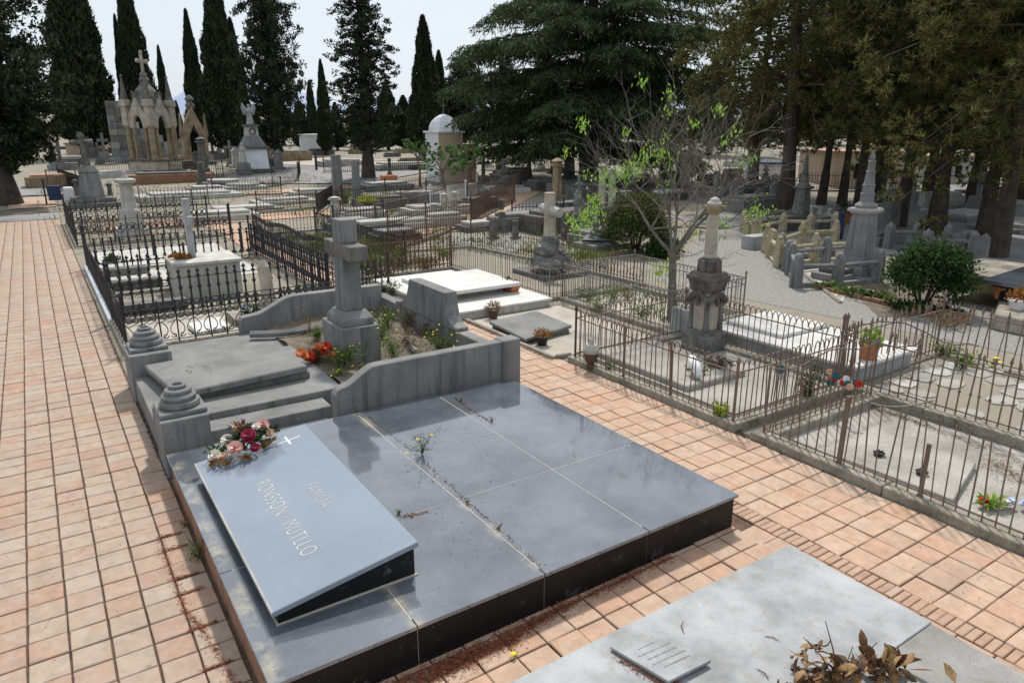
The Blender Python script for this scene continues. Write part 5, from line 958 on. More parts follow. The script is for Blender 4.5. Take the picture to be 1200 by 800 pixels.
q = G(1110, 384, 0); leaf_tuft(thing('dead_vines', 'grey dead vines and white litter at the end of the brick edging', 'vines', (q[0], q[1], 0)), 'leaves', (q[0], q[1], .05), .45, 160, .14, .05, 'dry_plant', 320)
# tombs at the far right edge
t = thing('mossy_tomb', 'large low mossy stone tomb platform at the right edge', 'tomb', (16.0, 4.8, 0)); m = MB(); m.hexa([(16.1, 4.0, 0), (20.5, 3.6, 0), (20.5, 8.0, 0), (16.15, 6.4, 0)], [(16.15, 4.0, .34), (20.5, 3.6, .34), (20.5, 7.9, .34), (16.2, 6.35, .34)]); m.build('platform', 'kerb_stone', t, bevel=.03); m = MB(); m.box(18.1, 20.4, 7.2, 8.4, .341, .66); m.build('block', 'yellow_lichen_stone', t, bevel=.03); m = MB(); m.box(18.0, 20.5, 7.1, 8.6, .661, .76); m.build('slab', 'kerb_stone', t, bevel=.02)
t = thing('granite_slab_tomb', 'tilted polished dark granite slab tomb at the right edge', 'tomb', (17.4, 5.2, .34)); m = MB(); m.box(17.6, 19.6, 4.6, 6.9, .341, .70); m.build('base', 'granite_side', t); m = MB(); m.hexa([(17.35, 4.4, .70), (19.8, 4.4, .80), (19.8, 7.2, .80), (17.35, 7.2, .70)], [(17.35, 4.4, .78), (19.8, 4.4, .88), (19.8, 7.2, .88), (17.35, 7.2, .78)]); m.build('slab', 'granite_far', t)
potpx('potted_plant', 'terracotta pot with bare soil on the mossy tomb platform', 1174, 350, .34, .21, .28, 'terracotta', 'dry_plant', 30, .15, .1, seed=9)
potpx('potted_plant', 'white pot of orange-brown chrysanthemums on the mossy tomb platform', 1191, 362, .34, .18, .2, 'white_plastic', 'rust_leaf', 260, .27, .26, seed=10, L=.07, W=.045)
q = G(1117, 300, .75); t = thing('rail_planter', 'orange terracotta planter hung on the stone rail beside the bush', 'planter', (q[0], q[1], .6)); m = MB(); m.hexa([(q[0]-.1, q[1]-.24, .55), (q[0]+.1, q[1]-.24, .55), (q[0]+.1, q[1]+.24, .55), (q[0]-.1, q[1]+.24, .55)], [(q[0]-.14, q[1]-.3, .80), (q[0]+.14, q[1]-.3, .80), (q[0]+.14, q[1]+.3, .80), (q[0]-.14, q[1]+.3, .80)]); m.build('box', 'terracotta', t)
# ------------------------------------------------------------------ trees
def cypress_mesh(h, w_, n, seed, top=.55, lobes=3):
    rg = np.random.default_rng(seed); t = rg.uniform(0, 1, n)**.9; a = rg.uniform(0, 2*np.pi, n); ph = rg.uniform(0, 6.28, 6)
    prof = np.minimum(1, (t/.10)**.5*.9+.1)*(1-t)**top*1.08
    lob = 1+.13*np.sin(lobes*a+ph[0]+3*t)+.10*np.sin(7*a+ph[1]+9*t)+.10*np.sin(23*t+2*a+ph[2])+.06*np.sin(61*t+5*a)
    r = w_/2*prof*lob*(1-np.abs(rg.normal(size=n))*.13+.03); C_ = np.stack([r*np.cos(a), r*np.sin(a), .06*h+t*h*.94], 1)
    D_ = np.stack([np.cos(a)*.35, np.sin(a)*.35, np.ones(n)], 1)+rg.normal(size=(n, 3))*.35; V, Fq = leaves(C_, D_, .62*rg.uniform(.5, 1.4, n), .20*rg.uniform(.6, 1.3, n), rg)
    # dark inner mass so that the column is closed
    k, s = 14, 12; cv = []; cf = []
    for i in range(k):
        tt = i/(k-1); rr_ = w_/2*.80*min(1, (tt/.10)**.5*.9+.1)*(1-tt)**top
        for j in range(s): cv.append((rr_*math.cos(6.283*j/s), rr_*math.sin(6.283*j/s), .07*h+tt*h*.92))
    for i in range(k-1):
        for j in range(s): q = (j+1) % s; cf.append((i*s+j, i*s+q, (i+1)*s+q, (i+1)*s+j))
    V, Fq = join([(V, Fq), (np.array(cv), np.array(cf))]); return npmesh('foliage', V, Fq, 'cypress_leaf')
def trunk_mesh(h, r, seed, lean=(0, 0), branches=(), mat='bark_dark'):
    rr = random.Random(seed); m = MB(); k = 7
    pts = [(lean[0]*f*f+rr.uniform(-.06, .06)*h*.06, lean[1]*f*f+rr.uniform(-.06, .06)*h*.06, h*f) for f in [i/(k-1) for i in range(k)]]; pts[0] = (0, 0, -.1)
    m.tube(pts, [r*1.45]+[r*(1-.75*i/(k-1)) for i in range(1, k)], 9)
    for b in branches: m.tube(b, [r*.15, r*.09, r*.03], 5)
    return m.mesh('trunk', mat)
def tree_thing(name, label, p, crown, trunk, rz=0, sc=(1, 1, 1), cat='tree', group=None):
    t = thing(name, label, cat, (p[0], p[1], gz(p[0], p[1])), group); t.rotation_euler = (0, 0, rz); t.scale = sc if isinstance(sc, tuple) else (sc, sc, sc)
    for nm, me in (('crown', crown), ('trunk', trunk)):
        o = bpy.data.objects.new(nm, me); COL.objects.link(o); o.parent = t
    return t
CY_ = [cypress_mesh(20, 4.6, 15000, 1), cypress_mesh(20, 4.2, 15000, 2, .7, 4), cypress_mesh(20, 5.0, 15000, 3, .45, 2)]
CT = trunk_mesh(6, .3, 1)
def cyp(label, tx, py, topy, wpx, k, rz=0):                  # tx, topy: where the tip stands in the photograph
    bx = tx
    for _ in range(6):
        p = GG(bx, py); lo, hi = 1., 60.
        for _ in range(30):
            md = (lo+hi)/2
            if PJ(p[0], p[1], p[2]+md)[1] > topy: lo = md
            else: hi = md
        bx += tx-PJ(p[0], p[1], p[2]+lo)[0]
    h = lo; s = ppm(p); w_ = wpx/s; base = (4.6, 4.2, 5.0)[k]*.95
    return tree_thing('cypress_tree', label, p, CY_[k], CT, rz, (w_/base, w_/base, h/20))
cyp('huge dark column cypress left of the gothic mausoleum', 70, 184, -55, 66, 2, .3)
cyp('tall dark cypress standing right behind the gothic mausoleum', 143, 182, -26, 36, 0, 1.)
cyp('slimmer cypress tucked against the left of the tall one behind the mausoleum', 134, 180, 18, 18, 1, 2.)
cyp('small pointed cypress just right of the mausoleum cross', 185, 182, 54, 17, 1, .5)
cyp('slim lone cypress with ragged right edge between mausoleum and dark pair', 217, 182, 12, 25, 1, 3.)
cyp('tall pointed cypress of the dark pair above the second gothic tomb', 247, 186, -22, 46, 0, 4.)
cyp('shorter cypress hidden at the right of the dark pair', 269, 184, 22, 28, 1, 5.)
cyp('small distant spire cypress left of the airy cypress', 375, 182, 70, 18, 1, 1.4)
cyp('tall pointed cypress with a narrow tip left of the cedar', 495, 190, 19, 40, 1, .9)
cyp('slender dark cypress close to the left edge of the cedar', 514, 188, 60, 22, 0, .2)
for i, (px, ty, w_) in enumerate(((112, 88, 26), (206, 118, 12), (350, 118, 18), (362, 95, 14), (392, 120, 22), (452, 100, 26), (472, 112, 24))):
    cyp(['low dark cypress at the foot of the huge column cypress', 'tiny far cypress beside the slim lone cypress', 'far low cypress left of the small distant spire', 'far thin cypress behind the small distant spire', 'far dark cypress behind the airy cypress, left side', 'far dark cypress behind the airy cypress, right side', 'far dark cypress between airy cypress and narrow-tipped cypress'][i], px, 176, ty, w_, i % 3, i)
def branch_tree(h, R, z0, nb, seed, leaf='dark_leaf', L=.30, W=.11, per=46, top=.5, clump=.5, droop=0., maxw=.35, tr=.28, hide=.0, lean=(0, 0), up=.25, gap=0.):
    """crown grown along limbs: clumps of small leaves with gaps between them"""
    rg = np.random.default_rng(seed); Cs = []; Ds = []; br = []
    for i in range(nb):
        f = (i+rg.uniform(0, 1))/nb; z = z0+(h-z0)*f; prof = (min(1, f/maxw+.45))*(1-f)**top+.06; a = i*2.399+rg.uniform(-.4, .4); ln = R*prof*rg.uniform(.62, 1.08)
        if rg.uniform() < gap*f: ln *= .45
        d = np.array((math.cos(a), math.sin(a), up-droop)); lx, ly = lean[0]*(z/h)**2, lean[1]*(z/h)**2; o = np.array((lx, ly, z)); mid = o+d*ln*.55+np.array((0, 0, .1*ln)); end = o+d*ln+np.array((0, 0, (.15-droop)*ln*.5))
        br.append((tuple(o), tuple(mid), tuple(end))); nc = max(2, int(ln/(clump*.9)))
        for c in range(nc):
            g = (c+.9)/nc; g = max(hide, g); pc = o*(1-g)+(mid if g < .6 else end)*g if False else (o+(mid-o)*min(1, g/.55) if g < .55 else mid+(end-mid)*((g-.55)/.45)); pc = pc+rg.normal(size=3)*clump*.55; r = clump*rg.uniform(.6, 1.25); k = int(per*rg.uniform(.6, 1.3)); dd = sph(k, rg)
            Cs.append(pc+dd*r*rg.uniform(.35, 1, (k, 1))*np.array((1, 1, .75))); Ds.append(dd+np.array((0, 0, .5))+rg.normal(size=(k, 3))*.6)
    Cs = np.concatenate(Cs); Ds = np.concatenate(Ds); n = len(Cs); V, Fq = leaves(Cs, Ds, L*rg.uniform(.6, 1.4, n), W*rg.uniform(.6, 1.4, n), rg)
    return npmesh('foliage', V, Fq, leaf), trunk_mesh(h*.97, tr, seed, lean, br)
AIRY = branch_tree(19, 3.3, 2.2, 150, 11, per=40, top=.55, clump=.42, gap=.25, tr=.42)
DENSE = branch_tree(17, 4.4, 1.4, 170, 12, per=50, top=.42, clump=.55, tr=.35, W=.13)
SPREAD = branch_tree(15, 5.2, 2.0, 150, 13, per=52, top=.35, clump=.6, tr=.40, W=.13)
p = GG(432, 209); tree_thing('cypress_tree', 'airy spreading old cypress with sky showing through its crown', p, *AIRY, rz=.4, sc=(.93, .93, .80))
p = GG(326, 196); tree_thing('cypress_tree', 'broad dense dark cypress behind the angel monument', p, *DENSE, rz=1.1, sc=(.78, .78, 1.05))
p = GG(14, 240); tree_thing('dark_tree', 'dark leaning broad tree at the left edge, with low boughs', p, branch_tree(13, 4.6, 1.9, 170, 14, per=60, top=.4, clump=.5, tr=.36, W=.12, L=.26, lean=(-1.6, .4))[0], trunk_mesh(9, .42, 9, (-1.4, .3)), rz=0)
BK = [(590, 178, .62, 'dark tree far behind the cedar, left part'), (545, 178, .70, 'dark ragged tree behind the chapel dome'), (640, 178, .7, 'dark tree behind the cedar trunk'), (700, 178, .6, 'dark tree behind the right boughs of the cedar'), (765, 180, .62, 'dark tree behind the bare young tree'), (830, 182, .62, 'dark tree behind the gap between cedar and pines'),
      (885, 184, .55, 'dark tree beyond the pines, behind the dark obelisk'), (960, 184, .62, 'dark tree beyond the pine trunks, above the ochre wall'), (1040, 184, .6, 'dark tree beyond the leaning pine trunk'), (1110, 184, .62, 'dark tree beyond the big right pine'), (1180, 184, .62, 'dark tree beyond the right edge of the yard'), (30, 186, .5, 'dark tree behind the leaning tree at the left edge'), (420, 176, .34, 'dark tree filling the horizon behind the airy cypress'), (525, 178, .5, 'dark tree between chapel and slender cypress')]
for i, (px, py, s, lb) in enumerate(BK): p = GG(px, py); tree_thing('dark_tree', lb, p, *(SPREAD if i % 2 else DENSE), rz=i*1.3, sc=(s*1.15, s*1.15, s))
for i in range(34):
    px = -70+i*40+random.uniform(-12, 12); tp = random.uniform(112, 140) if px > 290 else random.uniform(140, 156); p = GG(px, 171+random.uniform(-2, 2)); s_ = ppm(p); k = ((171-tp)/s_)/(17 if i % 2 else 15)
    tree_thing('dark_tree', 'small dark tree of the distant belt ' + ('behind the leaning tree at the left edge' if px < 110 else 'behind mausoleum and niche wall' if px < 290 else 'behind the airy cypress' if px < 480 else 'behind the chapel and cedar' if px < 700 else 'behind the bare young tree' if px < 900 else 'behind the pine grove'), p, *(DENSE if i % 2 else SPREAD), rz=i*1.1, sc=(k*1.7, k*1.7, k), group='trees of the distant belt')
# cedar: flat layers of drooping sprays
def cedar_mesh(seed, H_=19, leaf='cedar_leaf'):
    rg = np.random.default_rng(seed); Cs = []; Ds = []; br = []; Ls = []
    tiers = [(2.7, 8.3), (3.9, 9.4), (5.0, 9.0), (6.2, 9.8), (7.4, 8.6), (8.6, 9.6), (9.8, 9.9), (11.0, 8.4), (12.3, 7.6), (13.8, 6.4), (15.3, 5.0), (17., 3.4)]
    for ti, (z, R) in enumerate(tiers):
        nb = 9 if z < 12 else 7
        for b in range(nb):
            a = 6.283*(b+rg.uniform(-.3, .3))/nb+ti*.7; ln = R*rg.uniform(.72, 1.08); d = np.array((math.cos(a), math.sin(a))); sd_ = np.array((-d[1], d[0])); zz = z+rg.uniform(-.4, .4)
            lift = rg.uniform(.02, .12); fz_ = lambda f: zz+lift*ln*f-1.25*f**2.4*rg.uniform(.9, 1.1)
            br.append(((0, 0, zz-.2), (d[0]*ln*.5, d[1]*ln*.5, fz_(.5)), (d[0]*ln, d[1]*ln, fz_(1.))))
            ns = int(ln/.22)
            for s in range(ns):
                f = .16+.84*(s+rg.uniform(0, 1))/ns; wd_ = (.35+1.75*math.sin(min(1, f*1.15)*math.pi*.82)**.8)*rg.uniform(.5, 1.1)
                for side in (-1, 1):
                    nl = int(12+26*wd_/2); u = rg.uniform(0, 1, nl); base = d*ln*f; zc = fz_(f); x = base[0]+side*sd_[0]*u*wd_+d[0]*u*.5*wd_+rg.normal(size=nl)*.10; y = base[1]+side*sd_[1]*u*wd_+d[1]*u*.5*wd_+rg.normal(size=nl)*.10
                    zl = zc-.42*u**2*wd_-np.abs(rg.normal(size=nl))*.20-(rg.uniform(size=nl) < .16)*rg.uniform(.1, .6, nl)
                    Cs.append(np.stack([x, y, zl], 1)); Ds.append(np.stack([np.full(nl, d[0]*.5+side*sd_[0]*.6), np.full(nl, d[1]*.5+side*sd_[1]*.6), -.35-.5*u], 1)+rg.normal(size=(nl, 3))*.4)
    Cs = np.concatenate(Cs); Ds = np.concatenate(Ds); n = len(Cs); V, Fq = leaves(Cs, Ds, .34*rg.uniform(.6, 1.4, n), .075*rg.uniform(.6, 1.4, n), rg)
    return npmesh('foliage', V, Fq, leaf), trunk_mesh(H_, .55, seed, (0, 0), br)
p = GG(690, 214); tree_thing('cedar_tree', 'great spreading cedar with layered drooping boughs behind the bare tree', p, *cedar_mesh(5), rz=.2)
# pines: three crowns, shared by the trees of the grove
def needles(Cn, D, L, W, rg):
    n = len(Cn); D = D/(np.linalg.norm(D, axis=1, keepdims=True)+1e-9); U = np.cross(D, rg.normal(size=(n, 3))); U /= (np.linalg.norm(U, axis=1, keepdims=True)+1e-9)
    L = (L*rg.uniform(.6, 1.4, n))[:, None]; W = (W*rg.uniform(.7, 1.3, n))[:, None]
    return np.stack([Cn-D*L*.5-U*W*.5, Cn-D*L*.5+U*W*.5, Cn+D*L*.5], 1).reshape(-1, 3), np.arange(3*n).reshape(n, 3)
def pine_mesh(seed, h, R, z0, nb, lean, tr, leaf, L=.23, W=.042, per=190, clump=.62):
    rg = np.random.default_rng(seed); Cs = []; Ds = []; br = []
    for i in range(nb):
        f = (i+rg.uniform(0, 1))/nb; z = z0+.8+(h-z0-.8)*f; prof = (.75+.35*math.sin(f*3.1))*(1-f**3*.6); a = i*2.399+rg.uniform(-.5, .5); ln = R*prof*rg.uniform(.55, 1.08); lx, ly = lean[0]*(z/h)**2, lean[1]*(z/h)**2
        d = np.array((math.cos(a), math.sin(a))); o = np.array((lx, ly, z+.3)); mid = np.array((lx+d[0]*ln*.5, ly+d[1]*ln*.5, z+.25)); end = np.array((lx+d[0]*ln, ly+d[1]*ln, z-1.2*rg.uniform(.3, 1.5))); br.append((tuple(o), tuple(mid), tuple(end)))
        nc = max(3, int(ln/(clump*.72)))
        for c in range(nc):
            g = .25+.75*(c+.8)/nc; pc = (o+(mid-o)*g/.5 if g < .5 else mid+(end-mid)*(g-.5)/.5)+rg.normal(size=3)*clump*np.array((.9, .9, .5)); r = clump*rg.uniform(.6, 1.25); k = int(per*rg.uniform(.6, 1.3)); nt = max(3, k//16)
            td = sph(nt, rg); tc = td*r*rg.uniform(.2, 1, (nt, 1))*np.array((1, 1, .7)); wh = rg.integers(0, nt, k)
            dd = td[wh]*.8+np.array((0, 0, .25))+rg.normal(size=(k, 3))*.55; Cs.append(pc+tc[wh]+dd*.09); Ds.append(dd)
    V, Fq = needles(np.concatenate(Cs), np.concatenate(Ds), L, W, rg); return npmesh('foliage', V, Fq, leaf), trunk_mesh(h*.95, tr, seed, lean, br)
PA = pine_mesh(61, 15, 5.6, 3.5, 64, (-.4, .8), .36, 'pine_leaf'); PB = pine_mesh(62, 14.5, 3.8, 4.2, 34, (.8, -.9), .21, 'pine_leaf_dark'); PC = pine_mesh(63, 14, 4.8, 2.1, 64, (.5, -.4), .27, 'pine_leaf')
PN = [('thick straight pine trunk with olive boughs behind the stone posts', 918, 251, PA, .3, 1), ('thin dark pine just right of the darker obelisk', 962, 240, PB, 0, .95), ('slender pine leaning right, behind the blue vase', 986, 240, PB, 1.0, .95), ('dark pine trunk behind the ringed turned spire', 1006, 250, PB, 2.4, 1.08), ('strongly leaning pine behind the grey stele', 1052, 266, PB, -.5, 1.12),
      ('upright dark pine left of the big right pine', 1096, 274, PC, 2.0, 1.05), ('big rough-barked pine with boughs hanging low at the right', 1166, 301, PC, 0, .98), ('second pine trunk just behind the big right pine', 1152, 278, PB, 4.0, 1.1), ('pine just outside the right edge whose boughs enter the frame', 1250, 280, PC, 3.7, 1.0),
      ('pine farther back in the grove between leaning pine and spire', 1025, 234, PA, 1.7, .95), ('pine farther back behind the upright dark pine', 1085, 238, PC, 4.4, 1.05), ('pine farther back behind the big right pine', 1140, 240, PA, 3.0, 1.0), ('pine at the back right of the shaded yard', 1195, 244, PA, 5.1, 1.0), ('pine at the far right back of the grove', 1265, 250, PC, 1.1, 1.1), ('pine behind the thick straight pine, left side', 880, 228, PC, 5.3, 1.05)]
for lb, px, py, me, rz, sc_ in PN: p = GG(px, py); tree_thing('pine_tree', lb, p, *me, rz=rz, sc=sc_)
# the young tree, almost bare, with a few bright new leaves
def bare_tree(p, seed=3):
    rr = random.Random(seed); t = thing('bare_tree', 'slim young tree with bare twigs and a few bright green new leaves', 'tree', p); m = MB(); tips = []
    def grow(a, d, L, r, lv):
        n = 3; pts = [a]; q = Vector(a); dv = Vector(d)
        for i in range(n): dv = (dv+Vector((rr.gauss(0, .12), rr.gauss(0, .12), rr.gauss(.02, .08)))).normalized(); q = q+dv*L/n; pts.append(q.copy())
        m.tube(pts, [r*(1-.4*i/n) for i in range(n+1)], 7 if lv < 2 else 4 if lv < 4 else 3)
        if lv >= 6 or r < .0022: tips.append((q.copy(), dv.copy())); return
        k = 3 if lv > 1 else 4
        for i in range(k):
            f = rr.uniform(.45, 1) if i else 1; b = pts[min(n, max(1, int(round(f*n))))]; s = .35 if i == 0 else .8; nd = (dv+Vector((rr.gauss(0, s), rr.gauss(0, s), rr.gauss(.10, s*.5)))).normalized(); grow(b, nd, L*rr.uniform(.6, .86), r*rr.uniform(.48, .66), lv+1)
    q0 = Vector(p); m.tube([q0+Vector((0, 0, -.1)), q0+Vector((.02, 0, .5)), q0+Vector((-.03, .05, 1.1)), q0+Vector((-.05, .08, 1.65))], [.17, .13, .115, .105], 9); top = q0+Vector((-.05, .08, 1.6))
    for d, L in (((-.75, .65, .95), 1.35), ((.05, .1, 1), 1.4), ((.5, -.4, 1), 1.45), ((-.35, .25, 1), 1.35), ((.9, -.75, .95), 1.35)): grow(top, Vector(d).normalized(), L, .05, 1)
    m.build('branches', 'bark_grey', t); Cs = []; Ds = []; rg = np.random.default_rng(4)
    tips.sort(key=lambda q: -(q[0].y-q[0].x)); keep = [q for i, q in enumerate(tips) if rr.random() < (.03 if i < len(tips)*.35 else .007)]
    for q, d in keep:
        for k in range(rr.randint(14, 26)): Cs.append(np.array(q)-np.array(p)+rg.normal(size=3)*np.array((.10, .10, .08))); Ds.append((rg.normal()*.5, rg.normal()*.5, -.9))
    for c in ((-1.9, 1.6, 2.75), (-2.3, 1.9, 2.3), (-2.0, 1.7, 2.45), (-1.3, .9, 3.5), (-1.6, 1.4, 3.3), (-.9, .8, 3.7), (1.7, -1.5, 2.6), (-.2, .3, 1.2), (-.5, .4, 3.9), (.9, -.8, 2.4)):
        for k in range(95): Cs.append(np.array(c)+rg.normal(size=3)*np.array((.2, .2, .15))); Ds.append((rg.normal()*.5, rg.normal()*.5, -.9))
    n = len(Cs); V, Fq = leaves(Cs, Ds, .115*rg.uniform(.5, 1.3, n), .055*rg.uniform(.7, 1.2, n), rg); npobj('leaves', npmesh('leaves', V, Fq, 'fresh_leaf'), t); return t
q = G(781, 392, 0); bt = bare_tree((q[0]+.9, q[1]+.75, 0)); bt.scale = (.70, .70, .90)
# ------------------------------------------------------------------ mausoleum, chapel, monuments and graves of the background
def mausoleum(label, p, sc, full=True):
    x, y, z = p; t = thing('mausoleum', label, 'mausoleum', p); k = sc; s = 1.45*k; ST = 'ochre_stone'; SO = 'soot_stone'
    m = MB(); m.box(x-s*1.32, x+s*1.32, y-s*1.32, y+s*1.32, z-.3, z+.25*k); m.build('step', SO, t, bevel=.03); m = MB(); m.box(x-s*1.14, x+s*1.14, y-s*1.14, y+s*1.14, z+.251*k, z+1.0*k); m.build('plinth', 'column_stone', t, bevel=.03); m = MB(); m.box(x-s*1.22, x+s*1.22, y-s*1.22, y+s*1.22, z+1.001*k, z+1.14*k); m.build('plinth_slab', SO, t, bevel=.02)
    zb, zc = z+1.141*k, z+3.75*k
    for sx in (-1, 1):
        for sy in (-1, 1):
            cx, cy = x+sx*s*.92, y+sy*s*.92; m = MB(); m.lathe([(.34*k, zb), (.34*k, zb+.2*k), (.27*k, zb+.28*k), (.26*k, zc-.25*k), (.34*k, zc-.12*k), (.36*k, zc)], cx, cy, 8); m.build('pillar', ST, t); m = MB(); m.frus(cx, cy, zc+.001, zc+1.5*k, .62*k, .62*k, .56*k, .56*k); m.frus(cx, cy, zc+1.501*k, zc+2.0*k, .80*k, .80*k, .66*k, .66*k); m.build('pinnacle_base', 'column_stone', t)['kind'] = 'stuff'
            m = MB(); m.frus(cx, cy, zc+2.001*k, zc+3.6*k, .46*k, .46*k, .10*k, .10*k); m.lathe([(.05*k, zc+3.6*k), (.13*k, zc+3.72*k), (.03*k, zc+3.9*k)], cx, cy, 7); m.build('pinnacle', 'dark_stone', t)['kind'] = 'stuff'
    for ax in (0, 1):
        for sg in (-1, 1):
            o = sg*s*.92; w_ = s*.72; a0 = w_*.52; zz = zc; poly = [(-w_, zz-.15*k)]+[(-a0, zz-.15*k)]
            for i in range(1, 8): f = i/8; poly.append((-a0*(1-f**1.6), zz-.15*k+.95*k*(1-(1-f)**2.0)))
            poly.append((0, zz+.82*k))
            for i in range(7, 0, -1): f = i/8; poly.append((a0*(1-f**1.6), zz-.15*k+.95*k*(1-(1-f)**2.0)))
            poly += [(a0, zz-.15*k), (w_, zz-.15*k), (w_, zz+.75*k), (.0, zz+2.1*k), (-w_, zz+.75*k)]
            m = MB()
            # left and right halves, so that each outline is simple
            n = len(poly); mid = poly.index((0, zz+.82*k)); L_ = poly[:mid+1]+[(0, zz+2.1*k), (-w_, zz+.75*k)]; R_ = [(0, zz+.82*k)]+poly[mid+1:-2]+[(0, zz+2.1*k)]
            for P_ in (L_, R_):
                if ax == 0: m.prism([(x+u, v) for u, v in P_], 'y', y+o-.14*k, y+o+.14*k)
                else: m.prism([(y+u, v) for u, v in P_], 'x', x+o-.14*k, x+o+.14*k)
            m.build('gable', 'column_stone', t)['kind'] = 'stuff'
            for u in (-a0-.12*k, a0+.12*k):
                m = MB(); cx, cy = (x+u, y+o) if ax == 0 else (x+o, y+u); m.lathe([(.20*k, zb), (.14*k, zb+.15*k), (.13*k, zc-.3*k), (.2*k, zc-.152*k)], cx, cy, 8); m.build('column', ST, t)
    m = MB(); m.lathe([(s*1.0, zc+1.2*k), (s*.98, zc+1.7*k), (s*.86, zc+2.2*k), (s*.62, zc+2.7*k), (s*.34, zc+3.1*k), (s*.26, zc+3.3*k)], x, y, 12); m.build('dome', 'dark_stone', t, smooth=False)
    for i in range(8): a = i*.785; m = MB(); m.blob((x+s*.8*math.cos(a), y+s*.8*math.sin(a), zc+2.35*k), (.16*k, .16*k, .3*k), i, .2, 7, 5); m.build('crocket', SO, t)
    m = MB(); m.lathe([(s*.27, zc+3.301*k), (s*.32, zc+3.5*k), (s*.2, zc+3.75*k), (s*.24, zc+3.9*k), (s*.1, zc+4.1*k)], x, y, 8); m.build('finial', 'dark_stone', t)
    c = zc+4.05*k; m = MB(); m.box(x-.11*k, x+.11*k, y-.09*k, y+.09*k, c, c+1.5*k); m.build('cross_upright', 'column_stone', t); m = MB(); m.box(x-.52*k, x-.1101*k, y-.09*k, y+.09*k, c+.72*k, c+1.0*k); m.box(x+.1101*k, x+.52*k, y-.09*k, y+.09*k, c+.72*k, c+1.0*k); m.blob((x-.55*k, y, c+.86*k), .17*k, 1, .1, 7, 5); m.blob((x+.55*k, y, c+.86*k), .17*k, 2, .1, 7, 5); m.blob((x, y, c+1.5*k), .17*k, 2, .1, 7, 5); m.build('cross_arm', 'column_stone', t)['kind'] = 'stuff'
    m = MB(); m.box(x-.5*k, x+.5*k, y-.5*k, y+.5*k, zb, zb+.8*k); m.build('inner_tomb', ST, t); return t
q = GG(184, 203); mausoleum('open gothic mausoleum with pinnacles, dome and stone cross', tuple(q), .98); bpy.data.objects['mausoleum'].rotation_euler = (0, 0, math.radians(38)); bpy.data.objects['mausoleum'].scale = (.86, .86, 1)
q = GG(231, 193); t = thing('gothic_tomb', 'smaller ochre gothic tomb with a steep pointed gable, right of the mausoleum', 'tomb', tuple(q)); x, y, z = q
for i, o in enumerate((-1.0, 1.0)): m = MB(); m.prism([(x+o*.75-.32, z), (x+o*.75+.32, z), (x+o*.75+.32, z+2.6), (x+o*.75-.32, z+2.6)], 'y', y-.6, y+.6); m.build('pier', 'ochre_stone', t); m = MB(); m.frus(x+o*1.05, y-.3, z+2.6, z+4.6, .36, .36, .1, .1); m.build('pinnacle', 'ochre_stone', t)
m = MB(); m.prism([(x-1.1, z+2.601), (x-.42, z+2.601), (x, z+3.6), (x, z+5.2)], 'y', y-.55, y+.55); m.prism([(x+.42, z+2.601), (x+1.1, z+2.601), (x, z+5.2), (x, z+3.6)], 'y', y-.55, y+.55); m.build('gable', 'ochre_stone', t)['kind'] = 'stuff'
m = MB(); m.lathe([(.35, z+5.0), (.42, z+5.3), (.2, z+5.6), (.42, z+5.85), (.12, z+6.2)], x, y, 8); m.build('finial', 'dark_stone', t); m = MB(); m.box(x-.43, x+.43, y+.2, y+.5, z, z+2.9); m.build('door', 'dark_void', t); m = MB(); m.box(x-1.6, x+1.6, y-.9, y+.9, z-.1, z+.35); m.build('step', 'dark_stone', t)
# stepped wall of burial niches
q = GG(200, 189); t = thing('niche_wall', 'stepped grey wall of stacked burial niches behind the huge cypress', 'wall', tuple(q)); s_ = .62
for r in range(9):
    w_ = (16, 13, 10, 7, 5, 4, 3, 3, 3)[r]
    for c in range(w_):
        u0 = -5+c*s_*1.05; m = MB(); m.box(q[0]+u0, q[0]+u0+s_, q[1]-.3+random.uniform(-.05, .05), q[1]+.5, q[2]+r*s_*1.02, q[2]+r*s_*1.02+s_*.98); m.build('niche_block', random.choice(['grey_stone', 'worn_granite', 'grey_stone', 'dark_stone']), t)
# angel monument: stepped white pedestal with wreath panel, winged figure on top
def figure(parent, p, h, mat, wings=False):
    x, y, z = p; k = h; m = MB(); m.lathe([(.20*k, z), (.19*k, z+.08*k), (.13*k, z+.45*k), (.11*k, z+.58*k), (.14*k, z+.72*k), (.12*k, z+.80*k), (.045*k, z+.835*k), (.045*k, z+.86*k), (.072*k, z+.90*k), (.075*k, z+.95*k), (.03*k, z+1.0*k)], x, y, 12)
    m.tube([(x-.13*k, y, z+.77*k), (x-.17*k, y-.06*k, z+.6*k), (x-.05*k, y-.13*k, z+.62*k)], [.05*k, .04*k, .03*k], 6); m.tube([(x+.13*k, y, z+.77*k), (x+.18*k, y-.05*k, z+.6*k), (x+.05*k, y-.13*k, z+.64*k)], [.05*k, .04*k, .03*k], 6); m.build('body', mat, parent, smooth=True)['kind'] = 'stuff'
    if wings:
        for s in (-1, 1): m = MB(); m.prism([(x+s*.05*k, z+.45*k), (x+s*.28*k, z+.50*k), (x+s*.36*k, z+.85*k), (x+s*.30*k, z+1.08*k), (x+s*.12*k, z+.86*k)][::s], 'y', y+.06*k, y+.12*k); m.build('wing', mat, parent)
q = GG(299, 203); t = thing('angel_monument', 'white stepped pedestal topped by a small winged angel', 'monument', tuple(q)); x, y, z = q
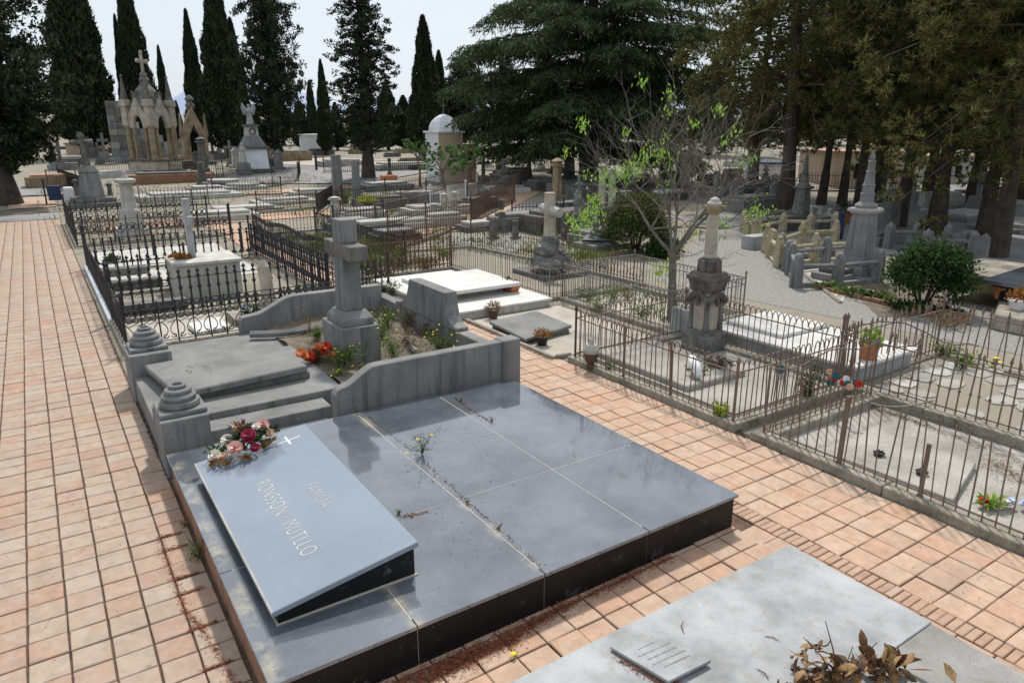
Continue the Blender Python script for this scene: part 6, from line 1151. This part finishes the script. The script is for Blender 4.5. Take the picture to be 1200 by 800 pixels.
for k, (z0, z1, a, b_) in enumerate(((-.1, .35, 2.5, 2.4), (.351, 1.9, 1.9, 1.75), (1.901, 2.1, 2.15, 2.15), (2.101, 2.9, 1.8, 1.0), (2.901, 3.6, .95, .85), (3.601, 3.75, 1.1, 1.1))): m = MB(); m.frus(x, y, z+z0, z+z1, a, a, b_, b_); m.build(('step', 'die', 'cornice', 'roof', 'block', 'cap')[k], ('dark_stone', 'pale_render', 'dark_stone', 'grey_stone', 'pale_stone', 'dark_stone')[k], t, bevel=.02)
m = MB(); m.tube([(x+.24*math.cos(i*.63), y-.47, z+3.25+.24*math.sin(i*.63)) for i in range(11)], .06, 5); m.build('wreath', 'dark_stone', t); figure(t, (x, y, z+3.751), 1.55, 'slab_granite', True)
q = GG(287, 206); t = thing('statue', 'small pale praying statue on a block left of the angel pedestal', 'statue', tuple(q)); m = MB(); m.frus(q[0], q[1], q[2], q[2]+.95, .9, .9, .8, .8); m.build('pedestal', 'grey_stone', t, bevel=.02); figure(t, (q[0], q[1], q[2]+.951), 1.5, 'pale_stone')
# domed chapel
c = GG(516, 214); cx, cy, cz = c; t = thing('chapel', 'little domed chapel with white side wall and ochre front wall', 'chapel', (cx, cy, cz)); W_, D_ = 1.9, 2.1
m = MB(); m.box(cx, cx+.18, cy+.181, cy+D_, cz, cz+3.35); m.build('side_wall', 'pale_render', t); m = MB(); m.box(cx+.001, cx+W_, cy, cy+.18, cz, cz+3.35); m.build('front_wall', 'ochre_render', t); m = MB(); m.box(cx+W_-.18, cx+W_, cy+.181, cy+D_, cz, cz+3.35); m.box(cx+.181, cx+W_-.181, cy+D_-.18, cy+D_, cz, cz+3.35); m.build('rear_walls', 'pale_render', t)['kind'] = 'stuff'
m = MB(); m.box(cx-.12, cx+W_+.12, cy-.12, cy+D_+.12, cz+3.351, cz+3.47); m.build('cornice', 'pale_render', t, bevel=.02)
m = MB(); mx_, my_ = cx+W_/2, cy+D_/2; m.lathe([(1.12, cz+3.471), (1.1, cz+3.75), (.92, cz+4.1), (.62, cz+4.38), (.28, cz+4.55), (.04, cz+4.62)], mx_, my_, 8); m.build('dome', 'pale_render', t); m = MB(); m.box(mx_-.025, mx_+.025, my_-.025, my_+.025, cz+4.6, cz+5.6); m.box(mx_-.25, mx_+.25, my_-.02, my_+.02, cz+5.15, cz+5.2); m.build('cross', 'grey_iron', t)['kind'] = 'stuff'
m = MB(); m.box(cx+W_+.002, cx+W_+1.1, cy+.05, cy+D_-.2, cz, cz+2.6); m.build('annex', 'ochre_render', t); m = MB(); m.box(cx+W_+.5, cx+W_+.62, cy-.02, cy+.049, cz, cz+2.5); m.build('rain_pipe', 'terracotta', t); m = MB(); m.box(cx+.02, cx+W_+1.1, cy-.06, cy-.001, cz+.9, cz+.98); m.build('string_course', 'old_concrete', t)
# white building, ochre wall and pale sheds seen through the trunks
def house(label, px0, px1, py, hpx, mat, roof='roof_tile', d=6, name='building'):
    a, b = GG(px0, py), GG(px1, py); h = hpx/ppm(a); t = thing(name, label, 'building', tuple(a)); dv = np.array((b[0]-a[0], b[1]-a[1])); n_ = np.array((-dv[1], dv[0])); n_ = n_/np.hypot(*n_)*d; n_ = n_ if n_@np.array((SY, CY)) > 0 else -n_
    Q = [a[:2], b[:2], b[:2]+n_, a[:2]+n_]; z = a[2]-.3; m = MB(); m.hexa([(q[0], q[1], z) for q in Q], [(q[0], q[1], z+h) for q in Q]); m.build('wall', mat, t); m = MB(); c_ = sum(Q)/4; E_ = [c_+(q-c_)*1.06 for q in Q]; m.hexa([(q[0], q[1], z+h+.001) for q in E_], [(q[0], q[1], z+h+.16) for q in E_]); m.build('roof', roof, t)
    L = np.hypot(*dv); u = dv/L
    for f in ((.25, .62) if hpx > 30 else ()): o = a[:2]+u*L*f-n_/d*.03; w_ = min(.8, L*.12); m = MB(); m.hexa([(*(o), z+h*.35), (*(o+u*w_), z+h*.35), (*(o+u*w_+n_/d*.2), z+h*.35), (*(o+n_/d*.2), z+h*.35)], [(*(o), z+h*.75), (*(o+u*w_), z+h*.75), (*(o+u*w_+n_/d*.2), z+h*.75), (*(o+n_/d*.2), z+h*.75)]); m.build('window', 'dark_void', t)
    return t
house('white low building behind the airy cypress trunk', 352, 378, 180, 24, 'pale_render', 'pale_render'); house('long ochre wall building seen between the pine trunks', 975, 1070, 219, 44, 'ochre_render'); house('pale shed far behind the thick pine trunk', 893, 928, 206, 18, 'pale_render', 'blue_bin'); house('pale ochre building beyond the far right graves', 1080, 1140, 214, 34, 'pale_stone'); house('small pinkish house low behind the leaning left tree', 78, 97, 181, 15, 'ochre_render')
# cross on a big pedestal
q = GG(110, 241); x, y, z = q; t = thing('stone_cross', 'weathered leaning stone cross on a dark tapered pedestal with steps', 'cross', tuple(q))
for k, (z0, z1, a, b_) in enumerate(((-.1, .22, 2.6, 2.5), (.221, .45, 2.0, 1.9), (.451, 1.75, 1.15, .85))): m = MB(); m.frus(x, y, z+z0, z+z1, a, a, b_, b_); m.build('step' if k < 2 else 'pedestal', 'grey_stone' if k == 2 else 'dark_stone', t, bevel=.02)
m = MB(); m.frus(x, y, z+1.751, z+2.05, .95, .95, .6, .6); m.build('cap', 'grey_stone', t); m = MB(); m.tube([(x, y, z+2.0), (x-.12, y, z+3.5)], [.17, .13], 6); m.build('shaft', 'dark_stone', t); m = MB(); m.tube([(x-.62, y-.1, z+3.22), (x+.42, y+.1, z+3.28)], .13, 6); m.blob((x-.12, y, z+3.55), .2, 2, .2, 8, 6); m.build('cross_arm', 'dark_stone', t)['kind'] = 'stuff'
def slab_grave(label, px, py, w_, l, h, mat, rot=0., lid='pale_stone', lidh=.14, rnd=False):
    q = GG(px, py); t = thing('slab_grave', label, 'grave', tuple(q)); t.rotation_euler = (0, 0, rot); m = MB(); o = q; m.box(o[0]-w_/2, o[0]+w_/2, o[1]-l/2, o[1]+l/2, o[2]-.15, o[2]+h); m.build('base', mat, t, bevel=.02); m = MB()
    if rnd: m.lathe([(w_*.4, o[2]+h+.002), (w_*.42, o[2]+h+lidh)], o[0], o[1], 16)
    else: m.box(o[0]-w_*.38, o[0]+w_*.38, o[1]-l*.38, o[1]+l*.38, o[2]+h+.002, o[2]+h+lidh)
    m.build('lid', lid, t, bevel=.015); return t
SG = [('long pale slab grave behind the white column plot, with a smaller lid', 222, 232, 5.5, 2.4, .25, 'pale_stone'), ('grey flat grave left of the round-topped slab', 243, 224, 2.2, 1.6, .2, 'grey_stone'), ('round-lidded dark grave near the angel monument', 262, 219, 2.4, 2.0, .3, 'dark_stone', 0, 'pale_stone', .2, True), ('round pale slab in front of the angel monument fence', 285, 221, 2.6, 2.2, .2, 'pale_stone', 0, 'pale_stone', .15, True),
      ('pale grey grave slab beside the pink walk, far end of the white paving', 258, 258, 3.2, 1.6, .3, 'pale_stone'), ('low dark-edged slab between two pink walks', 285, 248, 3.6, 1.5, .16, 'grey_stone'), ('flat pale grave slab with dry bush at the road bend', 332, 238, 3.2, 1.8, .18, 'pale_stone'), ('pale pointed slab near the grey pillar', 366, 228, 2.6, 1.4, .22, 'pale_stone'), ('wide grey slab in front of the chapel, left part', 452, 222, 3.2, 2.0, .35, 'grey_stone'),
      ('pale marble slab inside the far rusty fences', 470, 268, 2.4, 1.3, .28, 'pale_stone'), ('pale square grave behind the grey fence beside the slanting walk', 500, 252, 2.2, 1.5, .35, 'stained_marble'), ('bright slab under the fig saplings', 540, 250, 2.2, 1.1, .3, 'pale_stone'), ('white slab at the end of the slanting walk', 590, 226, 3., 1.6, .3, 'white_marble'), ('low grey grave kerb on the gravel clearing', 560, 270, 1.6, 1.0, .25, 'dark_stone'),
      ('dark table grave left of the rock with the broken cross', 610, 268, 2.6, 1.2, .55, 'dark_stone', 0, 'grey_stone'), ('dark stone tomb behind the rock with the broken cross', 655, 270, 3.0, 1.4, .7, 'soot_stone', 0, 'dark_stone'), ('mossy stone slab left of the clipped box bush', 700, 285, 1.8, 1.4, .35, 'dark_stone', 0, 'rock'), ('white slab on a dark base left of the far gravel path', 783, 234, 2.0, 1.2, .4, 'dark_stone', 0, 'white_marble'),
      ('wide grey table tomb behind the brownish stone posts', 882, 246, 3.4, 1.6, .6, 'grey_stone', 0, 'grey_stone'), ('dark marble tomb crowded with flowers beside the thick pine', 873, 236, 2.2, 1.5, 1.0, 'granite_far', 0, 'granite_far'), ('flat shaded slab under the big right pine', 1190, 268, 4., 2., .2, 'grey_stone'), ('shaded slab grave in the yard behind the right pines', 1130, 256, 3.5, 1.8, .2, 'grey_stone'), ('shaded pale grave at the far right of the yard', 1195, 248, 3., 1.6, .35, 'pale_stone'),
      ('dark brick tomb row left of the mausoleum steps', 200, 214, 5.5, 1.6, .6, 'brick_red', 0, 'dark_stone'), ('pale slab behind the stone cross with steps', 80, 212, 4., 2., .25, 'pale_stone'), ('ochre low tomb left of the stone cross', 62, 219, 3., 2., .7, 'ochre_stone', 0, 'roof_tile'), ('pale slab left of the mausoleum', 135, 207, 4., 1.6, .3, 'stained_marble'), ('white tomb far behind the airy cypress', 400, 195, 4., 2., .5, 'pale_stone'), ('long pale tomb behind the bollards', 470, 199, 5., 2., .5, 'pale_stone'), ('brownish tomb beside the dark cypress trunk', 345, 189, 3., 2., .9, 'ochre_stone', 0, 'grey_stone')]
for a in SG: slab_grave(*a)
def stele(name, label, px, py, hpx, wpx, mat, kind='slab', cat='headstone'):
    q = GG(px, py); s = ppm(q); h, w_ = hpx/s, wpx/s; x, y, z = q; t = thing(name, label, cat, tuple(q)); m = MB(); m.frus(x, y, z-.1, z+h*.12, w_*1.5, w_*1.3, w_*1.3, w_*1.1); m.build('base', mat, t, bevel=.01)
    if kind == 'slab': m = MB(); m.frus(x, y, z+h*.121, z+h, w_, w_*.55, w_*.9, w_*.5); m.build('stone', mat, t, bevel=.03)
    elif kind == 'col':
        m = MB(); m.lathe([(w_*.5, z+h*.121), (w_*.5, z+h*.2), (w_*.36, z+h*.24), (w_*.30, z+h*.84), (w_*.5, z+h*.87), (w_*.5, z+h*.9)], x, y, 12); m.build('shaft', mat, t); m = MB(); m.lathe([(w_*.3, z+h*.901), (w_*.42, z+h*.95), (w_*.1, z+h)], x, y, 10); m.build('urn', mat, t)
    elif kind == 'cross':
        m = MB(); m.frus(x, y, z+h*.121, z+h*.35, w_*.8, w_*.8, w_*.6, w_*.6); m.build('pedestal', mat, t, bevel=.01); m = MB(); m.box(x-w_*.1, x+w_*.1, y-w_*.1, y+w_*.1, z+h*.351, z+h); m.build('upright', mat, t); m = MB(); m.box(x-w_*.42, x-w_*.101, y-w_*.09, y+w_*.09, z+h*.7, z+h*.8); m.box(x+w_*.101, x+w_*.42, y-w_*.09, y+w_*.09, z+h*.7, z+h*.8); m.build('cross_arm', mat, t)['kind'] = 'stuff'
    elif kind == 'rock':
        for i in range(6): m = MB(); r = w_*(.55-.055*i); m.blob((x+random.uniform(-.1, .1)*w_, y+random.uniform(-.1, .1)*w_, z+h*(.1+.11*i)), (r, r, h*.12), i, .3, 8, 6); m.build('rock', mat, t)
        m = MB(); m.tube([(x, y, z+h*.65), (x, y, z+h)], w_*.11, 7); m.tube([(x-w_*.3, y-.02, z+h*.85), (x+w_*.3, y, z+h*.85)], w_*.09, 6); m.build('cross', mat, t)['kind'] = 'stuff'
    return t
ST_ = [('grey pillar', 'tall grey rounded pillar behind the stone cross, with a green weed', 397, 238, 56, 12, 'grey_stone', 'slab'), ('x', 'narrow grey stone post right of the tall grey pillar', 419, 240, 52, 9, 'grey_stone', 'slab'), ('x', 'short white column with a finial just behind the grey stone cross', 394, 262, 32, 16, 'pale_stone', 'col'), ('x', 'ochre column with an urn behind the rock with the broken cross', 652, 254, 68, 17, 'ochre_stone', 'col'), ('x', 'pale rustic rock cross behind the dark stone tombs', 677, 272, 66, 17, 'grey_stone', 'rock'),
       ('x', 'tall pale column of the pair behind the mossy slab', 704, 262, 70, 13, 'column_stone', 'col'), ('x', 'second pale column of the pair, nearest the box bush', 716, 258, 62, 13, 'pale_stone', 'col'), ('x', 'rocky mound monument left of the clipped box bush', 705, 290, 52, 40, 'rock', 'rock'), ('x', 'dark rocky monument between walk end and ochre column', 590, 226, 40, 22, 'dark_stone', 'rock'), ('x', 'short dark post stone at the gravel clearing, left one', 578, 280, 26, 9, 'dark_stone', 'slab'), ('x', 'short dark post stone at the gravel clearing, right one', 588, 272, 24, 9, 'dark_stone', 'slab'), ('x', 'short dark post stone left of the dark table grave', 604, 280, 22, 8, 'dark_stone', 'slab'),
       ('x', 'dark headstone right of the dark stone tomb', 664, 280, 32, 14, 'soot_stone', 'slab'), ('x', 'white cross far behind the slanting walk end', 634, 200, 24, 10, 'pale_stone', 'cross'), ('x', 'small white cross left of the far white cross', 572, 196, 20, 9, 'pale_stone', 'cross'), ('x', 'pale rocky memorial with a cross beside the thick pine', 895, 228, 34, 16, 'grey_stone', 'rock'), ('x', 'dark headstone cluster stone left of the thick pine', 852, 232, 34, 16, 'dark_stone', 'slab'), ('x', 'pale statue-like stone in the gap above the far gravel path', 838, 226, 26, 10, 'pale_stone', 'col'), ('x', 'slim grey cross left of the table tomb', 864, 240, 42, 12, 'grey_stone', 'cross'), ('x', 'small grey urn column by the flower tomb', 905, 240, 36, 12, 'grey_stone', 'col'),
       ('x', 'dark pillar with a statue right of the mausoleum', 240, 207, 46, 14, 'dark_stone', 'col'), ('x', 'pale far cross right of the niche wall', 124, 190, 34, 14, 'grey_stone', 'cross'), ('x', 'grey post stone at the corner of the brick tomb row', 238, 216, 26, 9, 'dark_stone', 'slab'), ('x', 'small dark post right of the stepped stone cross', 131, 238, 24, 8, 'dark_stone', 'col'), ('x', 'small dark post left of the stepped stone cross', 92, 236, 26, 8, 'dark_stone', 'col'), ('x', 'dark green water post beside the chapel road', 457, 207, 22, 6, 'soot_stone', 'col'), ('x', 'pale headstone in the shade behind the leaning pine', 1075, 246, 22, 14, 'pale_stone', 'slab'), ('x', 'low white stone urn behind the fence under fig saplings', 509, 262, 24, 11, 'pale_stone', 'col'),
       ('x', 'pale short column under the left fig sapling', 521, 256, 30, 9, 'pale_stone', 'col'), ('x', 'pale short column under the right fig sapling', 533, 254, 30, 9, 'pale_stone', 'col'), ('x', 'far dark obelisk stone at the cedar foot', 735, 226, 30, 10, 'dark_stone', 'slab'), ('x', 'pale stone cross in the far graves under the cedar', 608, 198, 22, 10, 'pale_stone', 'cross'), ('x', 'brown pillar stone beside the far rusty palings', 620, 212, 26, 8, 'dark_stone', 'col')]
for n_, lb, px, py, hp, wp_, mt, kd in ST_: stele({'slab': 'headstone', 'col': 'column_stone', 'cross': 'grave_cross', 'rock': 'rock_cross'}[kd], lb, px, py, hp, wp_, mt, kd, {'slab': 'headstone', 'col': 'column', 'cross': 'cross', 'rock': 'monument'}[kd])
SG2 = [('grey slab among the dark fences, left of the yellow-green plant', 408, 268, 1.9, 1.1, .3, 'grey_stone'), ('dark slab below the yellow-green plant', 440, 272, 2.0, 1.1, .35, 'dark_stone'), ('weathered pale slab in front of the narrow grey post', 425, 256, 2.2, 1.2, .35, 'stained_marble'), ('grey tomb with dark lid right of the narrow grey post', 448, 244, 2.4, 1.4, .5, 'grey_stone', 0, 'dark_stone'), ('blackened tomb at the start of the slanting walk', 462, 284, 1.8, 1.0, .35, 'soot_stone', 0, 'grey_stone'), ('pale tomb midway along the slanting walk fence', 518, 264, 1.9, 1.0, .4, 'pale_stone'), ('dark tomb under the right fig sapling', 562, 246, 2.2, 1.2, .5, 'dark_stone', 0, 'grey_stone'), ('grey tomb behind the long rusty walk fence', 486, 238, 2.4, 1.4, .5, 'grey_stone'), ('mossy tomb left of the ochre column', 636, 262, 1.8, 1.1, .5, 'soot_stone', 0, 'rock'), ('dark tomb between ochre column and rustic cross', 664, 258, 1.8, 1.1, .7, 'dark_stone', 0, 'dark_stone'), ('dark tomb behind the pair of pale columns', 722, 246, 2.2, 1.3, .8, 'soot_stone', 0, 'dark_stone'), ('low dark tomb by the far rusty palings', 640, 222, 2.8, 1.5, .5, 'dark_stone', 0, 'grey_stone'), ('grey tomb beyond the rocky walk-end monument', 668, 226, 2.6, 1.5, .6, 'grey_stone', 0, 'dark_stone'), ('dark tomb under the cedar, right of the tall column', 690, 234, 2.4, 1.3, .7, 'dark_stone', 0, 'soot_stone'), ('grey slab tomb behind the farther stone posts, left', 905, 262, 2.2, 1.1, .4, 'grey_stone', 0, 'dark_stone'), ('dark slab tomb right of the darker obelisk', 962, 268, 1.9, 1.0, .4, 'dark_stone', 0, 'grey_stone'), ('grey slab tomb in front of the stele', 1030, 286, 1.8, 1.0, .35, 'grey_stone', 0, 'dark_stone'), ('dark tomb left of the darker obelisk', 918, 270, 1.8, .9, .45, 'soot_stone', 0, 'dark_stone'), ('dark slab under the yellow post rail', 950, 300, 1.5, .8, .2, 'dark_stone', 0, 'grey_stone'), ('dark slab inside the nearest stone rail surround', 985, 326, 1.5, .9, .2, 'grey_stone', 0, 'dark_stone')]
for a in SG2: slab_grave(*a)
# far fences (bars thinner than a pixel)
GP = lambda l: [tuple(GG(a, b)[:2]) for a, b in l]
FF = [('long rusty fence along the left side of the slanting walk', [(456, 296), (500, 281), (552, 262), (603, 236)], 1.15, 'brown_iron'), ('grey fence behind the yellow-green bush', [(440, 264), (500, 250), (548, 240)], 1.0, 'grey_iron'), ('dark fence right of the tall grey pillar', [(402, 246), (452, 236), (520, 222)], 1.0, 'black_iron'), ('pale grey fence around the bright slab by the walk', [(548, 240), (600, 226), (612, 216), (560, 226)], .95, 'grey_iron'), ('white iron fence beside the fig saplings', [(505, 254), (546, 247)], 1.2, 'white_iron'), ('rusty palings at the far end of the slanting walk', [(600, 220), (650, 212), (655, 202)], 1.0, 'brown_iron'),
      ('black fence curving in front of the angel monument', [(255, 214), (320, 219), (350, 213), (352, 204)], 1.1, 'black_iron'), ('dark fence between mausoleum and second gothic tomb', [(200, 208), (262, 208)], 1.0, 'black_iron'), ('brown low fence left of the stepped stone cross', [(58, 226), (92, 225)], 1.1, 'brown_iron'), ('pale low fence in front of the long pale slab', [(165, 243), (245, 240)], .9, 'grey_iron'), ('thin dark fence behind the far pink walk', [(302, 250), (352, 246), (400, 240)], .8, 'brown_iron'), ('dark fence far behind the airy cypress', [(380, 203), (500, 200)], 1.0, 'black_iron'), ('dark fence far behind the chapel', [(565, 200), (700, 203)], 1.1, 'black_iron'), ('black fence left of the mausoleum', [(95, 205), (160, 204)], 1.0, 'black_iron'), ('dim fence beyond the far gravel path', [(740, 222), (860, 222)], 1.0, 'black_iron'), ('black fence in front of the dark stone tombs', [(600, 266), (660, 262), (700, 268)], .9, 'black_iron'), ('dark fence across the plots left of the yellow-green plant', [(392, 276), (450, 266)], .9, 'black_iron'), ('rusty fence in front of the narrow grey post', [(400, 258), (470, 246), (500, 236)], .95, 'brown_iron'), ('dark fence joining grey pillar and bollard plots', [(372, 252), (398, 232), (440, 222)], .9, 'black_iron'), ('dull fence right of the bright slab under the saplings', [(552, 262), (575, 246), (560, 238)], .9, 'grey_iron'), ('dark fence at the foot of the ochre column', [(636, 272), (676, 264)], .9, 'black_iron'), ('dark railings behind the pair of pale columns', [(690, 258), (740, 252), (760, 240)], 1.0, 'black_iron'), ('dark railings behind the flower-covered tomb', [(850, 226), (935, 230)], 1.0, 'black_iron'), ('black fence in front of the ochre low tomb', [(70, 216), (100, 228)], 1.0, 'black_iron'), ('black fence before the long pale slab plot', [(250, 230), (330, 228)], .8, 'black_iron'), ('dark fence in the shade between the pine trunks', [(940, 224), (1090, 226)], 1.1, 'black_iron')]
for i, (lb, pts, h, mt) in enumerate(FF): fence('far_fence', lb, GP(pts), h, 'plain', mt, .17, .014, 0, .10, rails=(.08, h*.78), ph=h*1.1, pr=.035, far=True, railw=.014, kw=.2)
m = MB(); q = GG(66, 240); x, y, z = q; t = thing('litter_bin', 'dark blue litter bin on a post beside the path end', 'bin', tuple(q)); m.frus(x, y, z+.25, z+1.0, .55, .5, .65, .6); m.build('bin', 'blue_bin', t); m = MB(); m.tube([(x-.42, y, z), (x-.42, y, z+1.35)], .04, 6); m.build('post', 'black_iron', t); m = MB(); m.box(x+.4, x+.9, y-.3, y+.3, z, z+.9); tag(m.build('white_tank', 'white_plastic', bevel=.06), 'pale plastic tank beside the blue litter bin', 'tank')
for px, py, h, lb in ((371, 200, 22, 'dark bollard with a pale top at the road bend'), (417, 206, 13, 'short dark bollard near the airy cypress trunk')): q = GG(px, py); s = ppm(q); m = MB(); m.lathe([(.11, q[2]), (.10, q[2]+h/s*.8), (.12, q[2]+h/s*.82), (.08, q[2]+h/s)], q[0], q[1], 8); tag(m.build('bollard', 'black_iron'), lb, 'bollard')
q = GG(456, 219); m = MB(); m.box(q[0]-.5, q[0]+.5, q[1]-.3, q[1]+.3, q[2], q[2]+.75); tag(m.build('brick_box', 'terracotta', bevel=.02), 'orange terracotta box on the grave wall near the airy cypress', 'planter')
q = GG(431, 250); t = thing('flower_shrub', 'bright yellow-green flowering plant in a pot among the dark fences', 'potted plant', tuple(q)); m = MB(); m.lathe([(.2, q[2]), (.28, q[2]+.5)], q[0], q[1], 10); m.build('pot', 'dark_stone', t); leaf_tuft(t, 'plant', (q[0], q[1], q[2]+.5), .55, 420, .16, .07, 'yellow_green_leaf', 400)
q = GG(405, 238); weed('weed', 'green weed growing at the foot of the tall grey pillar', 'weed', tuple(q), .9, .5, 260, 'grass_leaf', None, 0, 401, 14, .2, .05)
def sapling(label, px, py, hpx, seed):
    q = GG(px, py); s = ppm(q); h = hpx/s; rr = random.Random(seed); t = thing('fig_sapling', label, 'tree', tuple(q)); m = MB(); x, y, z = q; top = (x+rr.uniform(-.2, .2), y, z+h*.6); m.tube([(x, y, z), (x+.05, y, z+h*.3), top], [.09, .07, .05], 6); Cs = []
    for i in range(5): a = i*1.25; e = (top[0]+math.cos(a)*h*.22, top[1]+math.sin(a)*h*.22, z+h*rr.uniform(.65, 1)); m.tube([top, e], [.04, .02], 5); Cs.append(e)
    m.build('trunk', 'bark_grey', t); rg = np.random.default_rng(seed); C_ = np.concatenate([np.array(c)-q+rg.normal(size=(15, 3))*.2 for c in Cs]); V, Fq = leaves(C_, rg.normal(size=(len(C_), 3))*np.array((1, 1, .4))+np.array((0, 0, -.3)), .34, .24, rg); npobj('leaves', npmesh('leaves', V, Fq, 'fig_leaf'), t)
sapling('left fig sapling with broad leaves in front of the chapel', 522, 245, 72, 1); sapling('right fig sapling with broad leaves in front of the chapel', 546, 238, 62, 2); sapling('small bright-leaved sapling left of the chapel wall', 492, 220, 58, 3)
def grass(label, x0, x1, y0, y1, n, mat, seed, L=.16):
    rg = np.random.default_rng(seed); x, y = rg.uniform(x0, x1, n), rg.uniform(y0, y1, n); k = np.sin(x*2.3+seed)*np.sin(y*1.9)+rg.normal(size=n)*.5 > .1; x, y = x[k], y[k]; n = len(x); V, Fq = leaves(np.stack([x, y, gzv(x, y)+L*.4], 1), np.stack([rg.normal(size=n)*.4, rg.normal(size=n)*.4, np.ones(n)], 1), L*rg.uniform(.5, 1.4, n), .03, rg); tag(npobj('grass', npmesh('grass', V, Fq, mat)), label, 'grass', kind='stuff')
grass('patchy grass around the gravel clearing', 12, 18, 16, 27, 5200, 'grass_leaf', 5); grass('green grass strip before the dark stone tombs', 13.5, 17.5, 17.2, 20, 3600, 'grass_leaf', 6, .22); grass('thin weeds inside the grey arched fence', 10.8, 12.7, 10.3, 13.6, 900, 'weed_leaf', 7); grass('weeds filling the plot behind the rust-brown fence', 7.5, 10.1, 19.3, 27, 6000, 'weed_leaf', 8, .28); grass('weeds among the far left graves', 0, 18, 37, 60, 5000, 'weed_leaf', 9, .3); grass('weeds between fences left of the slanting walk', 10, 20, 28, 42, 5000, 'weed_leaf', 10, .25); grass('weeds behind the clipped box bush', 16, 22, 17.5, 28, 3500, 'grass_leaf', 11, .22); grass('dry weeds in the ring-pattern fence plot', 1.2, 6, 29.4, 36.4, 1800, 'dry_plant', 12, .2)
q = GG(878, 216); t = thing('blue_banner', 'blue cloth hanging above the flower-covered dark tomb', 'cloth', tuple(q)); m = MB(); m.hexa([(q[0]-.3, q[1]-.1, q[2]+.6), (q[0]+.3, q[1]-.1, q[2]+.6), (q[0]+.3, q[1]+.1, q[2]+.6), (q[0]-.3, q[1]+.1, q[2]+.6)], [(q[0]-.25, q[1]-.06, q[2]+1.9), (q[0]+.25, q[1]-.06, q[2]+1.9), (q[0]+.25, q[1]+.06, q[2]+1.9), (q[0]-.25, q[1]+.06, q[2]+1.9)]); m.build('cloth', 'petal_blue', t)
q = GG(862, 234); pot('potted_plant', 'yellow chrysanthemum pot on the dark tomb beside the blue cloth', (q[0], q[1], gz(q[0], q[1])+1.15), .22, .25, 'black_plastic', 'yellow_green_leaf', 120, .35, .35, flower='petal_yellow', nf=6, seed=12, L=.14, W=.08)

# rows of small graves too far away to tell apart
FG = [('small_grave', 'one of many small low slabs in the far grave rows', 'grave', 'low slabs of the far grave rows'), ('small_headstone', 'one of many small upright stones in the far grave rows', 'headstone', 'upright stones of the far grave rows'), ('small_cross', 'one of many small crosses in the far grave rows', 'cross', 'crosses of the far grave rows')]
def mk(kind, mat):
    m = MB()
    if kind == 0: m.box(-1.1, 1.1, -.55, .55, -.2, .4); m.box(-.95, .95, -.42, .42, .401, .55)
    elif kind == 1: m.box(-.6, .6, -.4, .4, -.2, .25); m.frus(0, 0, .251, 1.5, .8, .35, .65, .3); m.frus(0, 0, 1.501, 1.8, .8, .4, .2, .2)
    else: m.frus(0, 0, -.2, .6, .8, .8, .55, .55); m.box(-.1, .1, -.09, .09, .601, 2.0); m.box(-.45, -.101, -.08, .08, 1.35, 1.55); m.box(.101, .45, -.08, .08, 1.35, 1.55)
    return m.mesh(FG[kind][0], mat)
ME = {(k, mt): mk(k, mt) for k in range(3) for mt in ('grey_stone', 'dark_stone', 'stained_marble', 'soot_stone', 'ochre_stone')}
rr = random.Random(77); MW = {'grey_stone': 'grey', 'dark_stone': 'dark', 'stained_marble': 'pale marble', 'soot_stone': 'blackened', 'ochre_stone': 'ochre'}
for i in range(120):
    z_ = 0 if i < 76 else 1 if i < 104 else 2; px, py = ((rr.uniform(60, 560), rr.uniform(176, 200)), (rr.uniform(560, 900), rr.uniform(190, 222)), (rr.uniform(1000, 1230), rr.uniform(222, 250)))[z_]
    if 350 < px < 480 and py > 184 or 150 < px < 215 and py > 192: continue
    k = rr.choice((0, 0, 1, 2)); mt = rr.choice(('grey_stone', 'dark_stone', 'stained_marble', 'soot_stone', 'dark_stone', 'ochre_stone')); q = GG(px, py); o = bpy.data.objects.new(FG[k][0], ME[(k, mt)]); COL.objects.link(o); o.location = q; o.rotation_euler = (0, 0, rr.gauss(0, .15)); sc_ = rr.uniform(.8, 1.3); o.scale = (sc_, sc_, sc_)
    lb = 'small %s %s %s' % (MW[mt], ('slab grave', 'upright gravestone', 'stone cross')[k], (('far left behind the slab rows', 'near the mausoleum and gothic tomb', 'beyond the road by the cypress trunks', 'left of the chapel')[0 if px < 150 else 1 if px < 260 else 2 if px < 430 else 3] if z_ == 0 else ('under the cedar boughs', 'beyond the far gravel path')[px > 740] if z_ == 1 else ('among the pine trunks', 'in the shade at the far right')[px > 1120]))
    tag(o, lb, FG[k][2], lb.replace('small ', 'small far ')+'s')
bpy.context.view_layer.update()
